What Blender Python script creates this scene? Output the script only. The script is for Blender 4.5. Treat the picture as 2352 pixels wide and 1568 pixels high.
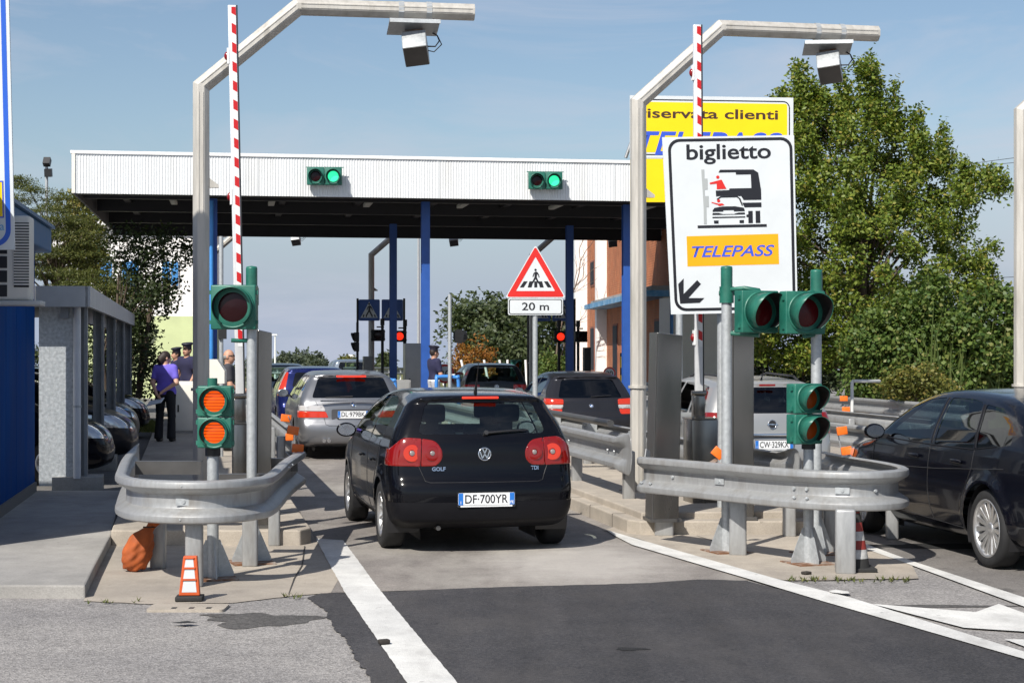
import bpy, bmesh, math, random
import numpy as np
from mathutils import Vector, Matrix
from mathutils.bvhtree import BVHTree
R = math.radians
random.seed(7)
for o in list(bpy.data.objects): bpy.data.objects.remove(o)
SC = bpy.context.scene
COL = SC.collection

# ---------------------------------------------------------------- camera
CAM_H, FPX, HOR = 1.87, 3900.0, 800.0          # eye height, focal length in px of a 2352 px wide frame, horizon row
cd = bpy.data.cameras.new('camera'); cam = bpy.data.objects.new('camera', cd); COL.objects.link(cam)
cam.location = (0, 0, CAM_H); cam.rotation_euler = (R(90), 0, 0)
cd.sensor_width = 36.0; cd.lens = 36.0 * FPX / 2352.0; cd.shift_y = (HOR - 784.0) / 2352.0
cd.clip_start = 0.1; cd.clip_end = 6000
SC.camera = cam
SC.view_settings.view_transform = 'Standard'; SC.view_settings.look = 'None'
SC.view_settings.gamma = 1; SC.view_settings.use_curve_mapping = False
SC.view_settings.exposure = 0.28
SC.cycles.use_denoising = True
SC.cycles.max_bounces = 7; SC.cycles.transparent_max_bounces = 16
SC.cycles.sample_clamp_indirect = 6.0

# ---------------------------------------------------------------- sky and sun
SUN_EL, SUN_AZ = R(43), R(29)                   # light comes from behind left, shadows run away and to the right
W = bpy.data.worlds.new('World'); SC.world = W; W.use_nodes = True
nt = W.node_tree; N = nt.nodes; L = nt.links
N.clear()
sky = N.new('ShaderNodeTexSky'); sky.sky_type = 'NISHITA'; sky.sun_disc = False
sky.sun_elevation = SUN_EL; sky.sun_rotation = SUN_AZ + math.pi
sky.air_density = 1.0; sky.dust_density = 1.0; sky.ozone_density = 1.8; sky.altitude = 0
bg = N.new('ShaderNodeBackground'); bg.inputs[1].default_value = 0.089
out = N.new('ShaderNodeOutputWorld')
tc = N.new('ShaderNodeTexCoord')
# thin cirrus: streaky noise on the sky directions, fading out of the zenith bands
mp = N.new('ShaderNodeMapping'); mp.inputs['Scale'].default_value = (1.6, 1.6, 6.5); mp.inputs['Rotation'].default_value = (0.1, 0.14, 0.3)
n1 = N.new('ShaderNodeTexNoise'); n1.inputs['Scale'].default_value = 2.6; n1.inputs['Detail'].default_value = 7; n1.inputs['Roughness'].default_value = 0.62
n1.inputs['Distortion'].default_value = 0.6
cr = N.new('ShaderNodeValToRGB'); cr.color_ramp.elements[0].position = 0.45; cr.color_ramp.elements[1].position = 0.74
cr.color_ramp.elements[0].color = (0, 0, 0, 1); cr.color_ramp.elements[1].color = (0.62, 0.62, 0.62, 1)
mix = N.new('ShaderNodeMixRGB'); mix.inputs[2].default_value = (5.6, 5.8, 6.7, 1)
L.new(tc.outputs['Generated'], mp.inputs[0]); L.new(mp.outputs[0], n1.inputs['Vector']); L.new(n1.outputs['Fac'], cr.inputs[0])
# summer haze low over the horizon, the same all round
sx = N.new('ShaderNodeSeparateXYZ'); L.new(tc.outputs['Generated'], sx.inputs[0])
hz = N.new('ShaderNodeMapRange'); hz.interpolation_type = 'SMOOTHSTEP'; hz.inputs[1].default_value = 0.0; hz.inputs[2].default_value = 0.135; hz.inputs[3].default_value = 0.92; hz.inputs[4].default_value = 0.0
L.new(sx.outputs[2], hz.inputs[0])
hm = N.new('ShaderNodeMixRGB'); hm.inputs[2].default_value = (3.8, 4.5, 5.9, 1)
L.new(hz.outputs[0], hm.inputs[0]); L.new(sky.outputs[0], hm.inputs[1])
L.new(cr.outputs[0], mix.inputs[0]); L.new(hm.outputs[0], mix.inputs[1])
L.new(mix.outputs[0], bg.inputs[0]); L.new(bg.outputs[0], out.inputs[0])
sl = bpy.data.lights.new('sun', 'SUN'); sl.energy = 5.0; sl.angle = R(0.53); sl.color = (1.0, 0.955, 0.88)
so = bpy.data.objects.new('sun', sl); COL.objects.link(so)
SUND = Vector((math.sin(SUN_AZ) * math.cos(SUN_EL), math.cos(SUN_AZ) * math.cos(SUN_EL), -math.sin(SUN_EL)))
so.rotation_euler = SUND.to_track_quat('-Z', 'Y').to_euler(); so.location = (-20, -30, 40)

# ---------------------------------------------------------------- measuring helpers
def gp(x, y, z=0.0):
    "frame position -> point on the level z"
    Y = (CAM_H - z) * FPX / (y - HOR)
    return Vector(((x - 1176.0) * Y / FPX, Y, z))
def wp(x, y, Y):
    "frame position at distance Y -> point"
    return Vector(((x - 1176.0) * Y / FPX, Y, CAM_H - (y - HOR) * Y / FPX))
def px(x, Y): return (x - 1176.0) * Y / FPX
LANE = R(10.8)
LD = Vector((-math.sin(LANE), math.cos(LANE), 0)); LR = Vector((math.cos(LANE), math.sin(LANE), 0))

# ---------------------------------------------------------------- materials
MATS = {}
def pm(name, col, rough=0.5, metal=0.0, var=0.12, scale=3.0, bump=0.0, bscale=60.0, coat=0.0, spec=0.5,
       emis=None, estr=0.0, col2=None, c2pos=(0.45, 0.7), c2scale=2.0, stretch=None, rvar=0.1, coord='Object'):
    if name in MATS: return MATS[name]
    m = bpy.data.materials.new(name); m.use_nodes = True
    t = m.node_tree; b = t.nodes['Principled BSDF']
    b.inputs['Roughness'].default_value = rough; b.inputs['Metallic'].default_value = metal
    b.inputs['Specular IOR Level'].default_value = spec
    b.inputs['Coat Weight'].default_value = coat; b.inputs['Coat Roughness'].default_value = 0.03
    c = (*col, 1)
    tc = t.nodes.new('ShaderNodeTexCoord'); mp = t.nodes.new('ShaderNodeMapping')
    t.links.new(tc.outputs[coord], mp.inputs[0])
    if stretch: mp.inputs['Scale'].default_value = stretch
    base = None
    if col2 is not None:
        n = t.nodes.new('ShaderNodeTexNoise'); n.inputs['Scale'].default_value = c2scale; n.inputs['Detail'].default_value = 8; n.inputs['Roughness'].default_value = 0.65
        t.links.new(mp.outputs[0], n.inputs['Vector'])
        r = t.nodes.new('ShaderNodeValToRGB'); r.color_ramp.elements[0].position = c2pos[0]; r.color_ramp.elements[1].position = c2pos[1]
        r.color_ramp.elements[0].color = c; r.color_ramp.elements[1].color = (*col2, 1)
        t.links.new(n.outputs['Fac'], r.inputs[0]); base = r.outputs[0]
    if var:
        n = t.nodes.new('ShaderNodeTexNoise'); n.inputs['Scale'].default_value = scale; n.inputs['Detail'].default_value = 6; n.inputs['Roughness'].default_value = 0.6
        t.links.new(mp.outputs[0], n.inputs['Vector'])
        mr = t.nodes.new('ShaderNodeMapRange'); mr.inputs[1].default_value = 0.3; mr.inputs[2].default_value = 0.7
        mr.inputs[3].default_value = 1 - var; mr.inputs[4].default_value = 1 + var
        t.links.new(n.outputs['Fac'], mr.inputs[0])
        mx = t.nodes.new('ShaderNodeMixRGB'); mx.blend_type = 'MULTIPLY'; mx.inputs[0].default_value = 1
        if base is not None: t.links.new(base, mx.inputs[1])
        else: mx.inputs[1].default_value = c
        t.links.new(mr.outputs[0], mx.inputs[2]); base = mx.outputs[0]
        if rvar:
            m2 = t.nodes.new('ShaderNodeMapRange'); m2.inputs[1].default_value = 0.3; m2.inputs[2].default_value = 0.7
            m2.inputs[3].default_value = max(0.02, rough - rvar * rough); m2.inputs[4].default_value = min(1, rough + rvar * rough)
            t.links.new(n.outputs['Fac'], m2.inputs[0]); t.links.new(m2.outputs[0], b.inputs['Roughness'])
    if base is not None: t.links.new(base, b.inputs['Base Color'])
    else: b.inputs['Base Color'].default_value = c
    if bump:
        n = t.nodes.new('ShaderNodeTexNoise'); n.inputs['Scale'].default_value = bscale; n.inputs['Detail'].default_value = 4
        t.links.new(mp.outputs[0], n.inputs['Vector'])
        bm_ = t.nodes.new('ShaderNodeBump'); bm_.inputs['Strength'].default_value = bump; bm_.inputs['Distance'].default_value = 0.02
        t.links.new(n.outputs['Fac'], bm_.inputs['Height']); t.links.new(bm_.outputs[0], b.inputs['Normal'])
    if emis is not None:
        b.inputs['Emission Color'].default_value = (*emis, 1); b.inputs['Emission Strength'].default_value = estr
    MATS[name] = m; return m

def glassmat(name, tint, ior=1.45, dark=1.0):
    if name in MATS: return MATS[name]
    m = bpy.data.materials.new(name); m.use_nodes = True; t = m.node_tree; t.nodes.clear()
    o = t.nodes.new('ShaderNodeOutputMaterial'); mx = t.nodes.new('ShaderNodeMixShader'); tr = t.nodes.new('ShaderNodeBsdfTransparent')
    gl = t.nodes.new('ShaderNodeBsdfGlossy'); lw = t.nodes.new('ShaderNodeLayerWeight'); lw.inputs[0].default_value = 0.5; fr = t.nodes.new('ShaderNodeMath'); fr.operation = 'POWER'; fr.inputs[1].default_value = 5.0; t.links.new(lw.outputs['Facing'], fr.inputs[0])
    tr.inputs[0].default_value = (*[c * dark for c in tint], 1); gl.inputs['Roughness'].default_value = 0.02
    mr = t.nodes.new('ShaderNodeMath'); mr.operation = 'MULTIPLY_ADD'; mr.inputs[1].default_value = 0.92; mr.inputs[2].default_value = 0.075
    t.links.new(fr.outputs[0], mr.inputs[0]); t.links.new(mr.outputs[0], mx.inputs[0]); t.links.new(tr.outputs[0], mx.inputs[1]); t.links.new(gl.outputs[0], mx.inputs[2])
    t.links.new(mx.outputs[0], o.inputs[0]); MATS[name] = m; return m

# ---------------------------------------------------------------- scene graph helpers
TM = {}
def tag(o, label, cat, group=None, kind=None):
    if label: o['label'] = label
    if cat: o['category'] = cat
    if group: o['group'] = group
    if kind: o['kind'] = kind
    return o
def thing(name, label, cat, loc=(0, 0, 0), rz=0.0, group=None):
    o = bpy.data.objects.new(name, None); COL.objects.link(o); o.empty_display_size = 0.2
    o.location = loc; o.rotation_euler = (0, 0, rz)
    TM[o.name] = Matrix.Translation(Vector(loc)) @ Matrix.Rotation(rz, 4, 'Z')
    return tag(o, label, cat, group)
def copy_tree(o, parent=None):
    c = o.copy(); COL.objects.link(c)
    if parent is not None:
        c.parent = parent
        for k in ('label', 'category', 'group'):
            pass
    TM[c.name] = TM.get(o.name, Matrix())
    for ch in list(o.children): copy_tree(ch, c)
    return c
def place(o, loc, rz, label=None):
    o.location = loc; o.rotation_euler = (0, 0, rz)
    if label: o['label'] = label
    return o

class MB:
    "collects simple shapes and links them as one mesh object"
    def __init__(s): s.v = []; s.f = []; s.sm = []
    def add(s, vs, fs, smooth=False, M=None):
        b = len(s.v)
        if M is not None: vs = [M @ Vector(v) for v in vs]
        s.v += [tuple(v) for v in vs]
        s.f += [tuple(i + b for i in f) for f in fs]; s.sm += [smooth] * len(fs); return s
    def box(s, c, d, M=None, bev=0.0):
        x, y, z = c; a, b, h = d[0] / 2, d[1] / 2, d[2] / 2
        if bev <= 0:
            vs = [(x + i * a, y + j * b, z + k * h) for i in (-1, 1) for j in (-1, 1) for k in (-1, 1)]
            return s.add(vs, [(0, 1, 3, 2), (4, 6, 7, 5), (0, 4, 5, 1), (2, 3, 7, 6), (0, 2, 6, 4), (1, 5, 7, 3)], M=M)
        bm = bmesh.new(); bmesh.ops.create_cube(bm, size=1)
        for v in bm.verts: v.co = Vector((x + v.co.x * d[0], y + v.co.y * d[1], z + v.co.z * d[2]))
        bmesh.ops.bevel(bm, geom=list(bm.edges), offset=bev, segments=2, affect='EDGES', profile=0.6)
        bm.verts.index_update()
        s.add([v.co.copy() for v in bm.verts], [tuple(v.index for v in f.verts) for f in bm.faces], True, M); bm.free(); return s
    def cyl(s, p0, p1, r0, r1=None, n=16, cap=True, M=None, smooth=True):
        r1 = r0 if r1 is None else r1; p0, p1 = Vector(p0), Vector(p1); ax = (p1 - p0).normalized()
        u = ax.orthogonal().normalized(); w = ax.cross(u)
        vs = []
        for p, r in ((p0, r0), (p1, r1)):
            for i in range(n):
                t = 2 * math.pi * (i + 0.5) / n; vs.append(p + (u * math.cos(t) + w * math.sin(t)) * r)
        s.add(vs, [(i, (i + 1) % n, n + (i + 1) % n, n + i) for i in range(n)], smooth, M)
        if cap: s.add(vs, [tuple(range(n - 1, -1, -1)), tuple(range(n, 2 * n))], False, M)
        return s
    def tube(s, pts, r, n=8, M=None):
        pts = [Vector(p) for p in pts]; rs = r if isinstance(r, (list, tuple)) else [r] * len(pts)
        vs = []; u = None
        for i, p in enumerate(pts):
            t = (pts[min(i + 1, len(pts) - 1)] - pts[max(i - 1, 0)]).normalized()
            u = t.orthogonal().normalized() if u is None else (u - t * u.dot(t)).normalized()
            w = t.cross(u)
            for k in range(n):
                a = 2 * math.pi * k / n; vs.append(p + (u * math.cos(a) + w * math.sin(a)) * rs[i])
        fs = [(i * n + k, i * n + (k + 1) % n, (i + 1) * n + (k + 1) % n, (i + 1) * n + k) for i in range(len(pts) - 1) for k in range(n)]
        s.add(vs, fs, True, M); m = len(vs)
        return s.add(vs, [tuple(range(n - 1, -1, -1)), tuple(range(m - n, m))], False, M)
    def prism(s, poly, h0, h1, M=None):
        "polygon in local xy extruded in z"
        n = len(poly); vs = [(p[0], p[1], h0) for p in poly] + [(p[0], p[1], h1) for p in poly]
        return s.add(vs, [tuple(range(n - 1, -1, -1)), tuple(range(n, 2 * n))] + [(i, (i + 1) % n, n + (i + 1) % n, n + i) for i in range(n)], False, M)
    def lathe(s, prof, n=32, M=None, closed=False):
        "profile (r, z) turned about local z"
        vs = [(r * math.cos(2 * math.pi * k / n), r * math.sin(2 * math.pi * k / n), z) for r, z in prof for k in range(n)]
        m = len(prof); rng = range(m if closed else m - 1)
        return s.add(vs, [(i * n + k, i * n + (k + 1) % n, ((i + 1) % m) * n + (k + 1) % n, ((i + 1) % m) * n + k) for i in rng for k in range(n)], True, M)
    def build(s, name, mat, parent=None, world=False, bevel=0.0, autos=None):
        me = bpy.data.meshes.new(name); vs = s.v
        if world and parent is not None:
            Mi = TM[parent.name].inverted(); vs = [tuple(Mi @ Vector(v)) for v in vs]
        me.from_pydata(vs, [], s.f); me.update()
        if any(s.sm): me.polygons.foreach_set('use_smooth', s.sm)
        o = bpy.data.objects.new(name, me); COL.objects.link(o)
        if mat: me.materials.append(mat)
        if parent is not None:
            o.parent = parent; TM[o.name] = TM[parent.name]
        else: TM[o.name] = Matrix()
        if bevel:
            b = o.modifiers.new('bevel', 'BEVEL'); b.width = bevel; b.segments = 2; b.limit_method = 'ANGLE'; b.angle_limit = R(40)
        return o

def frame(o, x, z=None):
    "matrix with origin o, local x along x, local z along z"
    x = Vector(x).normalized(); z = Vector(z if z is not None else (0, 0, 1)); y = z.cross(x).normalized(); z = x.cross(y)
    return Matrix(((x.x, y.x, z.x, o[0]), (x.y, y.y, z.y, o[1]), (x.z, y.z, z.z, o[2]), (0, 0, 0, 1)))
def rrect(x0, y0, x1, y1, r, n=5):
    p = []
    for cx, cy, a in ((x1 - r, y1 - r, 0), (x0 + r, y1 - r, 90), (x0 + r, y0 + r, 180), (x1 - r, y0 + r, 270)):
        for i in range(n + 1):
            t = R(a + 90 * i / n); p.append((cx + r * math.cos(t), cy + r * math.sin(t)))
    return p
def ring2d(outer, inner, h0, h1, mb, M=None):
    n = len(outer)
    vs = [(p[0], p[1], h1) for p in outer] + [(p[0], p[1], h1) for p in inner]
    mb.add(vs, [(i, (i + 1) % n, n + (i + 1) % n, n + i) for i in range(n)], False, M)
    vs = [(p[0], p[1], h0) for p in outer] + [(p[0], p[1], h1) for p in outer]
    mb.add(vs, [(i, (i + 1) % n, n + (i + 1) % n, n + i) for i in range(n)], False, M)

def lettering(s, h, mat, parent, M, width=None, bold=0.0, shear=0.0, depth=0.002, name='lettering', align='CENTER'):
    "text as a thin mesh; M places local xy; h = height of capitals; width = total width"
    if not s: return None
    c = bpy.data.curves.new('tmp', 'FONT'); c.body = s; c.size = 1.0; c.extrude = 0.0; c.offset = bold; c.shear = shear; c.resolution_u = 4
    o = bpy.data.objects.new('tmp', c); COL.objects.link(o)
    dg = bpy.context.evaluated_depsgraph_get(); me = bpy.data.meshes.new_from_object(o.evaluated_get(dg))
    bpy.data.objects.remove(o); bpy.data.curves.remove(c)
    co = np.array([v.co[:] for v in me.vertices])
    x0, x1 = co[:, 0].min(), co[:, 0].max()
    k = h / 0.70; kx = k if width is None else width / (x1 - x0)
    off = {'CENTER': (x0 + x1) / 2, 'LEFT': x0, 'RIGHT': x1}[align]
    Mi = TM[parent.name].inverted() @ M
    for v in me.vertices: v.co = Mi @ Vector(((v.co.x - off) * kx, v.co.y * k, depth))
    me.name = name; me.materials.clear(); me.materials.append(mat)
    ob = bpy.data.objects.new(name, me); COL.objects.link(ob); ob.parent = parent; TM[ob.name] = TM[parent.name]
    return ob
def struct(name, mb, mat, label=None):
    o = mb.build(name, mat); o['kind'] = 'structure'
    if label: o['label'] = label
    return o
# ================================================================ ground
def asphalt(name, dark, light, stain, fine=90.0, speck=0.5, bump=0.5, patch=None, stain_pos=(0.52, 0.72), stain_scale=0.9, rough=0.85, tracks=0.0):
    if name in MATS: return MATS[name]
    m = bpy.data.materials.new(name); m.use_nodes = True; t = m.node_tree; b = t.nodes['Principled BSDF']; nd = t.nodes; lk = t.links
    tc = nd.new('ShaderNodeTexCoord')
    def noise(scale, detail, rg=0.6, vec=None):
        n = nd.new('ShaderNodeTexNoise'); n.inputs['Scale'].default_value = scale; n.inputs['Detail'].default_value = detail; n.inputs['Roughness'].default_value = rg
        lk.new(vec or tc.outputs['Object'], n.inputs['Vector']); return n.outputs['Fac']
    def ramp(f, p0, c0, p1, c1):
        r = nd.new('ShaderNodeValToRGB'); r.color_ramp.elements[0].position = p0; r.color_ramp.elements[1].position = p1
        r.color_ramp.elements[0].color = (*c0, 1); r.color_ramp.elements[1].color = (*c1, 1); lk.new(f, r.inputs[0]); return r.outputs[0]
    def mixc(fac, a, bb, mode='MIX'):
        x = nd.new('ShaderNodeMixRGB'); x.blend_type = mode
        for s, v in ((0, fac), (1, a), (2, bb)):
            if hasattr(v, 'is_linked'): lk.new(v, x.inputs[s])
            else: x.inputs[s].default_value = v if s == 0 else (*v, 1)
        return x.outputs[0]
    vo = nd.new('ShaderNodeTexVoronoi'); vo.inputs['Scale'].default_value = fine; lk.new(tc.outputs['Object'], vo.inputs['Vector'])
    sp = nd.new('ShaderNodeSeparateColor'); lk.new(vo.outputs['Color'], sp.inputs[0])
    base = ramp(sp.outputs[0], 0.1, dark, 0.95, light)
    base = mixc(1.0 - speck, base, tuple((a + c) / 2 for a, c in zip(dark, light)))
    big = ramp(noise(0.35, 5), 0.35, (0.82, 0.82, 0.83), 0.68, (1.16, 1.15, 1.12)); base = mixc(1.0, base, big, 'MULTIPLY')
    mid = ramp(noise(4.0, 6), 0.3, (0.88,) * 3, 0.7, (1.1,) * 3); base = mixc(1.0, base, mid, 'MULTIPLY')
    mp = nd.new('ShaderNodeMapping'); mp.inputs['Scale'].default_value = (1.0, 0.45, 1.0); lk.new(tc.outputs['Object'], mp.inputs[0])
    st = ramp(noise(stain_scale, 7, 0.7, mp.outputs[0]), stain_pos[0], (0, 0, 0), stain_pos[1], (1, 1, 1)); base = mixc(st, base, mixc(0.75, base, stain))
    spots = ramp(noise(9.0, 3, 0.5), 0.70, (0, 0, 0), 0.74, (1, 1, 1)); base = mixc(spots, base, mixc(0.55, base, tuple(c * 0.35 for c in dark)))
    if tracks:                      # long wear streaks along the lane
        m3 = nd.new('ShaderNodeMapping'); m3.inputs['Rotation'].default_value = (0, 0, -LANE if patch is not None else R(24)); m3.inputs['Scale'].default_value = (2.4, .10, 1); lk.new(tc.outputs['Object'], m3.inputs[0])
        tk = ramp(noise(1.0, 4, .5, m3.outputs[0]), .35, (1 - tracks,) * 3, .68, (1 + tracks,) * 3); base = mixc(1.0, base, tk, 'MULTIPLY')
    if patch is not None:           # polished pale patch with its own shape
        cx_, cy_, rx_, ry_, pc_ = patch; m4 = nd.new('ShaderNodeMapping'); m4.inputs['Location'].default_value = (-cx_ / rx_, -cy_ / ry_, 0); m4.inputs['Scale'].default_value = (1 / rx_, 1 / ry_, 0); lk.new(tc.outputs['Object'], m4.inputs[0])
        ln = nd.new('ShaderNodeVectorMath'); ln.operation = 'LENGTH'; lk.new(m4.outputs[0], ln.inputs[0]); ad = nd.new('ShaderNodeMath'); ad.operation = 'ADD'; lk.new(ln.outputs['Value'], ad.inputs[0]); lk.new(noise(2.2, 6, .65), ad.inputs[1])
        pf = ramp(ad.outputs[0], .55, (.85,) * 3, 1.0, (0, 0, 0)); pf.node.color_ramp.elements[1].position = 1.0
        dv = nd.new('ShaderNodeMath'); dv.operation = 'MULTIPLY'; dv.inputs[1].default_value = .62; lk.new(ad.outputs[0], dv.inputs[0]); lk.new(dv.outputs[0], pf.node.inputs[0])
        base = mixc(pf, base, mixc(.5, base, pc_))
    lk.new(base, b.inputs['Base Color']); b.inputs['Roughness'].default_value = rough; b.inputs['Specular IOR Level'].default_value = 0.35
    bp = nd.new('ShaderNodeBump'); bp.inputs['Strength'].default_value = bump; bp.inputs['Distance'].default_value = 0.008
    lk.new(vo.outputs['Distance'], bp.inputs['Height']); lk.new(bp.outputs[0], b.inputs['Normal'])
    MATS[name] = m; return m
A_old = asphalt('asphalt_old', (0.12, 0.114, 0.112), (0.42, 0.40, 0.385), (0.06, 0.057, 0.055), fine=75, speck=0.58, bump=0.7, stain_pos=(0.58, 0.78))
A_lane = asphalt('asphalt_lane', (0.15, 0.135, 0.125), (0.29, 0.265, 0.245), (0.40, 0.375, 0.335), fine=120, speck=0.6, bump=0.4, stain_pos=(0.46, 0.66), stain_scale=0.55, tracks=.10, patch=(.62, 14.9, .95, 1.7, (.62, .585, .54)))
A_new = asphalt('asphalt_new', (0.026, 0.026, 0.030), (0.075, 0.072, 0.075), (0.085, 0.078, 0.075), fine=95, speck=0.85, bump=0.6, stain_pos=(0.45, 0.75), tracks=.16)
A_right = asphalt('asphalt_right', (0.11, 0.10, 0.095), (0.25, 0.235, 0.22), (0.035, 0.033, 0.032), fine=110, speck=0.5, bump=0.4, stain_pos=(0.54, 0.64), stain_scale=1.3)
CONC = asphalt('concrete', (0.31, 0.272, 0.228), (0.445, 0.40, 0.342), (0.20, 0.178, 0.155), fine=140, speck=0.45, bump=0.25, stain_pos=(0.5, 0.78), stain_scale=1.2, rough=0.9)
CONC2 = asphalt('concrete_grey', (0.27, 0.26, 0.245), (0.40, 0.385, 0.36), (0.17, 0.165, 0.155), fine=120, speck=0.4, bump=0.25, stain_pos=(0.5, 0.75), rough=0.9)
PAINT = asphalt('road_paint', (0.54, 0.535, 0.52), (0.70, 0.695, 0.67), (0.33, 0.32, 0.30), fine=130, speck=0.6, bump=0.3, stain_pos=(0.50, 0.78), stain_scale=2.6, rough=0.75)
FIELD = asphalt('field_soil', (0.10, 0.11, 0.035), (0.20, 0.19, 0.07), (0.07, 0.10, 0.03), fine=3, speck=0.4, bump=0.2)

def FALL(Y): return -max(0.0, Y - 70.0) * 0.0125      # beyond the plaza the land drops gently
mb = MB()
ys = [-40, 70, 90, 120, 200, 400, 900, 2500, 5000]; xs = [-3000, -400, -60, 60, 400, 3000]
for y in ys:
    for x in xs: mb.v.append((x, y, FALL(y)))
for j in range(len(ys) - 1):
    for i in range(len(xs) - 1):
        a = j * len(xs) + i; mb.f.append((a, a + 1, a + 1 + len(xs), a + len(xs))); mb.sm.append(False)
struct('ground', mb, A_old, 'grey worn asphalt of the toll plaza')
mb = MB()
ys2 = [88, 120, 200, 400, 900, 2500, 4900]
for y in ys2:
    for x in (-2900, -60, 60, 2900): mb.v.append((x, y, FALL(y) + 0.05))
for j in range(len(ys2) - 1):
    for i in range(3):
        a = j * 4 + i; mb.f.append((a, a + 1, a + 5, a + 4)); mb.sm.append(False)
struct('field', mb, FIELD, 'flat farmland beyond the toll plaza')

def flat(name, pts, z, mat, label=None, kind='structure'):
    mb = MB(); mb.add([(p[0], p[1], z) for p in pts], [tuple(range(len(pts)))])
    bm = bmesh.new(); vs = [bm.verts.new(v) for v in mb.v]; bm.faces.new(vs); bmesh.ops.recalc_face_normals(bm, faces=bm.faces)
    bmesh.ops.triangulate(bm, faces=bm.faces, ngon_method='EAR_CLIP')
    for f in bm.faces:
        if f.normal.z < 0: f.normal_flip()
    me = bpy.data.meshes.new(name); bm.to_mesh(me); bm.free(); me.materials.append(mat)
    o = bpy.data.objects.new(name, me); COL.objects.link(o); o['kind'] = kind
    if label: o['label'] = label
    TM[o.name] = Matrix(); return o
def rough_edge(pts, amp, step=0.12, seed=1):
    rnd = random.Random(seed); out = []
    for a, b in zip(pts[:-1], pts[1:]):
        n = max(1, int((b - a).length / step)); d = (b - a).normalized(); nn = Vector((-d.y, d.x, 0))
        for i in range(n): out.append(a + (b - a) * (i / n) + nn * rnd.uniform(-amp, amp) * (i > 0))
    out.append(pts[-1]); return out
G = lambda *ps: [gp(x, y) for x, y in ps]
# toll lane (between the islands), old smooth asphalt
lane = G((737, 1362), (715, 1253)) + [gp(715, 1253) + LD * 48] + [gp(1440, 1225) + LD * 48, gp(1440, 1225)] + G((1452, 1246), (1745, 1332), (1600, 1338))
flat('lane_road', lane, 0.004, A_lane, 'smooth grey asphalt of the toll lane')
# new dark asphalt in front
top = rough_edge(G((705, 1374), (737, 1364), (896, 1360), (1097, 1351), (1494, 1340), (1605, 1332), (1740, 1335)), 0.012, 0.09, 3)
left = rough_edge(list(reversed(G((705, 1374), (745, 1400), (765, 1440), (800, 1476), (813, 1510), (840, 1545), (862, 1600), (900, 1800), (930, 2300)))), 0.016, 0.05, 5)
right = G((1900, 1382), (2352, 1510)) + [Vector((9.0, 8.0, 0)), Vector((9.0, 4.5, 0))]
flat('new_asphalt', top[:-1] + right + left[:-1], 0.008, A_new, 'dark fresh asphalt in front of the toll lane')
# right lane asphalt under the black saloon
r0 = gp(1995, 1256)
flat('side_road', G((1995, 1260), (2092, 1296), (2352, 1388), (2500, 1440)) + [Vector((12, 11, 0)), Vector((12, 12, 0)) + LD * 55, r0 + LD * 48], 0.004, A_right, 'oil stained asphalt of the right toll lane')
# concrete aprons round the barrier noses
ap = rough_edge(G((192, 1381), (345, 1388), (540, 1385), (682, 1368), (760, 1362)), 0.012, 0.1, 9) + G((778, 1330), (716, 1225), (250, 1225))
flat('left_apron', ap, 0.006, CONC, 'pale concrete apron of the left toll island')
ap = G((1385, 1219), (1465, 1238), (1600, 1284), (1740, 1322), (1800, 1334)) + rough_edge(G((1800, 1334), (1950, 1333), (2110, 1330)), 0.03, 0.08, 4)[1:] + G((2095, 1300), (1985, 1252), (1965, 1205), (1450, 1200))
flat('right_apron', ap, 0.010, CONC, 'pale concrete apron of the middle toll island')
# painted lines
flat('left_line', rough_edge(G((725, 1239), (791, 1362), (932, 1568), (1080, 1790)), 0.003, 0.08, 2) + rough_edge(G((1222, 1790), (1047, 1568), (874, 1360), (788, 1243)), 0.003, 0.08, 6), 0.014, PAINT, 'wide white edge line left of the lane')
flat('middle_line', G((1392, 1219), (1452, 1237), (1777, 1331), (1950, 1375), (2352, 1501), (2700, 1610)) + G((2700, 1632), (2352, 1518), (1892, 1385), (1720, 1333), (1452, 1254), (1410, 1232)), 0.016, PAINT, 'long white edge line right of the lane')
flat('right_line', G((1984, 1250), (2095, 1291), (2352, 1375), (2600, 1455)) + G((2600, 1484), (2352, 1396), (2087, 1298), (1986, 1262)), 0.014, PAINT, 'white edge line beside the black saloon')
flat('chevron_line', G((2003, 1390), (2241, 1409), (2294, 1390), (2352, 1411), (2480, 1455), (2500, 1480), (2352, 1454), (2214, 1445)), 0.014, PAINT, 'white painted chevron between the two edge lines')
flat('second_chevron_line', G((2306, 1471), (2400, 1474), (2500, 1500), (2400, 1495), (2352, 1488)), 0.014, PAINT, 'tip of a second white chevron at the frame edge')

# raised islands
def slab(name, pts, z0, z1, mat, label, bev=0.015):
    mb = MB(); mb.prism([(p[0], p[1]) for p in pts], z0, z1)
    bm = bmesh.new(); vs = [bm.verts.new(v) for v in mb.v]
    for f in mb.f: bm.faces.new([vs[i] for i in f])
    bmesh.ops.recalc_face_normals(bm, faces=bm.faces)
    me = bpy.data.meshes.new(name); bm.to_mesh(me); bm.free(); me.materials.append(mat)
    o = bpy.data.objects.new(name, me); COL.objects.link(o); o['kind'] = 'structure'; o['label'] = label; TM[o.name] = Matrix()
    b = o.modifiers.new('bevel', 'BEVEL'); b.width = bev; b.segments = 2; b.limit_method = 'ANGLE'
    return o
p = [gp(255, 1253), gp(690, 1253), gp(714, 1247)]
slab('left_island_pavement', [p[0], p[1], p[2], p[2] + LD * 47, p[0] + LD * 47], -0.05, 0.150, CONC, 'raised concrete walkway of the left toll island')
q = [gp(1440, 1225), gp(1470, 1229), gp(1965, 1229), gp(1998, 1222)]
slab('middle_island_pavement', [q[0] + LD * 47, q[0], q[1], q[2], q[3], q[3] + LD * 47], -0.05, 0.145, CONC, 'raised concrete island between the two toll lanes')
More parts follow.
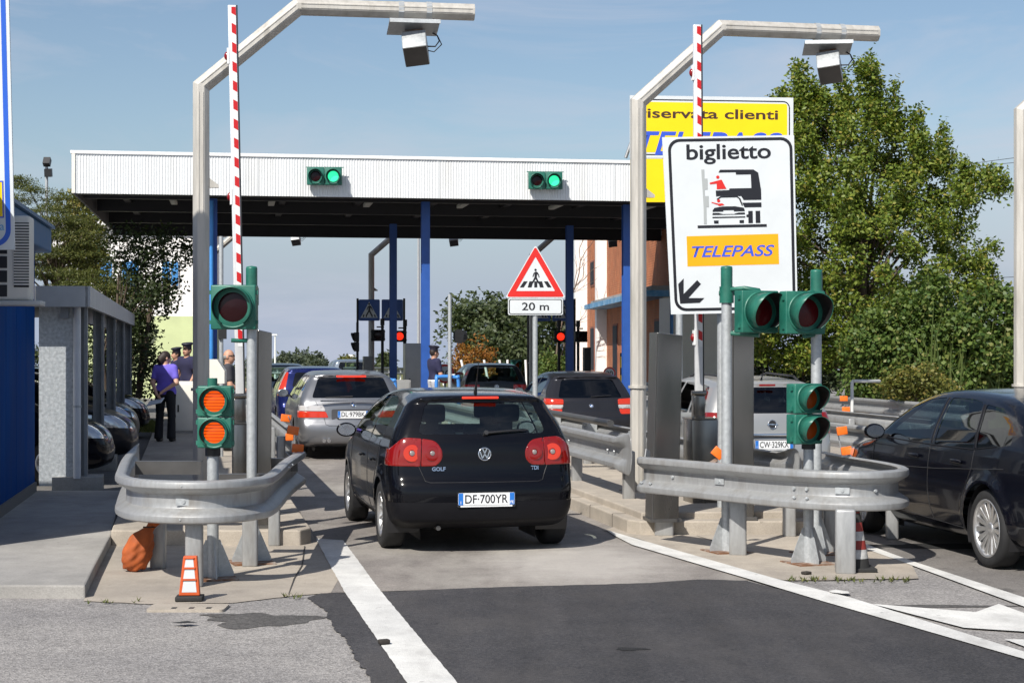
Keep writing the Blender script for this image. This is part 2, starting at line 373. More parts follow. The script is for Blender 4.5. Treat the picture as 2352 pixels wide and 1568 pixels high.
e = [gp(1462, 1192, .145), gp(1900, 1188, .145)]
slab('middle_island_step', [e[0] + LD * 45 + LR * .05, e[0] + LR * .05, e[1], e[1] + LD * 45], 0.10, 0.215, CONC, 'upper concrete step on the middle toll island')
t3 = Vector((6.35, 14.4, 0))
slab('right_island_pavement', [t3, t3 + LR * 2.2, t3 + LR * 2.2 + LD * 50, t3 + LD * 50], -0.05, 0.15, CONC, 'raised concrete island on the far right')
pl = [gp(-260, 1372), gp(196, 1374), gp(216, 1330), gp(256, 1250), gp(276, 1155)]
slab('booth_pavement', [(p_[0], p_[1]) for p_ in pl] + [(px(276, 20.6) - .1, 21.2), (-14, 21.2)], -0.05, 0.10, CONC2, 'grey pavement slab in front of the blue booth')
# strip of verge by the parked cars
flat('parking_road', [Vector((-30, 21.3, 0)), Vector((-4.9, 21.3, 0)), p[0] + LD * 8, p[0] + LD * 47, Vector((-40, 70, 0))], 0.005, asphalt('asphalt_park', (0.12, 0.115, 0.11), (0.22, 0.21, 0.2), (0.08, 0.08, 0.075), fine=90), 'asphalt of the covered parking area')

# joints in the kerbs and slabs
JOINT = pm('joint_dark', (.05, .045, .04), .9, 0, 0)
def kerb_joints(par, p0, d, nrm, n, step, z0, z1):
    for i in range(n):
        c = p0 + d * (step * (i + .6)); m = MB(); m.box((0, 0, (z0 + z1) / 2), (.008, .004, z1 - z0), frame(c + nrm * .0012, d)); m.box((0, -.20, z1 + .001), (.008, .40, .002), frame(c, d) if d.x * nrm.y - d.y * nrm.x > 0 else frame(c, d) @ Matrix.Rotation(math.pi, 4, 'Z')); m.build('kerb_joint', JOINT, par, world=True)
isl = bpy.data.objects['middle_island_pavement']; kerb_joints(isl, q[0], LD, -LR, 14, 1.0, .0, .145)
isl = bpy.data.objects['left_island_pavement']; kerb_joints(isl, p[2], LD, LR, 14, 1.0, .0, .150)
for nm, pts_ in (('apron_joint', ((700, 1256), (694, 1300), (676, 1330), (662, 1368))), ('apron_crack', ((1600, 1232), (1640, 1245), (1668, 1252), (1720, 1262)))):
    P_ = G(*pts_); W_ = [.005, .006, .005, .002]; flat(nm, [v + Vector((w_, 0, 0)) for v, w_ in zip(P_, W_)] + [v - Vector((w_, 0, 0)) for v, w_ in reversed(list(zip(P_, W_)))], .0125, JOINT, 'thin dark joint line in the concrete apron')
# old stains and patches on the asphalt
OIL = asphalt('oil_stain', (0.045, 0.042, 0.042), (0.13, 0.125, 0.12), (0.03, 0.03, 0.03), fine=70, speck=0.7, bump=0.6)
def blot(name, c, rx, ry, z, mat, seed, lab, n=26):
    rnd = random.Random(seed); g = gp(*c); ph = [rnd.uniform(0, 6.28) for _ in range(4)]
    pts = [g + Vector((math.cos(a) * rx, math.sin(a) * ry, 0)) * (1 + .18 * math.sin(3 * a + ph[0]) + .12 * math.sin(5 * a + ph[1]) + .08 * math.sin(9 * a + ph[2])) for a in [2 * math.pi * i / n for i in range(n)]]
    return flat(name, pts, z, mat, lab)
blot('damp_stain', (600, 1424), .36, .30, 0.003, OIL, 1, 'dark damp stain on the coarse asphalt left of the white line', 34)
blot('damp_stain', (505, 1413), .12, .07, 0.0045, OIL, 2, 'smaller dark stain near the gully')
blot('oil_stain', (1450, 1493), .10, .05, 0.011, asphalt('oil_black', (.012, .012, .013), (.03, .03, .03), (.01, .01, .01), fine=90), 3, 'small black oil spot on the dark asphalt')
blot('oil_stain', (2170, 1392), .45, .07, 0.003, OIL, 4, 'long dark stain beside the painted chevron')
blot('oil_stain', (2180, 1255), .9, .22, 0.007, asphalt('oil_black', (.012, .012, .013), (.03, .03, .03), (.01, .01, .01), fine=90), 6, 'black oil stain beside the rear wheel of the black saloon', 40)
# ================================================================ shared materials
GALV = pm('galvanised', (0.37, 0.39, 0.40), 0.5, 0.35, 0.10, 30, 0.05, 90, col2=(0.45, 0.47, 0.48), c2scale=22, c2pos=(.35, .65))
RAILM = pm('rail_zinc', (0.355, 0.36, 0.36), 0.44, 0.4, 0.10, 10, 0.08, 70, col2=(0.235, 0.215, 0.19), c2scale=1.6, c2pos=(.50, .85), stretch=(3.6, 3.6, .8))
ALU = pm('weathered_aluminium', (0.52, 0.495, 0.45), 0.5, 0.25, 0.1, 3, 0.04, 80, col2=(0.40, 0.375, 0.33), c2scale=1.3, stretch=(6, 6, 0.7))
STEEL = pm('brushed_stainless', (0.27, 0.255, 0.235), 0.24, 1.0, 0.05, 1.5, 0, 30, stretch=(2, 2, .35), rvar=0.2)
STEEL_D = pm('dark_stainless', (0.16, 0.155, 0.15), 0.4, 0.8, 0.1, 3, 0)
BLUEP = pm('blue_column_paint', (0.022, 0.085, 0.33), 0.42, 0, 0.1, 3)
BLUEW = pm('blue_booth_paint', (0.004, 0.055, 0.23), 0.7, 0, 0.15, 2, col2=(0.009, 0.066, 0.24), c2scale=1.5, stretch=(1, 1, .3), spec=.02)
BLUEF = pm('blue_fascia_paint', (0.022, 0.11, 0.25), 0.5, 0, 0.12, 3, spec=.2)
CREAM = pm('cream_paint', (0.72, 0.69, 0.62), 0.55, 0, 0.08, 2)
WHITE = pm('white_paint', (0.80, 0.80, 0.79), 0.5, 0, 0.05, 2)
WHITEP = pm('white_plaster', (0.80, 0.78, 0.75), 0.85, 0, 0.05, 1.2)
BLACK = pm('black_plastic', (0.018, 0.018, 0.02), 0.45, 0, 0.1, 5)
RUBBER = pm('black_rubber', (0.02, 0.02, 0.02), 0.8, 0, 0.2, 12, 0.1, 60)
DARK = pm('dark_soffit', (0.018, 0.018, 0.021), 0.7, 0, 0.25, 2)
RUST = pm('rusty_steel', (0.19, 0.085, 0.04), 0.8, 0.1, 0.4, 14, 0.2, 60, col2=(0.33, 0.31, 0.28), c2scale=6)
TLG = pm('signal_green', (0.012, 0.115, 0.082), 0.42, 0, 0.2, 7, col2=(0.03, 0.155, 0.11), c2scale=5)
TLK = pm('signal_black', (0.012, 0.012, 0.013), 0.5, 0, 0.1, 5)
ORANGE = pm('orange_reflector', (0.85, 0.17, 0.02), 0.35, 0, 0.1, 20)
REDP = pm('red_plastic', (0.22, 0.006, 0.008), 0.2, 0, 0.1, 5)
GREYP = pm('grey_plastic', (0.52, 0.52, 0.50), 0.5, 0, 0.08, 4)
CABLE = pm('black_cable', (0.02, 0.02, 0.022), 0.5, 0, 0)

# ================================================================ toll canopy
CA = R(9.2)
CL = Vector((-math.sin(CA), math.cos(CA), 0)); CR_ = Vector((math.cos(CA), math.sin(CA), 0))
c0 = wp(165, 445, 38.0); ZB, ZT = 5.33, 6.30
can = thing('toll_canopy', 'flat white corrugated canopy roof on blue columns spanning the toll lanes', 'canopy', (c0.x, c0.y, 0), CA)
WD, DP = 16.6, 11.9
CORR = pm('white_corrugated', (0.70, 0.715, 0.72), 0.42, 0, 0.05, 1.5, col2=(0.52, 0.51, 0.485), c2scale=1.6, c2pos=(.50, .85), stretch=(1, 1, .12))
npan = 4
for k in range(npan):                      # corrugated fascia sheets
    a, b = WD * k / npan + .07 * (k == 0), WD * (k + 1) / npan - 0.006
    pitch = 0.062; n = int((b - a) / pitch); prof = []
    for i in range(n):
        x = a + i * pitch; prof += [(x, 0), (x + .030, 0), (x + .038, -.012), (x + .054, -.012)]
    prof.append((b, 0)); m = MB(); vs = []
    for z in (ZB + .01, ZT - .07): vs += [(x, y, z) for x, y in prof]
    q_ = len(prof); m.add(vs, [(i, i + 1, q_ + i + 1, q_ + i) for i in range(q_ - 1)])
    m.build('fascia_panel', CORR, can)
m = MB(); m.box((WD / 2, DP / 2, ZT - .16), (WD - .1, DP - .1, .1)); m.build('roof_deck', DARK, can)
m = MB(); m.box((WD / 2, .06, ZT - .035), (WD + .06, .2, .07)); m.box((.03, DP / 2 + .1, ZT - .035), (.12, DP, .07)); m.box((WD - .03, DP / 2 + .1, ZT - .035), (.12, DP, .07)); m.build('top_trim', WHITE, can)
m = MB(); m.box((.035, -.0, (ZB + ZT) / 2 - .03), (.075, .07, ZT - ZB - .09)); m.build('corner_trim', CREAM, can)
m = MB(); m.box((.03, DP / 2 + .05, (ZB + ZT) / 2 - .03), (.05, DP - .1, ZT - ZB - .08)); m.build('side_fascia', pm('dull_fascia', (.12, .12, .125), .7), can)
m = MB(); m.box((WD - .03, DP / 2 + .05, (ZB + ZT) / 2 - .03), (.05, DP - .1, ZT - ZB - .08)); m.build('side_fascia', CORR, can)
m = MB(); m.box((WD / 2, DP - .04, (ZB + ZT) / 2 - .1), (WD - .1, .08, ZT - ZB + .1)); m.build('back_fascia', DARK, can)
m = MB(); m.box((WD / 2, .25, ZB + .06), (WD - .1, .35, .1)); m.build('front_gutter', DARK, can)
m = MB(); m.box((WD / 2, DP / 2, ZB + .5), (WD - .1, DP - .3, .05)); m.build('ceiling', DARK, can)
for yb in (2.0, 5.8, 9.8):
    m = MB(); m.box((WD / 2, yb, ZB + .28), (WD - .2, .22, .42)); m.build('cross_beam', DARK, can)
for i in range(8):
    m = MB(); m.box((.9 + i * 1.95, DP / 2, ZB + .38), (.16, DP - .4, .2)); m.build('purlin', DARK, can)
LAMPG = pm('lamp_grey', (0.42, 0.42, 0.40), 0.6)
for i in range(6):
    m = MB(); m.box((2.1 + 2.4 * i, 3.6, ZB + .18), (.16, 1.3, .09), bev=.02); m.build('tube_light', LAMPG, can)
m = MB(); m.box((WD / 2, 1.0, ZB + .16), (WD - 1.5, .05, .05)); m.build('conduit', pm('conduit_grey', (.1, .1, .1), .6), can)
# columns, each an I section standing on an island
def column(xp, Y, rows='front'):
    w = wp(xp, 800, Y); o = Vector((w.x, w.y, .14)) ; M = Matrix.Translation(o) @ Matrix.Rotation(CA, 4, 'Z')
    m = MB()
    m.box((0, -.09, 2.6), (.20, .016, 5.25), M); m.box((0, .09, 2.6), (.20, .016, 5.25), M); m.box((0, 0, 2.6), (.014, .164, 5.25), M)
    m.box((0, 0, .012), (.36, .36, .024), M)
    m.build('column', BLUEP, can, world=True)
for xp, Y in ((489, 39.7), (977, 40.6), (1439, 41.4)): column(xp, Y)
for xp, Y in ((470, 47.0), (903, 47.8), (1308, 48.4)): column(xp, Y)
# blue downpipe on the first column
m = MB(); w = wp(485, 800, 39.45); m.cyl((w.x, w.y, .2), (w.x, w.y, 5.3), .055); m.build('downpipe', pm('downpipe_blue', (.05, .25, .62), .4), can, world=True)

# ================================================================ traffic signals
def lens_mat(name, col, em, lit, lines=True):
    if name in MATS: return MATS[name]
    m = pm(name, col, 0.22, 0, 0, coat=0.0, spec=.3)
    if lit:
        t = m.node_tree; b = t.nodes['Principled BSDF']; tc = t.nodes.new('ShaderNodeTexCoord'); sp = t.nodes.new('ShaderNodeSeparateXYZ')
        t.links.new(tc.outputs['Object'], sp.inputs[0])
        mu = t.nodes.new('ShaderNodeMath'); mu.operation = 'MULTIPLY'; mu.inputs[1].default_value = 250; t.links.new(sp.outputs[2], mu.inputs[0])
        si = t.nodes.new('ShaderNodeMath'); si.operation = 'SINE'; t.links.new(mu.outputs[0], si.inputs[0])
        mr = t.nodes.new('ShaderNodeMapRange'); mr.inputs[1].default_value = -1; mr.inputs[2].default_value = 1
        mr.inputs[3].default_value = lit * (0.30 if lines else 0.9); mr.inputs[4].default_value = lit * 1.25; t.links.new(si.outputs[0], mr.inputs[0])
        b.inputs['Emission Color'].default_value = (*em, 1); t.links.new(mr.outputs[0], b.inputs['Emission Strength'])
    return m
L_RED0 = lens_mat('lens_red_off', (0.014, 0.001, 0.002), None, 0)
L_AMB0 = lens_mat('lens_amber_off', (0.26, 0.045, 0.004), None, 0)
L_RED2 = lens_mat('lens_red_off_bright', (0.075, 0.004, 0.006), None, 0)  # brighter unlit red for the two single lamps turned right
L_AMB1 = lens_mat('lens_amber_lit', (0.22, 0.03, 0.002), (1.0, 0.095, 0.002), 0.85)
L_GRN1 = lens_mat('lens_green_lit', (0.05, 0.5, 0.25), (0.03, 1.0, 0.42), 0.8, False)
L_RED1 = lens_mat('lens_red_lit', (0.25, 0.01, 0.005), (1.0, 0.03, 0.008), 1.0, False)
def signal_head(par, M, lenses, r=0.10, pitch=0.0, horiz=False, vis=0.12, body=TLG, cut=0.75, wide=None, deep=.13):
    "lenses listed top to bottom; local -y is the way the head faces, z up"
    n = len(lenses); s = pitch or (2 * r + 0.045); hw = wide or (r + 0.045)
    for i, lm in enumerate(lenses):
        d = (i - (n - 1) / 2) * s; cx, cz = (d, 0) if horiz else (0, -d)
        sx, sz = (s - .006, 2 * hw) if horiz else (2 * hw, s - .006)
        Mi = M @ Matrix.Translation((cx, 0, cz))
        m = MB(); m.box((0, deep / 2, 0), (sx, deep, sz), Mi, bev=.012)
        hx = hw
        for sg in (-1, 1):
            for zz in (-.33, .33):
                if not horiz: m.box((sg * (hw + .006), deep * .3, zz * s), (.018, .03, .035), Mi)
        h = m.build('housing', body, par, world=True)
        Ml = Mi @ Matrix.Rotation(R(90), 4, 'X')                         # local z -> -y
        m = MB(); m.lathe([(r + .02, 0), (r + .02, .014), (r + .003, .016), (r, -.01)], 36, Ml); m.build('bezel', body, par, world=True)
        m = MB(); m.lathe([(0.0001, .012), (r * .5, .008), (r * .85, -.002), (r, -.012)], 36, Ml)
        o = m.build('lens', lm, par, world=True)
        if vis:
            m = MB(); nn = 40; A = R(292); vs = []; ir = r + .006
            for k in range(nn + 1):
                t = -A / 2 + A * k / nn; top = (math.cos(t) + 1) / 2
                ln = vis * (1 - cut + cut * min(1, top * 1.25))
                for rr, zz in ((ir, .008), (ir, ln), (ir - .004, ln), (ir - .004, .008)):
                    vs.append((math.sin(t) * rr, math.cos(t) * rr, zz))
            m.add(vs, [(k * 4 + j, k * 4 + (j + 1) % 4, (k + 1) * 4 + (j + 1) % 4, (k + 1) * 4 + j) for k in range(nn) for j in range(4)], True, Ml)
            v = m.build('visor', body, par, world=True)
            m2 = MB(); vs2 = []
            for k in range(nn + 1):
                t = -A / 2 + A * k / nn; top = (math.cos(t) + 1) / 2; ln = vis * (1 - cut + cut * min(1, top * 1.25)) - .004
                for zz in (.008, ln): vs2.append((math.sin(t) * (ir - .006), math.cos(t) * (ir - .006), zz))
            m2.add(vs2, [(k * 2, k * 2 + 1, k * 2 + 3, k * 2 + 2) for k in range(nn)], True, Ml)
            m2.build('visor_lining', TLK, par, world=True)
def pole_with_base(par, x, y, z0, h, r, M0=None, cap=None, gus=.17):
    m = MB(); m.cyl((x, y, z0 + .015), (x, y, z0 + h), r, n=20); m.build('pole', GALV, par, world=True)
    m = MB(); m.box((x, y, z0 + .008), (.36, .36, .014), Matrix.Translation((x, y, 0)) @ Matrix.Rotation(R(20), 4, 'Z') @ Matrix.Translation((-x, -y, 0))); m.build('base_plate', RUST if gus else GALV, par, world=True)
    if gus:
        for k in range(4):
            a = R(20 + 90 * k); M = Matrix.Translation((x, y, z0 + .015)) @ Matrix.Rotation(a, 4, 'Z') @ Matrix.Rotation(R(90), 4, 'X')
            m = MB(); m.prism([(r * .8, 0), (gus, 0), (gus, .03), (r + .012, .30), (r * .8, .30)], -.005, .005, M); m.build('gusset', GALV, par, world=True)
def signal(xp, yp, label, heads, h, r=.045, capz=None, z0=0.006, face=0.0, side=0.0, group='green traffic signals on poles'):
    g = gp(xp, yp, z0); t = thing('traffic_signal', label, 'traffic light', g, 0, group)
    pole_with_base(t, g.x, g.y, z0, h, r)
    if capz:
        m = MB(); m.cyl((g.x, g.y, h + z0 - .12), (g.x, g.y, h + z0 + .03), r + .018, n=18); m.cyl((g.x, g.y, h + z0 + .03), (g.x, g.y, h + z0 + .20), r + .006, n=18)
        m.lathe([(r + .006, .20), (r + .001, .215), (.0001, .222)], 18, Matrix.Translation((g.x, g.y, h + z0))); m.build('pole_cap', TLG, t, world=True)
    return t, g
# left island, big dark red lamp
t, g = signal(578, 1292, 'tall green signal with one large dark red lamp on the left island', None, 2.36, .044, True)
M = Matrix.Translation(Vector((px(535, g.y - .12), g.y - .12, wp(0, 706, g.y).z))) @ Matrix.Rotation(R(-3), 4, 'Z')
signal_head(t, M, [L_RED0], .165, .39, vis=.10, wide=.196, cut=.3)
z = g.z + 2.36
m = MB(); m.tube([(g.x, g.y, z), (g.x - .08, g.y - .05, z + .02), (g.x - .16, g.y - .06, z + .01), (g.x - .18, g.y - .07, z - .06)], .016); m.build('bracket', TLG, t, world=True)
m = MB(); m.tube([(g.x, g.y, z - .425), (g.x - .10, g.y - .04, z - .43), (g.x - .17, g.y - .05, z - .425)], .018); m.build('bracket', TLG, t, world=True)
# left island, two lit amber lamps
t, g = signal(489, 1328, 'low green signal with two lit amber lamps behind the left rail nose', None, 1.06, .047)
M = Matrix.Translation(Vector((px(492, g.y - .13), g.y - .13, wp(0, 957, g.y - .1).z))) @ Matrix.Rotation(R(-2), 4, 'Z')
signal_head(t, M, [L_AMB1, L_AMB1], .108, .252, vis=.07, wide=.139, cut=.3)
m = MB(); m.cyl((g.x, g.y, 1.0), (g.x, g.y, 1.08), .062, n=18); m.build('pole_clamp', TLK, t, world=True)
m = MB(); m.cyl((g.x, g.y - .02, 1.54), (g.x, g.y - .02, 1.63), .04, n=14); m.build('top_stub', TLG, t, world=True)
# middle island, two single red lamps turned to the right
for xp, yp, hx, hy, lab, cx, ang, hh in ((1669, 1267, 1747, 716, 'green signal with one dark red hooded lamp, beside the ticket sign edge', 1, 27, 2.40), (1875, 1272, 1851, 718, 'green signal with dark red hooded lamp standing against the trees', 1, 20, 2.36)):
    t, g = signal(xp, yp, lab, None, hh, .048, True)
    M = Matrix.Translation(Vector((px(hx, g.y - .22), g.y - .22, wp(0, hy, g.y - .2).z))) @ Matrix.Rotation(R(ang), 4, 'Z')
    signal_head(t, M, [L_RED2], .165, .39, vis=.23, wide=.20, cut=.62)
    z = g.z + hh; hxw = M.translation
    m = MB(); m.tube([(g.x, g.y, z + .0), ((g.x + hxw.x) / 2, hxw.y + .04, z + .01), (hxw.x, hxw.y + .08, z - .01), (hxw.x, hxw.y + .08, hxw.z + .19)], .02); m.build('bracket', TLG, t, world=True)
    m = MB(); m.tube([(g.x, g.y, hxw.z - .19), (hxw.x, hxw.y + .08, hxw.z - .21)], .022); m.build('bracket', TLG, t, world=True)
    m = MB(); m.cyl((g.x - .07, g.y, z - .03), (g.x + .07, g.y, z - .03), .022, n=10); m.build('bracket', TLG, t, world=True)
# middle island, two dark amber lamps with hoods
t, g = signal(1857, 1294, 'low green signal with two unlit hooded amber lamps over the right rail nose', None, 1.05, .045)
M = Matrix.Translation(Vector((px(1858, g.y - .15), g.y - .15, wp(0, 950, g.y - .12).z))) @ Matrix.Rotation(R(27), 4, 'Z')
signal_head(t, M, [L_AMB0, L_AMB0], .110, .262, vis=.17, wide=.145, cut=.6)
m = MB(); m.cyl((g.x, g.y, 1.0), (g.x, g.y, 1.09), .06, n=18); m.build('pole_clamp', TLK, t, world=True)
# signals hung on the canopy fascia
for xa, ya, lab, dk in ((745, 405, 'paired signal on the canopy fascia above the left lane, green lamp lit', 0), (1253, 415, 'paired signal on the canopy fascia nearer the yellow sign, green lamp lit', 0)):
    Yc = 38.0 + (px(xa, 38) - c0.x) * math.tan(CA)
    for _ in range(3): Yc = 38.0 + (px(xa, Yc) - c0.x) * math.tan(CA)
    w = wp(xa, ya, Yc - .25); t = thing('fascia_signal', lab, 'traffic light', (w.x, w.y, w.z), CA, 'signals fixed to the canopy fascia')
    M = Matrix.Translation(w) @ Matrix.Rotation(CA - R(6), 4, 'Z')
    signal_head(t, M, [L_RED0, L_GRN1], .155, .40, horiz=True, vis=.14, wide=.195, cut=.4)
    m = MB()
    for dx in (-.3, .3):
        for dz in (-.12, .12): m = MB(); m.box((dx, .18, dz), (.03, .2, .03), M); m.build('bracket', TLG, t, world=True)
    m = MB(); m.box((0, .12, .215), (.86, .02, .02), M); m.build('bracket', TLG, t, world=True)

# ================================================================ camera gantries
def rings(pts, r, n=8, rot=math.pi / 8):
    pts = [Vector(p) for p in pts]; out = []; Yv = Vector((0, 1, 0))
    for i, p in enumerate(pts):
        d0 = (p - pts[i - 1]).normalized() if i else (pts[1] - p).normalized(); d1 = (pts[i + 1] - p).normalized() if i < len(pts) - 1 else d0
        t = (d0 + d1).normalized(); u = Yv.cross(t).normalized(); k = 1 / max(.5, t.dot(d0))
        out.append([p + (u * math.cos(rot + 2 * math.pi * j / n) * k + Yv * math.sin(rot + 2 * math.pi * j / n)) * r for j in range(n)])
    return out
def gantry(xp, Y, label, rz, dx=1.02, ln=1.95, h1=4.72, h2=5.62, z0=.15, boxat=2.32, cam_=True, cut=None, yaw=0):
    t = thing('camera_gantry', label, 'gantry', (px(xp, Y), Y, z0), rz, 'camera gantries over the lanes')
    P = [(0, 0, .02), (0, 0, h1 - z0), (dx, 0, h2 - z0), (dx + ln, 0, h2 - z0)]; Rg = rings(P, .096)
    for i, nm in enumerate(('post', 'brace', 'arm')):
        m = MB(); m.add(Rg[i] + Rg[i + 1], [(j, (j + 1) % 8, 8 + (j + 1) % 8, 8 + j) for j in range(8)])
        if i == 2: m.add(Rg[3], [tuple(range(8))])
        o = m.build(nm, ALU, t, bevel=.008)
        # raised cover strips along the profile
        m = MB(); a, b = Vector(P[i]), Vector(P[i + 1]); d = (b - a).normalized(); s_ = d.cross(Vector((0, 1, 0))).normalized()
        for off in (-.022, .022):
            c = (a + b) / 2 + s_ * off + Vector((0, -.0905, 0)); m.box((0, 0, 0), ((b - a).length * .97, .008, .008), frame(c, d, (0, -1, 0)))
        m.build('cover_strip', ALU, t)
    m = MB(); m.box((0, 0, .01), (.42, .42, .02)); m.build('base_plate', RUST, t)
    for k in range(4):
        m = MB(); m.cyl((.17 * (1 if k & 1 else -1), .17 * (1 if k & 2 else -1), .02), (.17 * (1 if k & 1 else -1), .17 * (1 if k & 2 else -1), .07), .016, n=6); m.build('anchor_bolt', RUST, t)
    m = MB(); m.cyl((0, 0, 1.26), (0, 0, 1.29), .118, n=8); m.build('collar', ALU, t)
    m = MB(); m.prism([(.08, 0), (.19, .0), (.19, .03), (.08, .11)], -.03, .03, Matrix.Translation((0, 0, 3.47)) @ Matrix.Rotation(R(90), 4, 'X')); m.build('bracket', ALU, t)
    if cam_:
        zc = h2 - z0; M = Matrix.Translation((boxat, 0, zc)) @ Matrix.Rotation(yaw, 4, 'Z')
        for sx in (-.14, .17):
            m = MB(); m.add(*(lambda rr: (rr[0] + rr[1], [(j, (j + 1) % 8, 8 + (j + 1) % 8, 8 + j) for j in range(8)]))(rings([(boxat + sx - .03, 0, zc), (boxat + sx + .03, 0, zc)], .102))); m.build('strap', GALV, t)
            m = MB(); m.box((boxat + sx, 0, zc - .13), (.05, .2, .05)); m.build('clamp', STEEL, t)
        Mp = M @ Matrix.Translation((0, 0, -.185)) @ Matrix.Rotation(R(-14), 4, 'X')
        m = MB(); m.box((0, 0, 0), (.56, .42, .012), Mp); m.box((0, -.21, -.02), (.56, .01, .045), Mp); m.build('sun_plate', GALV, t)
        Mb = M @ Matrix.Translation((.02, .0, -.37)) @ Matrix.Rotation(R(-36), 4, 'X') @ Matrix.Rotation(R(-12), 4, 'Z')
        m = MB(); m.box((0, .02, .10), (.20, .18, .16), Mb); m.build('mount_neck', RUST, t)
        m = MB(); m.box((0, 0, -.07), (.27, .30, .25), Mb, bev=.012); bx = m.build('camera_box', GALV, t)
        m = MB(); m.box((0, 0, -.19), (.255, .285, .02), Mb); m.build('cover_plate', STEEL_D, bx)
        m = MB(); m.tube([Mb @ Vector(v) for v in ((.12, 0, -.06), (.22, 0, -.08), (.27, .02, .02), (.25, .05, .14), (.2, .06, .2))], .008, 6); m.build('cable', CABLE, t)
        m = MB(); m.tube([Mb @ Vector(v) for v in ((.12, .02, -.10), (.20, .02, -.14), (.29, .04, -.02), (.26, .06, .12))], .006, 6); m.build('cable', CABLE, t)
    return t
gantry(462, 18.5, 'grey octagonal camera gantry on the left island', R(9), dx=1.05)
gantry(1466, 19.7, 'grey octagonal camera gantry beside the ticket sign', R(11), dx=1.0, yaw=R(-16))
gantry(2347, 20.5, 'grey camera gantry post cut by the frame edge at far right', R(11))
for xp, Y, lab in ((487, 51.5, 'far camera gantry beyond the canopy above the leftmost lane'), (853, 51.8, 'far camera gantry beyond the canopy behind the crossing signs'), (1222, 52.2, 'far camera gantry beyond the canopy behind the warning triangle')):
    gantry(xp, Y, lab, R(9), boxat=2.5)

# ================================================================ raised barrier gates
def stripe_mat():
    m = bpy.data.materials.new('barrier_stripes'); m.use_nodes = True; t = m.node_tree; b = t.nodes['Principled BSDF']; b.inputs['Roughness'].default_value = .35
    tc = t.nodes.new('ShaderNodeTexCoord'); sp = t.nodes.new('ShaderNodeSeparateXYZ'); t.links.new(tc.outputs['Object'], sp.inputs[0])
    def mth(op, a, b_=None):
        n = t.nodes.new('ShaderNodeMath'); n.operation = op
        for i, v in enumerate((a, b_)):
            if v is None: continue
            if hasattr(v, 'is_linked'): t.links.new(v, n.inputs[i])
            else: n.inputs[i].default_value = v
        return n.outputs[0]
    f = mth('FRACT', mth('DIVIDE', mth('ADD', sp.outputs[2], mth('MULTIPLY', sp.outputs[0], 0.55)), 0.193))
    k = mth('LESS_THAN', f, 0.5)
    mx = t.nodes.new('ShaderNodeMixRGB'); mx.inputs[1].default_value = (.74, .74, .73, 1); mx.inputs[2].default_value = (.52, .012, .014, 1); t.links.new(k, mx.inputs[0])
    t.links.new(mx.outputs[0], b.inputs['Base Color']); return m
STRIPE = stripe_mat()
def gate(xp, Y, label, tilt, lamps, z0=.15, cw=.2, topy=18, cabx=0, cabw=.16):
    t = thing('barrier_gate', label, 'barrier', (px(xp, Y), Y, z0), LANE, 'raised red and white barrier gates')
    H = 1.30 - z0 + .08
    m = MB(); m.box((cabx, .05, .48), (cabw, .34, .96), bev=.01); m.build('cabinet', STEEL, t)
    m = MB(); m.box((cabx, .05, .967), (cabw + .02, .36, .012)); m.build('cabinet_lid', STEEL, t)
    m = MB(); m.box((0, .02, 1.09), (.12, .12, .24), bev=.008); m.build('hinge_block', STEEL, t)
    m = MB(); m.cyl((-.08, .0, 1.24), (.08, .0, 1.24), .03); m.build('hinge_pin', STEEL, t)
    top = wp(xp, topy, Y).z - z0; ln = top - 1.24; M = Matrix.Translation((0, 0, 1.24)) @ Matrix.Rotation(tilt, 4, 'Y')
    def part(nm, mb, mat):
        o = mb.build(nm, mat, t); o.matrix_local = M; return o
    m = MB(); m.box((0, 0, ln / 2 + .02), (.084, .05, ln), bev=.008); a = part('arm', m, pm('arm_white', (.7, .71, .72), .35, .2))
    m = MB(); m.box((.014, -.0265, ln / 2 + .25), (.044, .003, ln - .5)); part('striped_face', m, STRIPE)
    m = MB(); m.box((.048, 0, ln / 2 + .02), (.014, .046, ln)); part('rubber_edge', m, BLACK)
    for yy in lamps:
        zz = wp(xp, yy, Y).z - z0 - 1.24
        m = MB(); m.box((-.05, 0, zz), (.02, .06, .16)); part('lamp_mount', m, WHITE)
        m = MB(); m.add(*(lambda r_, n_: ([(-.055 - .034 * math.cos(a_) , math.sin(a_) * .030 * math.cos(b_), zz + math.sin(a_) * .046 * math.sin(b_)) for a_ in [i * math.pi / 2 / r_ for i in range(r_ + 1)] for b_ in [2 * math.pi * j / n_ for j in range(n_)]], [(i * n_ + j, i * n_ + (j + 1) % n_, (i + 1) * n_ + (j + 1) % n_, (i + 1) * n_ + j) for i in range(r_) for j in range(n_)]))(5, 14), True); part('lamp', m, REDP)
    return t
gate(551, 17.2, 'raised red and white barrier arm on the left island', R(-1.15), (130, 452, 700), topy=18, cabw=.15)
gate(1605, 18.3, 'raised red and white barrier arm behind the ticket sign', R(-.3), (168, 775), topy=62, cabx=.04, cabw=.30)

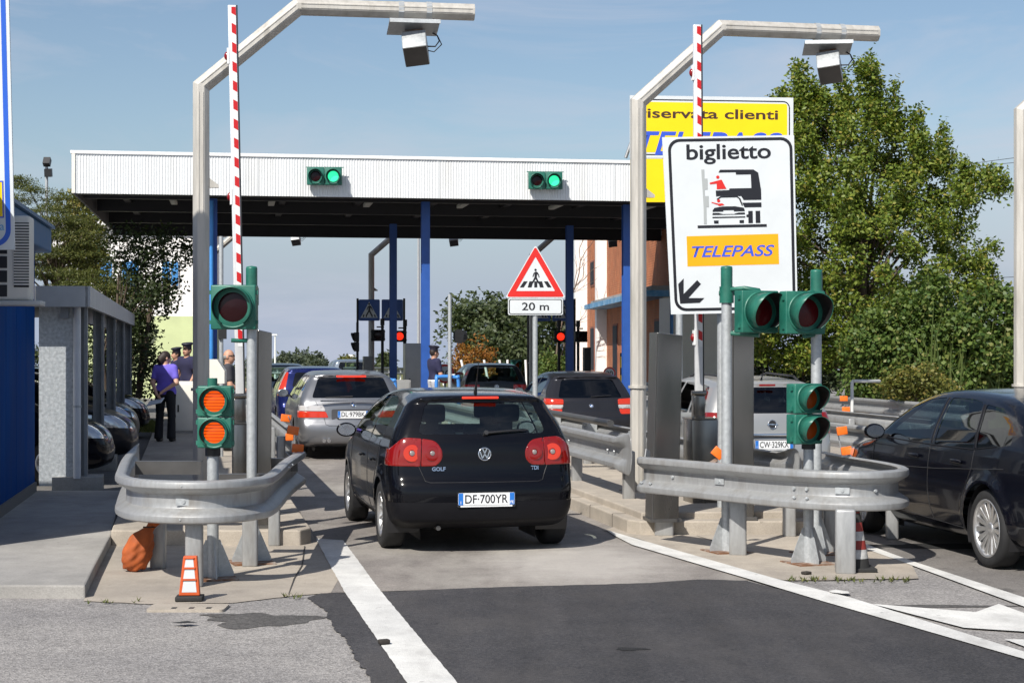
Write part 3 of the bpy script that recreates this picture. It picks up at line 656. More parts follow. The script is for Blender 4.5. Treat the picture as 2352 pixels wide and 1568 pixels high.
# stainless slabs by the lane
def totem(xp, Y, label, w, d, h, lean, rz, z0=.15, mat=STEEL):
    t = thing('ticket_totem', label, 'totem', (px(xp, Y), Y, z0), rz, 'stainless steel slabs on the islands')
    m = MB(); m.prism([(-w / 2, 0), (w / 2, 0), (w / 2 + lean, h - .03), (-w / 2 + lean, h)], -d / 2, d / 2, Matrix.Rotation(R(90), 4, 'X')); m.build('casing', mat, t, bevel=.008)
    m = MB(); m.prism([(-w / 2 - .012, 0), (-w / 2 - .001, 0), (-w / 2 + lean - .001, h), (-w / 2 + lean - .012, h)], -d / 2, d / 2 + .01, Matrix.Rotation(R(90), 4, 'X')); m.build('edge_strip', STEEL_D, t)
    m = MB(); m.box((0, 0, .015), (w + .06, d + .06, .03)); m.build('foot', STEEL_D, t)
    return t
totem(1521, 17.0, 'leaning stainless steel slab beside the middle gantry post', .26, .30, 1.88, .045, R(8))
totem(1705, 17.2, 'stainless steel slab behind the signal pole under the ticket sign', .21, .30, 1.9, .0, R(-4))
totem(606, 16.4, 'narrow stainless steel slab behind the left island signal', .135, .3, 1.90, .01, R(8))
# ================================================================ signs
S_WHITE = pm('sign_white', (0.60, 0.63, 0.645), 0.4, 0, 0.04, 3, spec=.3)
S_BLACK = pm('sign_black', (0.012, 0.012, 0.016), 0.35, 0, 0)
S_RED = pm('sign_red', (0.60, 0.02, 0.015), 0.35, 0, 0.04, 3)
S_YEL = pm('sign_yellow', (0.86, 0.60, 0.0), 0.4, 0, 0.04, 2)
S_ORG = pm('sign_orange', (0.86, 0.36, 0.0), 0.4, 0, 0.04, 2)
S_BLUE = pm('sign_blue_letter', (0.035, 0.09, 0.55), 0.4, 0, 0)
S_DBLUE = pm('sign_blue', (0.012, 0.075, 0.32), 0.35, 0, 0.05, 3)
S_BROWN = pm('sign_brown_letter', (0.05, 0.022, 0.012), 0.5, 0, 0)
S_GREY = pm('sign_grey_print', (0.36, 0.38, 0.38), 0.4, 0, 0)
S_BACK = pm('sign_back', (0.35, 0.36, 0.37), 0.5, 0.6, 0.1, 3)
def panel(par, M, outer, name, mat, t=0.02, z=0.0, back=None):
    m = MB(); m.prism(outer, z - t, z, M); return m.build(name, mat, par, world=True)
def decal(par, M, poly, name, mat, z=0.002):
    "flat printed shape on a sign face"
    bm = bmesh.new(); vs = [bm.verts.new(TM[par.name].inverted() @ M @ Vector((p[0], p[1], z))) for p in poly]; f = bm.faces.new(vs); f.normal_update()
    bmesh.ops.triangulate(bm, faces=[f], ngon_method='EAR_CLIP'); me = bpy.data.meshes.new(name); bm.to_mesh(me); bm.free(); me.materials.append(mat)
    o = bpy.data.objects.new(name, me); COL.objects.link(o); o.parent = par; TM[o.name] = TM[par.name]; return o
def border(par, M, outer, inner, name, mat, z=0.002):
    m = MB(); n = len(outer); m.add([(p[0], p[1], z) for p in outer] + [(p[0], p[1], z) for p in inner], [(i, (i + 1) % n, n + (i + 1) % n, n + i) for i in range(n)], False, M); return m.build(name, mat, par, world=True)
def disc(cx, cy, r, n=20): return [(cx + r * math.cos(2 * math.pi * i / n), cy + r * math.sin(2 * math.pi * i / n)) for i in range(n)]
def signM(o, rz=0.0, tilt=0.0): return Matrix.Translation(o) @ Matrix.Rotation(rz, 4, 'Z') @ Matrix.Rotation(tilt, 4, 'Y') @ Matrix.Rotation(R(90), 4, 'X')

# ---- white ticket sign on the middle island
Yb = 17.6; k = Yb / FPX
cx, cy = 1679, 516
t = thing('ticket_sign', 'big white ticket lane sign with black lettering and pictogram of lorry and car', 'sign', (px(1657, Yb + .12), Yb + .12, .215), 0)
o_ = wp(cx, cy, Yb); M = signM(o_, R(2), R(-1.2))
hw, hh = 150 * k, 203 * k
pn = panel(t, M, [(-hw - .02, hh), (-hw + .035, -hh), (hw, -hh), (hw, hh)], 'panel', S_WHITE, .02)
b_o = rrect(-hw + .055, -hh + .03, hw - .02, hh - .02, .12, 6); b_i = rrect(-hw + .085, -hh + .06, hw - .05, hh - .05, .095, 6)
sk = lambda P: [(x + (-.020 * (y / hh) if x < 0 else 0), y) for x, y in P]
border(t, M, sk(b_o), sk(b_i), 'border_line', S_BLACK)
def pt(x, y): return ((x - cx) * k, (cy - y) * k)
zz = lambda u, v: ((2350 + u / 1.65) / 1.6531, (300 + v / 1.65) / 1.6531)     # rows of the close-up view to frame rows
def P(*uv): return [pt(*zz(u, v)) for u, v in uv]
c = P((697, 500))[0]
lettering('biglietto', .155, S_BLACK, t, M @ Matrix.Translation((c[0], c[1], 0)), width=(962 - 430) / 1.65 / 1.6531 * k, bold=.018)
for nm, mt, pts in (
    ('ticket_machine_print', S_GREY, P((522, 565), (541, 565), (541, 622), (560, 622), (560, 690), (541, 690), (541, 731), (565, 731), (565, 800), (549, 800), (549, 906), (532, 906), (532, 800), (528, 700))),
    ('lorry_print', S_BLACK, P((630, 585), (640, 568), (850, 570), (880, 590), (896, 700), (896, 760), (785, 760), (770, 735), (640, 732), (612, 735), (610, 698), (695, 696), (697, 686), (835, 686), (833, 600), (740, 600), (738, 585))),
    ('lorry_print', S_BLACK, P((775, 777), (896, 777), (896, 806), (790, 806))),
    ('lorry_print', S_BLACK, P((812, 829), (840, 829), (840, 905), (812, 905), (812, 868), (800, 866), (800, 852), (812, 850))),
    ('lorry_print', S_BLACK, P((858, 829), (887, 829), (887, 905), (858, 905))),
    ('driver_print', S_RED, P((573, 648), (645, 630), (650, 632), (678, 688), (617, 690), (617, 655), (575, 658))),
    ('driver_print', S_RED, disc(*P((625, 614))[0], .017)),
    ('driver_print', S_RED, P((582, 768), (625, 780), (650, 778), (664, 790), (628, 795), (622, 788), (582, 774))),
    ('driver_print', S_RED, disc(*P((627, 762))[0], .017)),
    ('car_print', S_BLACK, P((615, 750), (640, 734), (745, 734), (765, 750), (780, 795), (772, 795), (755, 752), (742, 742), (642, 742), (620, 758))),
    ('car_print', S_BLACK, P((588, 822), (600, 806), (650, 798), (730, 798), (785, 808), (790, 822), (790, 830), (722, 830), (722, 822), (655, 822), (655, 830), (588, 830))),
    ('car_print', S_BLACK, P((588, 838), (625, 838), (655, 846), (722, 846), (750, 838), (790, 838), (792, 850), (586, 850))),
    ('car_print', S_BLACK, P((586, 862), (793, 862), (793, 870), (586, 870))),
    ('car_print', S_BLACK, P((594, 885), (624, 885), (624, 904), (596, 904))),
    ('car_print', S_BLACK, P((756, 885), (784, 885), (784, 904), (756, 904))),
    ('ground_print', S_BLACK, P((492, 914), (927, 913), (927, 930), (492, 931))),
    ('arrow_print', S_BLACK, P((362, 1278), (397, 1243), (395, 1340), (482, 1255), (505, 1280), (425, 1366), (525, 1368), (495, 1397), (372, 1400)))):
    decal(t, M, pts, nm, mt, .003)
op = P((421, 980), (998, 975), (1000, 1165), (423, 1169)); decal(t, M, op, 'orange_print', S_ORG, .002)
c = P((712, 1111))[0]
lettering('TELEPASS', .112, S_BLUE, t, M @ Matrix.Translation((c[0], c[1], 0)), width=(973 - 452) / 1.65 / 1.6531 * k, bold=.016, shear=.28, depth=.004)
m = MB(); m.cyl((px(1657, Yb + .12), Yb + .12, .2), (px(1657, Yb + .12), Yb + .12, 4.0), .045); m.build('post', GALV, t, world=True)
for z_ in (2.6, 3.2, 3.8):
    m = MB(); m.box((px(cx, Yb + .05), Yb + .045, z_), (1.2, .03, .05)); m.build('back_rail', S_BACK, t, world=True)

# ---- yellow sign further back, above the canopy edge
Yy = 29.5; ky = Yy / FPX
t = thing('lane_sign', 'large yellow overhead sign with blue italic lettering behind the white ticket sign', 'sign', (px(1635, Yy + .2), Yy + .2, .215), 0)
M = signM(wp(1635, 345, Yy), R(6)); q = lambda x, y: ((x - 1635) * ky * 1.003, (345 - y) * ky + (x - 1635) * ky * .011)
panel(t, M, [q(1445, 220), q(1445, 363), q(1826, 363), q(1826, 224)], 'upper_panel', S_WHITE, .03)
panel(t, M, [q(1446, 365), q(1446, 464), q(1826, 464), q(1826, 365)], 'lower_panel', S_YEL, .03)
x0, y0 = q(1452, 357); x1, y1 = q(1818, 232)
border(t, M, rrect(x0, y0 + .005, x1, y1, .12), rrect(x0 + .02, y0 + .025, x1 - .02, y1 - .02, .10), 'border_line', S_BLACK)
decal(t, M, rrect(x0 + .05, y0 + .055, x1 - .05, y1 - .05, .03, 2), 'yellow_print', S_YEL, .003)
a_, b_ = q(1465, 272), q(1790, 272)
lettering('riservata clienti', .165, S_BROWN, t, M @ Matrix.Translation(((a_[0] + b_[0]) / 2, a_[1] + .01, 0)), width=b_[0] - a_[0], bold=.02, depth=.005)
a_, b_ = q(1462, 348), q(1800, 348)
lettering('TELEPASS', .40, S_BLUE, t, M @ Matrix.Translation(((a_[0] + b_[0]) / 2, a_[1] - .05, 0)), width=b_[0] - a_[0], bold=.016, shear=.28, depth=.005)
for xq in (1560, 1700):
    m = MB(); m.cyl((px(xq, Yy + .15), Yy + .15, .2), (px(xq, Yy + .15), Yy + .15, 6.2), .06); m.build('post', GALV, t, world=True)
m = MB(); m.cyl((px(1437, Yy + .2), Yy + .2, 5.2), (px(1470, Yy + .2), Yy + .2, 5.9), .03); m.build('stay', S_BACK, t, world=True)

# ---- warning triangle with distance plate
def walker(s):   # pedestrian figure of a crossing sign, unit high
    return [[(-.02, .52), (-.11, .44), (-.17, .25), (-.12, .23), (-.07, .39), (-.05, .42), (-.06, .22), (-.22, -.10), (-.14, -.12), (0, .12), (.13, -.12), (.21, -.10), (.07, .22), (.09, .40), (.15, .32), (.17, .20), (.22, .21), (.20, .36), (.11, .50), (.04, .53)],
            disc(0, .62, .065, 14)]
Yt = 28.0; kt = Yt / FPX
t = thing('warning_sign', 'red bordered warning triangle with pedestrian crossing above a distance plate', 'sign', (px(1229, Yt), Yt, .215), 0)
M = signM(wp(1230, 640, Yt - .06), R(1)); q = lambda x, y: ((x - 1230) * kt, (640 - y) * kt)
def rtri(sc, r=.06, n=5):
    A = [q(1230, 640 - 78 * sc), q(1230 - 70 * sc, 640 + 44 * sc), q(1230 + 70 * sc, 640 + 44 * sc)]; out = []
    for i in range(3):
        p_, a, b = Vector((*A[i], 0)), Vector((*A[i - 1], 0)), Vector((*A[(i + 1) % 3], 0)); d0 = (a - p_).normalized(); d1 = (b - p_).normalized()
        for j in range(n + 1):
            u = j / n; w_ = (1 - u) ** 2 * (p_ + d0 * r) + 2 * u * (1 - u) * p_ + u * u * (p_ + d1 * r); out.append((w_.x, w_.y))
    return out
panel(t, M, rtri(1.0), 'triangle_panel', S_WHITE, .015); border(t, M, rtri(.95, .055), rtri(.64, .02), 'red_border', S_RED)
for i, pl_ in enumerate(walker(1)):
    c = q(1230, 643); decal(t, M, [(c[0] + x * .30, c[1] + y * .30 - .02) for x, y in pl_], 'figure_print', S_BLACK, .003)
for xa, xb, s1 in ((1194, 1203, 9), (1212, 1221, 4), (1227, 1234, 0), (1240, 1249, -4), (1258, 1267, -9)):
    decal(t, M, [q(xa, 660), q(xb, 660), q(xb + s1, 646), q(xa + s1, 646)], 'stripe_print', S_BLACK, .0025)
panel(t, M, rrect(*q(1167, 723), *q(1293, 685), .03), 'distance_plate', S_WHITE, .015)
border(t, M, rrect(*q(1169, 721), *q(1291, 687), .03), rrect(*q(1171, 719.5), *q(1289, 688.5), .025), 'border_line', S_BLACK)
c = q(1230, 712); lettering('20 m', .125, S_BLACK, t, M @ Matrix.Translation((c[0], c[1], 0)), width=62 * kt, bold=.014)
m = MB(); m.cyl((px(1229, Yt), Yt, .2), (px(1229, Yt), Yt, 2.9), .043); m.build('post', GALV, t, world=True)

# ---- white sign with blue frame at the left edge
Yl = 15.6; kl = Yl / FPX
t = thing('booth_sign', 'white sign with thick blue rounded frame, cut by the frame edge', 'sign', (px(-180, Yl), Yl, .1), 0)
M = signM(wp(27, 290, Yl), R(4), R(-1.3)); wS = 1.9; q = lambda x, y: ((x - 27) * kl, (290 - y) * kl)
pt_, pb = q(27, -320), q(27, 573)
panel(t, M, [(-wS, pb[1]), (0, pb[1]), (0, pt_[1]), (-wS, pt_[1])], 'panel', S_WHITE, .03)
border(t, M, rrect(-wS + .03, pb[1] + .03, -.03, pt_[1] - .03, .15, 8), rrect(-wS + .075, pb[1] + .075, -.075, pt_[1] - .075, .11, 8), 'blue_frame', pm('sign_frame_blue', (.015, .10, .52), .35, 0, 0))
a_, b_ = q(-60, 500), q(5, 415); decal(t, M, [a_, (b_[0], a_[1]), b_, (a_[0], b_[1])], 'yellow_print', S_YEL, .002)
border(t, M, [a_, (b_[0], a_[1]), b_, (a_[0], b_[1])], [(a_[0] + .012, a_[1] + .012), (b_[0] - .012, a_[1] + .012), (b_[0] - .012, b_[1] - .012), (a_[0] + .012, b_[1] - .012)], 'print_border', S_BLUE, .004)
c = q(5, 528); lettering('a', .075, pm('sign_cyan', (.06, .3, .6), .4, 0, 0), t, M @ Matrix.Translation((c[0], c[1], 0)), bold=.0, align='RIGHT')
m = MB(); m.cyl((px(-180, Yl + .08), Yl + .08, .1), (px(-180, Yl + .08), Yl + .08, 6.2), .06); m.build('post', GALV, t, world=True)

# ---- far crossing signs, lamps and posts under and beyond the canopy
def crossing_pair(x0, yb, Y, lab):
    kk = Y / FPX
    t = thing('crossing_sign', lab, 'sign', (px(x0, Y), Y, .15), LANE, 'blue pedestrian crossing signs')
    for j in (0, 1):
        M = signM(wp(x0 + 25 + j * 53, yb - 25, Y), R(-4 + 10 * j)); s = 24.5 * kk
        panel(t, M, rrect(-s, -s, s, s, .04), 'panel', S_DBLUE, .02)
        decal(t, M, [(0, .78 * s), (-.82 * s, -.72 * s), (.82 * s, -.72 * s)], 'white_triangle', S_WHITE, .002)
        for pl_ in walker(1): decal(t, M, [(x * s * 1.5, y * s * 1.5 - .36 * s) for x, y in pl_], 'figure_print', S_BLACK, .004)
        for xa in (-.62, -.34, .22, .50): decal(t, M, [(xa * s, -.66 * s), ((xa + .13) * s, -.66 * s), ((xa + .13) * s * .9, -.42 * s), (xa * s * .9, -.42 * s)], 'stripe_print', S_BLACK, .003)
    for xq in (x0 - 2, x0 + 105):
        m = MB(); g = px(xq, Y); m.cyl((g, Y + .05, .15), (g, Y + .05, wp(0, yb - 52, Y).z), .035, n=10); m.build('post', TLK, t, world=True)
crossing_pair(823, 737, 51.0, 'pair of blue pedestrian crossing signs left of the middle blue columns')
crossing_pair(1215, 738, 53.0, 'pair of blue crossing signs half hidden behind the warning triangle')
def far_signal(xp, yp, Y, lit, lab, r=.15, off=0.0, face=0):
    t = thing('lane_signal', lab, 'traffic light', (px(xp + off, Y), Y, .15), 0, 'dark lane signals beyond the canopy')
    w = wp(xp, yp, Y); M = Matrix.Translation(w) @ Matrix.Rotation(R(face), 4, 'Z')
    signal_head(t, M, [L_RED1 if lit else L_RED0], r, vis=.1, body=TLK, wide=r + .05)
    xq = px(xp + off, Y + .1); m = MB(); m.cyl((xq, Y + .16, .15), (xq, Y + .16, w.z + .42), .045, n=10); m.cyl((xq, Y + .16, w.z + .3), (xq, Y + .16, w.z + .5), .065, n=10); m.build('pole', TLK, t, world=True)
    m = MB(); m.box(((w.x + xq) / 2, Y + .15, w.z + .25), (abs(w.x - xq) + .1, .04, .04)); m.build('bracket', TLK, t, world=True)
far_signal(868, 770, 50.4, False, 'dark unlit lane signal beside the back column under the left crossing signs', off=10)
far_signal(918, 772, 50.8, True, 'lane signal with lit red lamp right of the dark blue back column', off=12)
far_signal(1288, 773, 51.5, True, 'lane signal with lit red lamp right of the distance plate post', off=-4)
far_signal(1336, 773, 52.0, False, 'dark unlit lane signal in front of the brick building', off=-8, face=25)
t = thing('lane_signal', 'black signal seen edge on at the left crossing sign post', 'traffic light', (px(821, 50.2), 50.2, .15), 0, 'dark lane signals beyond the canopy')
signal_head(t, Matrix.Translation(wp(814, 785, 50.2)) @ Matrix.Rotation(R(-80), 4, 'Z'), [L_RED0, L_RED0], .12, vis=.1, body=TLK)
m = MB(); xq = px(821, 50.3); m.cyl((xq, 50.3, .15), (xq, 50.3, wp(0, 740, 50.3).z), .04, n=10); m.build('pole', TLK, t, world=True)
t = thing('green_signal', 'small green two lamp signal seen from behind beyond the dark estate car', 'traffic light', (px(1192, 56), 56, .1), 0)
signal_head(t, Matrix.Translation(wp(1187, 852, 56)) @ Matrix.Rotation(R(35), 4, 'Z'), [L_AMB0, L_AMB0], .13, .38, vis=.15)
m = MB(); m.cyl((px(1195, 56.1), 56.1, .1), (px(1195, 56.1), 56.1, 1.5), .05, n=10); m.build('pole', TLG, t, world=True)
# speed limit roundels
def roundel(xp, yp, Y, r, lab, txt):
    t = thing('speed_sign', lab, 'sign', (px(xp, Y), Y, .1), 0, 'round speed limit signs'); M = signM(wp(xp, yp, Y))
    panel(t, M, disc(0, 0, r, 28), 'disc', S_WHITE, .012); border(t, M, disc(0, 0, r * .98, 28), disc(0, 0, r * .76, 28), 'red_border', S_RED)
    lettering(txt, r * .72, S_BLACK, t, M @ Matrix.Translation((0, -r * .36, 0)), width=r * 1.08, bold=.02)
    m = MB(); w = wp(xp, yp, Y + .04); m.cyl((w.x, w.y, 0), (w.x, w.y, w.z + .1), .03, n=10); m.build('post', S_BACK, t, world=True)
roundel(1400, 857, 47, .175, 'round speed limit sign behind the dark grey hatchback', '30')
roundel(1022, 858, 47, .27, 'round speed limit sign behind the officer at the blue column', '30')
# bare galvanised pole with small mirror back
t = thing('mirror_pole', 'thin galvanised pole carrying a small octagonal mirror seen from behind', 'pole', (px(1033, 36), 36, .15), 0)
m = MB(); m.cyl((px(1033, 36), 36, .15), (px(1033, 36), 36, wp(0, 676, 36).z), .04, n=12); m.build('pole', GALV, t, world=True)
m = MB(); w = wp(1053, 772, 36.05); m.cyl(w, w + Vector((.1, .12, 0)), .16, .13, n=8, smooth=False); m.build('mirror_back', TLK, t, world=True)
# yellow and black height posts
for xp, Y, lab in ((1428, 46, 'yellow and black marker post right of the dark hatchback'), ):
    t = thing('marker_post', lab, 'post', (px(xp, Y), Y, .15), 0)
    m = MB(); m.box((px(xp, Y), Y, .9), (.09, .05, 1.7)); m.build('post', BLACK, t, world=True)
    for i in range(3):
        m = MB(); m.box((px(xp, Y), Y - .03, 1.5 - i * .5), (.075, .012, .3)); o = m.build('yellow_plate', S_YEL, t, world=True)
# slim white mast
t = thing('light_mast', 'slim tall grey mast behind the middle of the canopy', 'mast', (px(960, 75), 75, -.06), 0)
m = MB(); m.cyl((px(961, 75), 75, -.06), (px(961, 75), 75, 9.5), .07, .05, n=8); m.build('pole', GALV, t, world=True)
# far street lamps
for xp, Y, top in ((632, 150, 770),):
    t = thing('street_lamp', 'thin white street lamp far beyond the lanes, above the tree line', 'street lamp', (px(xp, Y), Y, FALL(Y)), 0)
    z_ = wp(0, top, Y).z; m = MB(); m.cyl((px(xp, Y), Y, FALL(Y)), (px(xp, Y), Y, z_), .10, .06, n=8); m.build('pole', WHITE, t, world=True)
    m = MB(); m.box((px(xp, Y) - .15, Y, z_ + .05), (.7, .3, .12)); m.build('lamp_head', WHITE, t, world=True)

# leaning white posts beyond the lanes
for xp, ln, where in ((1012, 8, 'beside the writing officer'), (1063, 10, 'left of the orange maple'), (1115, 8, 'right of the orange maple'), (1150, 7, 'above the dark slate car roof'), (1166, 0, 'upright beside the far green signal'), (1208, 2, 'left of the distance plate post')):
    Y = 62; t = thing('white_post', 'thin white marker post ' + where, 'post', (px(xp, Y), Y, 0), 0, 'white marker posts beyond the lanes')
    a_, b_ = wp(xp + ln, 885, Y), wp(xp - ln * .4, 826, Y); m = MB(); m.cyl(a_, b_, .045, n=10); m.build('shaft', WHITE, t, world=True)
# ================================================================ guard rails
WH = [(0.0, .146), (.030, .155), (.064, .152), (.079, .143), (.083, .128), (.082, .104), (.073, .091), (.020, .056), (.006, .049), (.002, .038), (.002, .010)]
WPROF = WH + [(a, -b) for a, b in reversed(WH)]
def smooth(pts, n=8):
    P = [Vector(p) for p in pts]; out = []
    for i in range(len(P) - 1):
        p0, p1, p2, p3 = P[max(i - 1, 0)], P[i], P[i + 1], P[min(i + 2, len(P) - 1)]
        for j in range(n):
            u = j / n; out.append(.5 * ((2 * p1) + (p2 - p0) * u + (2 * p0 - 5 * p1 + 4 * p2 - p3) * u * u + (3 * p1 - p0 - 3 * p2 + p3) * u ** 3))
    out.append(P[-1]); return out
def beam(par, pts, zc, side=1, ends=(None, None), name='rail', big=1.0, lift=None, deep=1.0):
    "W-section rail along plan points; side=+1 puts the ridges on the right of travel"
    m = MB(); n = len(WPROF); L_ = [0.0]
    for a, b in zip(pts[:-1], pts[1:]): L_.append(L_[-1] + (b - a).length)
    tot = L_[-1]; vs = []
    for i, p in enumerate(pts):
        d = (pts[min(i + 1, len(pts) - 1)] - pts[max(i - 1, 0)]); d.z = 0; d.normalize(); nr = Vector((d.y, -d.x, 0)) * side
        kd, kh = 1.0, 1.0
        for e, s in ((ends[0], L_[i]), (ends[1], tot - L_[i])):
            if e == 'fish' and s < .46:
                u = s / .46; kd *= max(.05, (u - .35) / .65) if u > .35 else .05; kh = 1 + .45 * (1 - u) ** .7
                if u < .36: kh *= math.sqrt(max(.02, 1 - ((.36 - u) / .36) ** 2))
        for t_, z_ in WPROF: vs.append(Vector((p.x, p.y, zc + (p.z if lift else 0) + z_ * kh * big)) + nr * (t_ * kd * big * deep))
    m.add(vs, [(i * n + j, i * n + j + 1, (i + 1) * n + j + 1, (i + 1) * n + j) for i in range(len(pts) - 1) for j in range(n - 1)], True)
    o = m.build(name, RAILM, par, world=True); o.data.set_sharp_from_angle(angle=R(24)); s = o.modifiers.new('solid', 'SOLIDIFY'); s.thickness = .005; s.offset = 0
    return o
def post(par, x, y, z0, z1, rz, w=.13, d=.07, name='post', mat=None):
    M = Matrix.Translation((x, y, 0)) @ Matrix.Rotation(rz, 4, 'Z'); m = MB()
    m.box((0, 0, (z0 + z1) / 2), (w, d, z1 - z0), M, bev=.02); return m.build(name, mat or RAILM, par, world=True)
def bolt(par, p, nr, r=.016, plate=False):
    m = MB()
    if plate: m.box((0, 0, .004), (.12, .055, .006), frame(p, Vector((0, 0, 1)).cross(nr), nr)); m.build('washer_plate', GALV, par, world=True); m = MB()
    m.cyl(p, p + nr * .014, r, r * .7, n=10); m.build('bolt', GALV, par, world=True)
def reflector(par, base, top, plates, mat=ORANGE):
    m = MB(); m.tube([base, top], .006, 6); m.build('reflector_stem', GALV, par, world=True)
    for c, w, h, yaw in plates:
        m = MB(); m.box((0, 0, 0), (w, .03, h), Matrix.Translation(c) @ Matrix.Rotation(yaw[0], 4, 'Z') @ Matrix.Rotation(yaw[1], 4, 'Y'), bev=.006); m.build('reflector', mat, par, world=True)
# ---- nose of the left island
ZR = .675
t = thing('guardrail', 'curved galvanised guardrail nose with orange reflectors on the left island', 'guardrail', (-2.6, 13.7, 0), 0)
PL = smooth([(-3.86, 17.6, 0), (-3.58, 16.0, 0), (-3.28, 14.5, 0), (-3.13, 13.85, 0), (-2.90, 13.42, 0), (-2.56, 13.24, 0), (-2.29, 13.28, 0), (-2.10, 13.52, 0), (-2.03, 13.95, 0), (-2.12, 15.6, 0), (-2.16, 17.0, 0)], 8)
beam(t, PL, ZR, 1, ('fish', None), big=1.08, deep=1.05)
for xq, yq, w in ((443, 1350, .135), (360, 1308, .13), (572, 1303, .13), (628, 1255, .11)):
    g = gp(xq, yq); post(t, g.x, g.y + .06, 0, .55, R(4), w, .10)
bolt(t, Vector((-2.56, 13.235, ZR)), Vector((0, -1, 0)), .02, True)
for p_, n_ in (((-2.56, 13.15, ZR + .13), (0, -1, 0)), ((-2.57, 13.15, ZR - .13), (0, -1, 0))): bolt(t, Vector(p_), Vector(n_), .009)
for y_ in (15.2, 15.55, 16.6, 17.1):
    x_ = -2.04 - (y_ - 13.95) * .045 + .095
    bolt(t, Vector((x_, y_, ZR + .13)), Vector((1, .05, 0)), .012)
for (x_, y_, z_, l_) in ((-3.25, 16.1, .80, .62), (-2.35, 15.0, .76, .5), (-2.3, 16.5, .80, .45)):
    m = MB(); m.box((x_, y_, z_), (l_, .13, .008)); m.box((x_, y_ - .06, z_ - .06), (l_, .008, .12)); m.build('tie_plate', STEEL_D, t, world=True)
for z_ in (.70, .98):
    pass
b_ = gp(693, 1062, .76); 
reflector(t, wp(700, 1052, 17.0), wp(662, 955, 17.0), [(wp(684, 1029, 16.9), .115, .085, (R(20), R(5))), (wp(673, 988, 16.9), .115, .085, (R(12), R(10))), (wp(657, 960, 17.2), .105, .075, (R(20), R(8))), (wp(665, 1003, 17.3), .08, .075, (R(10), R(0)))])
# ---- long rails of the left island
t = thing('guardrail', 'straight guardrail with flared end behind the left nose along the lane', 'guardrail', (-2.3, 17.2, .15), 0)
st = wp(676, 1020, 18.9); LRp = [st + Vector((0, 0, 0))] + [st + LD * s for s in (.1, .2, .3, .4, .5, 1, 3, 8, 14, 24)]
LRp = [Vector((v.x, v.y, 0)) for v in LRp]; beam(t, LRp, .76, 1, ('fish', None))
for s in (.9, 3.2, 5.6, 8, 12, 16, 20): post(t, *(st + LD * s - LR * .10).xy, .15, .85, LANE, .10, .10)
# ---- nose of the middle island
t = thing('guardrail', 'broad curved galvanised guardrail nose in front of the ticket sign', 'guardrail', (2.4, 15.6, 0), 0)
PR = smooth([(1.26, 16.15, 0), (1.6, 15.68, 0), (1.97, 15.15, 0), (2.35, 14.62, 0), (2.60, 14.38, 0), (2.84, 14.27, 0), (3.08, 14.31, 0), (3.27, 14.5, 0), (3.36, 14.85, 0), (3.32, 15.4, 0), (3.14, 16.3, 0), (3.05, 17.0, 0)], 8)
PR = [Vector((v.x, v.y, 0)) for v in PR]
beam(t, PR, ZR, 1, (None, None), big=1.08, deep=1.05)
m = MB(); e0 = PR[0]; m.prism([(0, -.17), (.10, -.12), (.10, .22), (.03, .24), (0, .14)], -.006, .006, frame(Vector((e0.x, e0.y, ZR)), (.4, .6, 0), (.6, -.4, 0)) @ Matrix.Rotation(0, 4, 'Z')); m.build('end_lip', RAILM, t, world=True)
for xq, yq, w in ((1527, 1232, .19), (1697, 1277, .155), (1945, 1320, .165), (1815, 1234, .13), (1911, 1272, .135), (2052, 1240, .12)):
    g = gp(xq, yq); post(t, g.x, g.y + .06, 0, .54, R(-8), w, .12)
for i in (6, 14, 26, 29, 38, 47):
    p_, d_ = PR[i], (PR[i + 1] - PR[i]).normalized(); nr = Vector((d_.y, -d_.x, 0)); bolt(t, Vector((p_.x, p_.y, ZR)) + nr * .01, nr, .018, i in (14, 38))
for i in (1, 3, 27, 30):
    p_, d_ = PR[i], (PR[i + 1] - PR[i]).normalized(); nr = Vector((d_.y, -d_.x, 0))
    for dz in (.13, -.075): bolt(t, Vector((p_.x, p_.y, ZR + dz)) + nr * .075, (nr + Vector((0, 0, .8))).normalized(), .016)
w = wp(1649, 1040, 15.7)
m = MB(); m.box((0, 0, 0), (.11, .03, .085), Matrix.Translation(w) @ Matrix.Rotation(R(40), 4, 'Y'), bev=.005); m.build('reflector', ORANGE, t, world=True)
m = MB(); m.box((0, 0, 0), (.10, .02, .03), Matrix.Translation(wp(1637, 1060, 15.72)) @ Matrix.Rotation(R(-30), 4, 'Y')); m.build('reflector_bracket', RUST, t, world=True)
reflector(t, wp(1935, 1052, 17.6), wp(1922, 978, 17.6), [(wp(1934, 989, 17.55), .11, .085, (R(8), R(-8))), (wp(1944, 1035, 17.55), .11, .085, (R(8), R(-8)))])
for a_, b_ in (((1815, 1050), (1960, 1050)), ):
    c = wp(1850, 1058, 17.8); m = MB(); m.box((c.x, c.y, c.z), (.55, .13, .008)); m.box((c.x, c.y - .06, c.z - .07), (.55, .008, .14)); m.build('tie_plate', STEEL_D, t, world=True)
# ---- long rail on the lane side of the middle island
t = thing('guardrail', 'straight guardrail with broad rounded end beside the black hatchback', 'guardrail', (1.15, 18.6, .15), 0)
st = wp(1452, 1055, 18.3); st.z = 0; pts = [st + LD * s for s in (0, .05, .1, .16, .22, .3, .38, .46, .6, 1, 2, 4, 8, 14, 24)]
beam(t, [Vector((v.x, v.y, 0)) for v in pts], .72, -1, ('fish', None), big=1.12)
for s in (.45, 3.0, 5.6, 8.2, 11, 15): post(t, *(st + LD * s + LR * .08).xy, .15, .74, LANE, .13, .10)
for s in (.7, 1.0, 3.0): bolt(t, st + LD * s - LR * .02 + Vector((0, 0, .72)), -LR, .018)
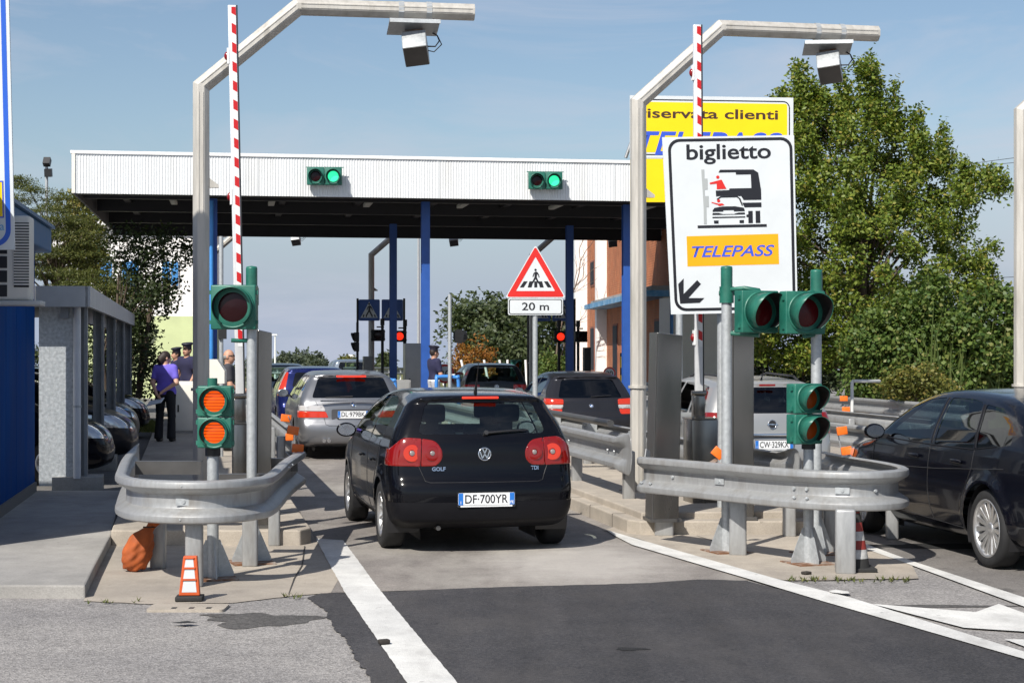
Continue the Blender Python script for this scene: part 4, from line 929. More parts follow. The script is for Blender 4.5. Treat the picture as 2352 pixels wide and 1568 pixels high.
# ---- long rail on the far side of the middle island, seen from behind
t = thing('guardrail', 'guardrail seen from behind with spacer blocks, between gantry post and silver estate', 'guardrail', (2.6, 20, .15), 0)
pts = smooth([(2.88, 16.85, 0), (2.62, 17.55, 0), (2.05, 19.7, 0), (1.55, 22.5, 0)], 10); st = pts[-1].copy(); pts += [st + LD * s for s in (2, 5, 10, 18)]
beam(t, pts, .645, 1, ('fish', None), big=1.1)
for s in (-3.0, -.6, 2, 4.4, 7, 10, 14, 18):
    c = st + LD * s - LR * (.09 + .012 * min(0, s)); post(t, *c.xy, .15, .76, LANE, .12, .10)
    m = MB(); m.box((0, 0, 0), (.14, .34, .28), Matrix.Translation(c + Vector((0, 0, .66)) + LR * .03) @ Matrix.Rotation(LANE, 4, 'Z')); m.build('spacer_block', GALV, t, world=True)
m = MB(); c0_, c1_ = st + LD * .2 - LR * .2, st + LD * 18 - LR * .2; m.tube([c0_ + Vector((0, 0, .87)), c1_ + Vector((0, 0, .87))], .05); m.build('shade_tube', RUST if False else STEEL_D, t, world=True)  # added dark tube standing in for the rail's shadowed back
# ---- rails of the far right island
def rail_run(name_label, pts, zc, side, posts, ends=(None, None), refl=None):
    t = thing('guardrail', name_label, 'guardrail', tuple(pts[0]), 0); beam(t, [Vector((p.x, p.y, 0)) for p in pts], zc, side, ends)
    for c in posts: post(t, c.x, c.y, 0, zc + .05, LANE, .11, .09)
    for r in refl or []: reflector(t, *r)
def run(p0, p1, n=6): return [p0 + (p1 - p0) * (i / n) for i in range(n + 1)]
a = Vector((5.45, 22.6, 0)); b = a + LD * 26
rail_run('low guardrail behind the black saloon bonnet', run(a, b, 8), .60, -1, [a + LD * s + LR * .09 for s in (1.4, 4, 7, 10, 13, 18)], (None, None),
         None)
a = Vector((6.55, 26.6, 0)); b = a + LD * 26
rail_run('guardrail seen from behind in the middle of the far right island', run(a, b, 8), .60, 1, [a + LD * s - LR * .09 for s in (.5, 3, 6, 9, 13, 18)])
a = Vector((8.75, 32.5, 0)); b = a + LD * 30
rail_run('guardrail in front of the bushes on the far right', run(a, b, 8), .62, -1, [a + LD * s + LR * .09 for s in (.4, 3, 6, 9, 13, 18, 24)], (None, None),
         [(wp(1934, 950, 37), wp(1934, 905, 37), [(wp(1938, 915, 36.9), .17, .11, (0, 0)), (wp(1943, 940, 36.9), .17, .11, (0, 0))])])
t = thing('pipe_rail', 'pale bent pipe rail in front of the bushes', 'railing', (px(1960, 33), 33, .15), 0)
m = MB(); m.tube([wp(1957, 985, 33), wp(1957, 876, 33), wp(1959, 875, 33), wp(2020, 875, 34)], .032); m.build('pipe', GREYP, t, world=True)
# far motorway rail on the horizon
t = thing('guardrail', 'long far guardrail on white posts in front of the tree line', 'guardrail', (-20, 120, FALL(120)), 0)
P0, P1 = wp(560, 850, 110), wp(1010, 852, 122)
beam(t, [P0, (P0 + P1) / 2, P1], 0, 1, lift=True, big=1.6)
for i in range(16):
    c = P0 + (P1 - P0) * (i + .5) / 16; m = MB(); m.box((c.x, c.y, c.z - .35), (.12, .12, .9)); m.build('post', WHITE, t, world=True)
# ================================================================ blue booth
bd = Vector((-.163, .9866, 0)); br = Vector((.9866, .163, 0))          # booth axis
bo = gp(0, 1189, .1); bo.z = .10
t = thing('toll_booth', 'dark blue office booth with overhanging flat roof, cut by the left frame edge', 'booth', (bo.x, bo.y, .1), math.atan2(.163, .9866))
Mb = frame(bo, bd)           # local x along the wall, local y to the left of it, z up
for i in range(7):           # wall panels
    x0 = -3.0 + .91 * i; m = MB(); m.box((x0 + .448, .06, 1.5), (.892, .08, 3.0), Mb); m.build('wall_panel', BLUEW, t, world=True)
m = MB(); m.box((-.95, 1.25, 1.5), (4.0, 2.2, 2.98), Mb); m.build('wall_core', BLUEW, t, world=True)  # core and roof stop short so sun reaches the shelter panel
m = MB(); m.box((-1.05, 1.2, 3.12), (4.4, 2.7, .30), Mb); m.build('roof', BLUEF, t, world=True, bevel=.02)
m = MB(); m.box((2.42, .02, 3.12), (2.5, .34, .30), Mb); m.build('sun_gap_beam', BLUEF, t, world=True, bevel=.02)  # added narrow beam instead of full roof, shaped to let sun past
m = MB(); m.box((2.43, .02, 3.29), (2.56, .42, .04), Mb); m.build('sun_gap_edge', pm('fascia_edge', (.05, .14, .26), .5), t, world=True)
m = MB(); m.box((-1.07, 1.2, 3.29), (4.42, 2.78, .04), Mb); m.build('roof_edge', pm('fascia_edge', (.05, .14, .26), .5), t, world=True)
m = MB(); m.box((.2, .02, .06), (6.3, .05, .12), Mb); m.build('skirting', pm('skirting_grey', (.12, .12, .12), .7), t, world=True)
# air conditioner on the wall
w = wp(20, 592, 17.3); ac = thing('air_conditioner', 'white air conditioner unit with slatted side mounted on the blue booth', 'air conditioner', (w.x, w.y, w.z), R(9))
Ma = Matrix.Translation(w) @ Matrix.Rotation(R(9), 4, 'Z'); ky = 17.3 / FPX
m = MB(); m.box((-.10, .18, 0), (.62, .36, 195 * ky), Ma, bev=.03); m.build('casing', CREAM, ac, world=True)
for i in range(22):
    m = MB(); m.box((.125, -.008, .34 - i * .029), (.155, .016, .016), Ma @ Matrix.Rotation(0, 4, 'X')); m.build('slat', CREAM, ac, world=True)
m = MB(); m.box((.125, -.0005, .03), (.15, .004, .66), Ma); m.build('vent_back', BLACK, ac, world=True)
for i in range(4):
    m = MB(); m.box((-.18, -.004, .10 - i * .145), (.33, .008, .12), Ma); m.build('intake_grille', BLACK, ac, world=True)
m = MB(); m.box((-.05, .17, -.46), (.74, .42, .05), Ma, bev=.01); m.build('bracket_tray', GREYP, ac, world=True)

# ================================================================ car shelter
so_ = gp(208, 1118, .1) - LR * .06; t = thing('car_shelter', 'grey sheet metal car shelter with drainpipe behind the blue booth', 'shelter', (so_.x, so_.y, .1), LANE)
Ms = frame(Vector((so_.x, so_.y, .1)), LD)     # x along the lane, y to the left
GREYS = pm('shelter_grey', (.22, .235, .255), .5, .3, .15, 3, col2=(.28, .29, .30), c2scale=4)
SPECK = pm('speckled_panel', (.42, .45, .47), .45, .35, .25, 26, .12, 60, col2=(.53, .55, .56), c2scale=30)
LN = 17.5
m = MB(); m.box((-.02, .345, 1.2), (.04, .46, 2.35), Ms); m.build('end_panel', SPECK, t, world=True)
for i in range(5):
    xx = .06 + i * (LN - .2) / 4
    m = MB(); m.box((xx, .0, 1.2), (.16, .04, 2.4), Ms); m.box((xx, .06, 1.2), (.02, .12, 2.4), Ms); m.box((xx, .12, 1.2), (.16, .04, 2.4), Ms); m.build('post', GREYS, t, world=True)
    m = MB(); m.box((xx + .05, .10, .02), (.5, .62, .24), Ms, bev=.01); m.build('plinth', CONC2, t, world=True)
m = MB(); m.box((LN / 2 - .2, -.05, 2.42), (LN + .5, .06, .26), Ms); m.build('roof_fascia', pm('fascia_galv', (.46, .47, .47), .45, .5, .15, 2), t, world=True)
m = MB(); m.box((-.42, 2.6, 2.42), (.06, 5.3, .26), Ms); m.build('end_fascia', pm('fascia_galv', (.46, .47, .47), .45), t, world=True)
m = MB(); m.box((LN / 2 - .2, 2.6, 2.50), (LN + .4, 5.2, .06), Ms); m.build('roof_sheet', GREYS, t, world=True)
m = MB(); m.box((LN / 2 - .2, .25, 2.24), (LN, .10, .18), Ms); m.build('beam', GREYS, t, world=True)
m = MB(); m.box((LN / 2, 5.4, 1.2), (LN, .1, 2.4), Ms); m.build('back_wall', GREYS, t, world=True)
m = MB(); m.cyl(Ms @ Vector((-.12, .10, .12)), Ms @ Vector((-.12, .10, 2.4)), .048, n=16); m.build('drainpipe', pm('pipe_white', (.62, .63, .65), .4, 0, .06, 4), t, world=True)
m = MB(); m.cyl(Ms @ Vector((-.12, .10, 1.02)), Ms @ Vector((-.12, .10, 1.05)), .056, n=16); m.build('pipe_clip', GALV, t, world=True)

# ================================================================ white building on the left
Yw = 64.0; xl, xr = px(120, Yw), px(466, Yw); zt = wp(0, 520, Yw).z
t = thing('white_building', 'white two storey building with pale green base and blue shuttered window behind the trees', 'building', ((xl + xr) / 2, Yw, 0), R(4))
Mw = Matrix.Translation(((xl + xr) / 2, Yw, 0)) @ Matrix.Rotation(R(4), 4, 'Z'); wb = xr - xl; zg = wp(0, 726, Yw).z
m = MB(); m.box((0, 3, (zg + zt) / 2), (wb, 6, zt - zg), Mw); m.build('wall', WHITEP, t, world=True)
m = MB(); m.box((0, 2.98, zg / 2 - .15), (wb + .06, 6.05, zg + .3), Mw); m.build('base_wall', pm('pale_green_plaster', (.50, .56, .30), .85, 0, .1, 1), t, world=True)
m = MB(); m.box((0, 2.9, zt + .1), (wb + .5, 6.6, .2), Mw); m.build('roof_slab', WHITEP, t, world=True)
SH = pm('shutter_blue', (.05, .22, .50), .5, 0, .1, 3)
for xw_ in (371, 391):
    for (xx) in (xw_,):
        cxx = px(xx + 8, Yw - .1) - (xl + xr) / 2; cz = wp(0, 628, Yw).z
        m = MB(); m.box((cxx, -.06 + .02, cz), (.31, .08, .98), Mw); wn = m.build('window', WHITE, t, world=True)
        m = MB(); m.box((cxx, -.09, cz), (.26, .04, .90), Mw); m.build('pane', SH, wn, world=True)
for xw_ in (300, 240):
    cxx = px(xw_, Yw) - (xl + xr) / 2; cz = wp(0, 628, Yw).z
    m = MB(); m.box((cxx, -.04, cz), (.7, .08, 1.0), Mw); wn = m.build('window', WHITE, t, world=True)
    m = MB(); m.box((cxx, -.09, cz), (.6, .04, .9), Mw); m.build('pane', SH, wn, world=True)
# ================================================================ brick building on the right
A = Vector((px(1541, 50.5), 50.5, 0)); B = Vector((px(1326, 79.0), 79.0, FALL(79))); dA = (B - A); dA.z = 0; LB = dA.length; dA.normalize()
t = thing('brick_building', 'red brick building with white pilasters and blue edged ledge beyond the canopy', 'building', (A.x, A.y, 0), 0)
Mf = frame(Vector((A.x, A.y, -.1)), dA)        # x along facade (receding), y to the left (towards the lanes), z up
BRK = pm('brick_red', (.42, .145, .062), .85, 0, .25, 1.7, .1, 30, col2=(.50, .20, .09), c2scale=2.3)
MORT = pm('mortar', (.33, .24, .18), .9, 0, .15, 6)
BRK2 = pm('brick_dark', (.22, .085, .055), .85, 0, .3, 1.7, .1, 30)
HB = 7.8
m = MB(); m.box((LB / 2, -1.4, HB / 2), (LB, 2.8, HB), Mf); core = m.build('wall', MORT, t, world=True)
rnd = random.Random(11); bw, bh = .25, .066
me0 = None; big_ = []; rest = MB(); cand = []
for r_ in range(int(HB / .078)):
    zc = .04 + r_ * .078
    for c_ in range(int(LB / .262)):
        xc = .13 + c_ * .262 + (.131 if r_ & 1 else 0)
        if xc > LB - .15: continue
        cand.append((xc, zc))
tmpl = MB(); tmpl.box((0, 0, 0), (.25, .03, .066)); 
def see(xc, zc):
    p_ = Mf @ Vector((xc, 0, zc)); sx = 1176 + p_.x / p_.y * FPX; sy = HOR - (p_.z - CAM_H) / p_.y * FPX
    ok = 545 < sy < 885 and not (1443 < sx < 1484) and sx < 1532
    return ok
vis_ = [(c, see(*c)) for c in cand]; vis_.sort(key=lambda a: (not a[1], a[0][0]))
chosen = [c for c, ok in vis_ if ok][:300]; chosen_s = set(chosen); meb = None
for (xc, zc) in chosen:
    if meb is None:
        o = tmpl.build('brick', BRK, core); meb = o.data
    else:
        o = bpy.data.objects.new('brick', meb); COL.objects.link(o); o.parent = core
    o.matrix_local = TM[core.name].inverted() @ Mf @ Matrix.Translation((xc, .006 + rnd.uniform(-.003, .004), zc))
for c in cand:
    if c in chosen_s: continue
    rest.box((c[0], .006, c[1]), (.25, .03, .066), Mf)
ro = rest.build('brickwork', BRK, core, world=True); ro['kind'] = 'stuff'
for xx, wv in ((.837 * LB + .3, .56), (.576 * LB + .3, .44)):
    m = MB(); m.box((xx, wv / 2 - .02, HB / 2), (.6, wv, HB + .05), Mf); m.build('pilaster', WHITEP, t, world=True)
for xx, z0_, z1_ in ((21.6, 4.6, 5.7), (21.6, 1.0, 2.9), (13.5, .2, 2.9), (10.6, .2, 2.9), (2.4, 1.0, 2.9)):
    m = MB(); m.box((xx, .02, (z0_ + z1_) / 2), (1.5, .06, z1_ - z0_), Mf); wn = m.build('window', BRK2, t, world=True)
    m = MB(); m.box((xx, .055, (z0_ + z1_) / 2), (1.3, .02, z1_ - z0_ - .16), Mf); m.build('pane', pm('dark_pane', (.015, .02, .03), .6, 0, 0, spec=.1), wn, world=True)
m = MB(); m.box((8.4, .42, 3.60), (17.4, .85, .18), Mf); m.build('ledge', pm('ledge_blue', (.09, .27, .48), .6, 0, .25, 3, col2=(.3, .4, .48), c2scale=3), t, world=True)
m = MB(); m.box((8.3, .30, 3.76), (17.0, .62, .14), Mf); m.build('ledge_top', CONC2, t, world=True)
# near end wall, cream plaster
m = MB(); e0, e1 = A.x - .25, px(1735, 50.2); m.box(((e0 + e1) / 2, 50.45, 1.65), (e1 - e0, .3, 3.5)); m.build('end_wall', pm('cream_plaster', (.78, .72, .60), .85, 0, .06, 1.5), t, world=True)
m = MB(); m.box((px(1527, 50.1), 50.2, 1.7), (.30, .2, 3.3)); m.build('corner_wall', WHITEP, t, world=True)
m = MB(); m.cyl((px(1543, 50.1), 50.15, 0), (px(1543, 50.1), 50.15, 3.6), .05); m.build('downpipe', pm('ledge_blue2', (.06, .2, .42), .5), t, world=True)
# ================================================================ small plaza furniture
def cabinet(nm, xp, yb, Y, w, h, d, mat, lab, rz=LANE, z0=.15, cat='cabinet', handle=True):
    t = thing(nm, lab, cat, (px(xp, Y), Y, z0), rz)
    m = MB(); m.box((0, d / 2, h / 2), (w, d, h), bev=.015); m.build('casing', mat, t)
    m = MB(); m.box((0, -.006, h / 2), (w * .9, .014, h * .9), bev=.005); dr = m.build('door', mat, t)
    if handle:
        m = MB(); m.box((-w * .25, -.02, h * .48), (.03, .02, .14)); m.build('handle', BLACK, dr)
    m = MB(); m.box((0, d / 2, .02), (w + .04, d + .04, .05)); m.build('plinth', CONC2, t)
    return t
cabinet('electrical_cabinet', 424, 972, 34.5, .50, 1.05, .35, CREAM, 'cream electrical cabinet beside the woman in the purple top', R(3))
cabinet('electrical_cabinet', 950, 890, 43.2, .42, 1.85, .5, GREYP if False else pm('cab_grey', (.25, .25, .25), .45, .4, .1, 3), 'tall dark grey cabinet left of the middle blue column')
cabinet('ticket_machine', 846, 868, 47, .26, 1.5, .3, pm('cab_grey2', (.2, .19, .18), .5, .2, .1, 3), 'narrow grey ticket machine left of the back column')
cabinet('counter_cabinet', 915, 895, 41.5, .62, .95, .5, pm('cab_grey3', (.30, .30, .29), .5, .2, .1, 3), 'low grey counter cabinet right of the silver estate', handle=False)
cabinet('control_box', 1350, 850, 50, .2, 1.75, .25, TLK, 'narrow black control post in front of the brick pilaster', handle=False)
t = thing('switch_box', 'small white slanted switch box on a post behind the amber lamps', 'control box', (px(490, 25.5), 25.5, .15), LANE)
w = wp(492, 851, 25.5); m = MB(); m.prism([(-.08, -.19), (.17, -.19), (.17, 0), (.06, .17), (-.08, .17)], -.1, .1, signM(w)); m.build('casing', CREAM, t, world=True)
m = MB(); m.cyl((w.x, w.y, .15), (w.x, w.y, w.z - .15), .03); m.build('post', GALV, t, world=True)
t = thing('conduit_pole', 'thin grey conduit pole behind the raised left barrier arm', 'pole', (px(508, 27), 27, .15), 0)
m = MB(); m.cyl((px(508, 27), 27, .15), (px(508, 27), 27, 3.65), .035); m.build('pole', GALV, t, world=True)
m = MB(); m.box((px(512, 27), 26.96, 2.1), (.12, .08, .16)); m.build('junction_box', TLK, t, world=True)
# blue hoop rails
for xa, xb, yt, Y, lab in ((872, 908, 873, 37.5, 'blue hoop rail with yellow band beside the silver estate'), (1000, 1053, 866, 36, 'blue hoop rail right of the middle column')):
    t = thing('hoop_rail', lab, 'railing', (px(xa, Y), Y, .15), 0)
    zt_ = wp(0, yt, Y).z; m = MB(); m.tube(smooth([(px(xa, Y), Y + .5, .15), (px(xa, Y), Y + .5, zt_ - .1), (px(xa + 6, Y), Y + .5, zt_), (px(xb - 6, Y), Y, zt_), (px(xb, Y), Y, zt_ - .1), (px(xb, Y), Y, .15)], 4), .04); m.build('hoop', pm('hoop_blue', (.05, .22, .6), .4), t, world=True)
    m = MB(); m.cyl((px(xb, Y), Y, zt_ - .42), (px(xb, Y), Y, zt_ - .30), .044); m.build('yellow_band', S_YEL, t, world=True)
t = thing('floodlight', 'twin black floodlights on a thin pole above the conifer', 'floodlight', (px(107, 55), 55, 0), 0)
m = MB(); m.cyl((px(107, 55), 55, 0), (px(107, 55), 55, wp(0, 372, 55).z), .05); m.build('pole', GALV, t, world=True)
for xx, yy, rx in ((108, 372, -35), (111, 397, 10)):
    w = wp(xx, yy, 54.9); m = MB(); m.box((0, 0, 0), (.22, .18, .26), Matrix.Translation(w) @ Matrix.Rotation(R(rx), 4, 'X')); m.build('lamp_head', BLACK, t, world=True)
# gully, cones, sack, litter
g = gp(432, 1399); t = thing('gully_inlet', 'pale concrete gully inlet with three square holes in the asphalt', 'drain', (g.x, g.y, 0), 0)
kq = g.y / FPX; m = MB(); m.prism(rrect(-88 * kq, -.13, 88 * kq, .15, .03), -.02, .020, Matrix.Translation(g)); m.build('frame', CONC, t, world=True)
for dx in (-.02, .045, .11):
    m = MB(); m.box((g.x + dx * 1.9 - .05, g.y - .06, .0215), (.035, .06, .002)); m.build('inlet_hole', BLACK, t, world=True)
def wedge_cone(xp, yp, lab):
    g = gp(xp, yp); t = thing('marker_cone', lab, 'traffic cone', (g.x, g.y, .006), R(4)); h = .27; OR = pm('cone_orange', (.55, .09, .02), .5, 0, .15, 8)
    m = MB(); m.box((0, 0, .02), (.20, .16, .035), bev=.008); m.build('foot', RUBBER, t)
    m = MB(); m.prism([(-.078, .04), (.076, .04), (.055, h + .06), (-.045, h + .06)], -.03, .03, Matrix.Rotation(R(90), 4, 'X')); m.build('body', OR, t, bevel=.006)
    for i, (z0_, z1_) in enumerate(((.065, .15), (.165, .235), (.25, .31))):
        a = lambda z: .062 - (z - .04) * .105
        m = MB(); m.add([(-a(z0_) + .004, -.0315, z0_), (a(z0_) - .006, -.0315, z0_), (a(z1_) - .006, -.0315, z1_), (-a(z1_) + .008, -.0315, z1_)], [(0, 1, 2, 3)]); m.build('white_panel', S_WHITE, t)
        m = MB()
        m.box((0, -.034, z1_ + .008), (a(z1_) * 2, .010, .012)); m.build('rib', OR, t)
wedge_cone(436, 1380, 'flat orange and white marker cone in front of the left rail nose')
CDW = pm('cone_shaded_dirty_white', (.42, .42, .41), .7, 0, .3, 14); CDR = pm('cone_shaded_dirty_red', (.22, .025, .02), .7, 0, .3, 14)  # dirt and the shade behind the post both put into colour
g = gp(1966, 1312); t = thing('traffic_cone', 'dirty, shade-darkened red and white traffic cone behind the right rail post', 'traffic cone', (g.x, g.y, .012), 0)
m = MB(); m.box((0, 0, .015), (.30, .30, .03), bev=.005); m.build('foot', RUBBER, t)
for i, mt in enumerate((RUBBER, CDW, CDR, CDW, CDR, RUBBER, CDR)):
    z0_ = .03 + i * .075; r0 = .115 - i * .0135; m = MB(); m.cyl((0, 0, z0_), (0, 0, z0_ + .0745), r0, r0 - .0135, n=24, cap=(i == 6)); m.build('cone_band', mt, t)
# ================================================================ smooth bodies from distance fields
def surface_net(f, lo, hi, h):
    ax = [np.arange(a, b + h, h) for a, b in zip(lo, hi)]
    X, Y, Z = np.meshgrid(*ax, indexing='ij'); v = f(X, Y, Z); s = v < 0
    nx, ny, nz = v.shape
    acc = np.zeros((nx - 1, ny - 1, nz - 1, 3)); cnt = np.zeros((nx - 1, ny - 1, nz - 1))
    base = np.stack(np.meshgrid(np.arange(nx - 1), np.arange(ny - 1), np.arange(nz - 1), indexing='ij'), -1).astype(float)
    def sub(a, d): return a[d[0]:nx - 1 + d[0], d[1]:ny - 1 + d[1], d[2]:nz - 1 + d[2]]
    for axi in range(3):
        o = [i for i in range(3) if i != axi]
        for p in (0, 1):
            for q in (0, 1):
                d0 = [0, 0, 0]; d0[o[0]] = p; d0[o[1]] = q; d1 = list(d0); d1[axi] = 1
                a, b = sub(v, d0), sub(v, d1); m = (a < 0) != (b < 0); t = np.where(m, a / np.where(m, a - b, 1), 0)
                off = np.zeros(a.shape + (3,)); off[...] = d0; off[..., axi] += t
                acc[m] += off[m]; cnt[m] += 1
    act = cnt > 0; idx = -np.ones(act.shape, int); idx[act] = np.arange(act.sum())
    P = (base[act] + acc[act] / cnt[act][:, None]) * h + np.array(lo)
    quads = []
    for axi in range(3):
        o = [(axi + 1) % 3, (axi + 2) % 3]; sl = [slice(1, -1)] * 3; sl[axi] = slice(0, -1); sh = list(sl); sh[axi] = slice(1, None)
        a, b = s[tuple(sl)], s[tuple(sh)]; m = a != b; I = np.argwhere(m)
        off = np.ones(3, int); off[axi] = 0; I = I + off
        def cell(d0, d1):
            J = I.copy(); J[:, o[0]] -= d0; J[:, o[1]] -= d1; return idx[J[:, 0], J[:, 1], J[:, 2]]
        q = np.stack([cell(1, 1), cell(0, 1), cell(0, 0), cell(1, 0)], 1); fl = ~a[m]; q[fl] = q[fl][:, ::-1]; quads.append(q)
    Q = np.concatenate(quads); Q = Q[(Q >= 0).all(1)]
    e = h * .25
    for _ in range(3):
        d = f(P[:, 0], P[:, 1], P[:, 2])
        g = np.stack([f(P[:, 0] + e, P[:, 1], P[:, 2]) - f(P[:, 0] - e, P[:, 1], P[:, 2]), f(P[:, 0], P[:, 1] + e, P[:, 2]) - f(P[:, 0], P[:, 1] - e, P[:, 2]), f(P[:, 0], P[:, 1], P[:, 2] + e) - f(P[:, 0], P[:, 1], P[:, 2] - e)], 1) / (2 * e)
        st = d / np.maximum((g * g).sum(1), .15); P = P - g * np.clip(st, -h * .6, h * .6)[:, None]
    return P, Q
def smax(a, b, k):
    h = np.clip(.5 + .5 * (a - b) / k, 0, 1); return b * (1 - h) + a * h + k * h * (1 - h)
def smin(a, b, k): return -smax(-a, -b, k)
def poly_sdf(P, x, y):
    P = np.array(P, float); d = np.full(x.shape, 1e9); inside = np.zeros(x.shape, bool); n = len(P)
    for i in range(n):
        a, b = P[i], P[(i + 1) % n]; e = b - a; wx, wy = x - a[0], y - a[1]
        t = np.clip((wx * e[0] + wy * e[1]) / (e @ e), 0, 1); d = np.minimum(d, (wx - e[0] * t) ** 2 + (wy - e[1] * t) ** 2)
        c = ((a[1] <= y) & (b[1] > y)) | ((b[1] <= y) & (a[1] > y))
        if abs(e[1]) > 1e-12: inside ^= c & (x < a[0] + (y - a[1]) / e[1] * e[0])
    return np.where(inside, -1, 1) * np.sqrt(d)
class Lookup:
    "2-D distance field of a polygon on a fine raster, read by bilinear interpolation"
    def __init__(s, P, lo, hi, h=.012):
        s.lo, s.h = lo, h; xs = np.arange(lo[0], hi[0] + h, h); ys = np.arange(lo[1], hi[1] + h, h); X, Y = np.meshgrid(xs, ys, indexing='ij'); s.g = poly_sdf(P, X, Y)
    def __call__(s, x, y):
        u = np.clip((x - s.lo[0]) / s.h, 0, s.g.shape[0] - 1.001); v = np.clip((y - s.lo[1]) / s.h, 0, s.g.shape[1] - 1.001)
        i, j = u.astype(int), v.astype(int); a, b = u - i, v - j; g = s.g
        return g[i, j] * (1 - a) * (1 - b) + g[i + 1, j] * a * (1 - b) + g[i, j + 1] * (1 - a) * b + g[i + 1, j + 1] * a * b
def spl(pts, n=4):
    P = [np.array(p, float) for p in pts]; out = []; N_ = len(P)
    for i in range(N_):
        p0, p1, p2, p3 = P[i - 1], P[i], P[(i + 1) % N_], P[(i + 2) % N_]
        for j in range(n):
            u = j / n; out.append(.5 * (2 * p1 + (p2 - p0) * u + (2 * p0 - 5 * p1 + 4 * p2 - p3) * u * u + (3 * p1 - p0 - 3 * p2 + p3) * u ** 3))
    return out
def sstep(a, b, x):
    t = np.clip((x - a) / (b - a), 0, 1); return t * t * (3 - 2 * t)

# ================================================================ car materials
def paint(name, col, metal=0.0, rough=.25, coat=.32, flake=0):
    return pm(name, col, rough, metal, 0.04, 1.5, 0, coat=coat, rvar=0.05, spec=0.15)
P_BLACK = paint('paint_black', (.003, .0032, .005), 0.0, .15)
P_NAVY = paint('paint_midnight', (.003, .0035, .007), .0, .16)
P_SILVER = paint('paint_silver_grey', (.25, .255, .27), .75, .32)
P_SILV2 = paint('paint_light_silver', (.42, .42, .41), .6, .34)
P_BLUE = paint('paint_dark_blue', (.008, .014, .085), .3, .25)
P_GRAPH = paint('paint_graphite', (.030, .030, .036), .5, .3)
P_GREEN = paint('paint_dark_slate', (.018, .022, .026), .3, .3)
P_STEELB = paint('paint_steel_blue', (.16, .19, .23), .6, .35)
TRIM = pm('bumper_plastic', (.006, .006, .008), .5, 0, .1, 8, spec=.18)
G_CLEAR = glassmat('glass_green_tint', (.72, .86, .82), 1.5)
G_DARK = glassmat('glass_dark_tint', (.16, .19, .21), 1.5)
G_PRIV = glassmat('glass_privacy', (.03, .035, .045), 1.5)
TYRE = pm('tyre_rubber', (.016, .016, .017), .75, 0, .2, 10)
RIM = pm('alloy_rim', (.62, .62, .62), .3, .85, .08, 8)
CHROME = pm('chrome', (.75, .76, .78), .12, 1.0, 0)
SEAT = pm('seat_cloth', (.022, .022, .025), .9, 0, .15, 20)
TAIL = pm('tail_red', (.17, .004, .003), .08, 0, 0, coat=.6, emis=(1, .03, .01), estr=.04)
TAIL_LIT = pm('tail_red_lit', (.24, .010, .005), .1, 0, 0, coat=.6, emis=(1, .07, .012), estr=.38)
TAIL_HOT = pm('tail_orange_lit', (.6, .15, .02), .1, 0, 0, emis=(1, .25, .05), estr=1.4)
TAIL_CL = pm('tail_clear', (.55, .53, .52), .08, .2, 0, coat=1)
PLATE_W = pm('plate_white', (.75, .76, .77), .35, 0, 0)
PLATE_B = pm('plate_blue', (.02, .16, .55), .35, 0, 0)
HEADL = pm('headlamp', (.55, .57, .6), .05, .6, 0, coat=1)

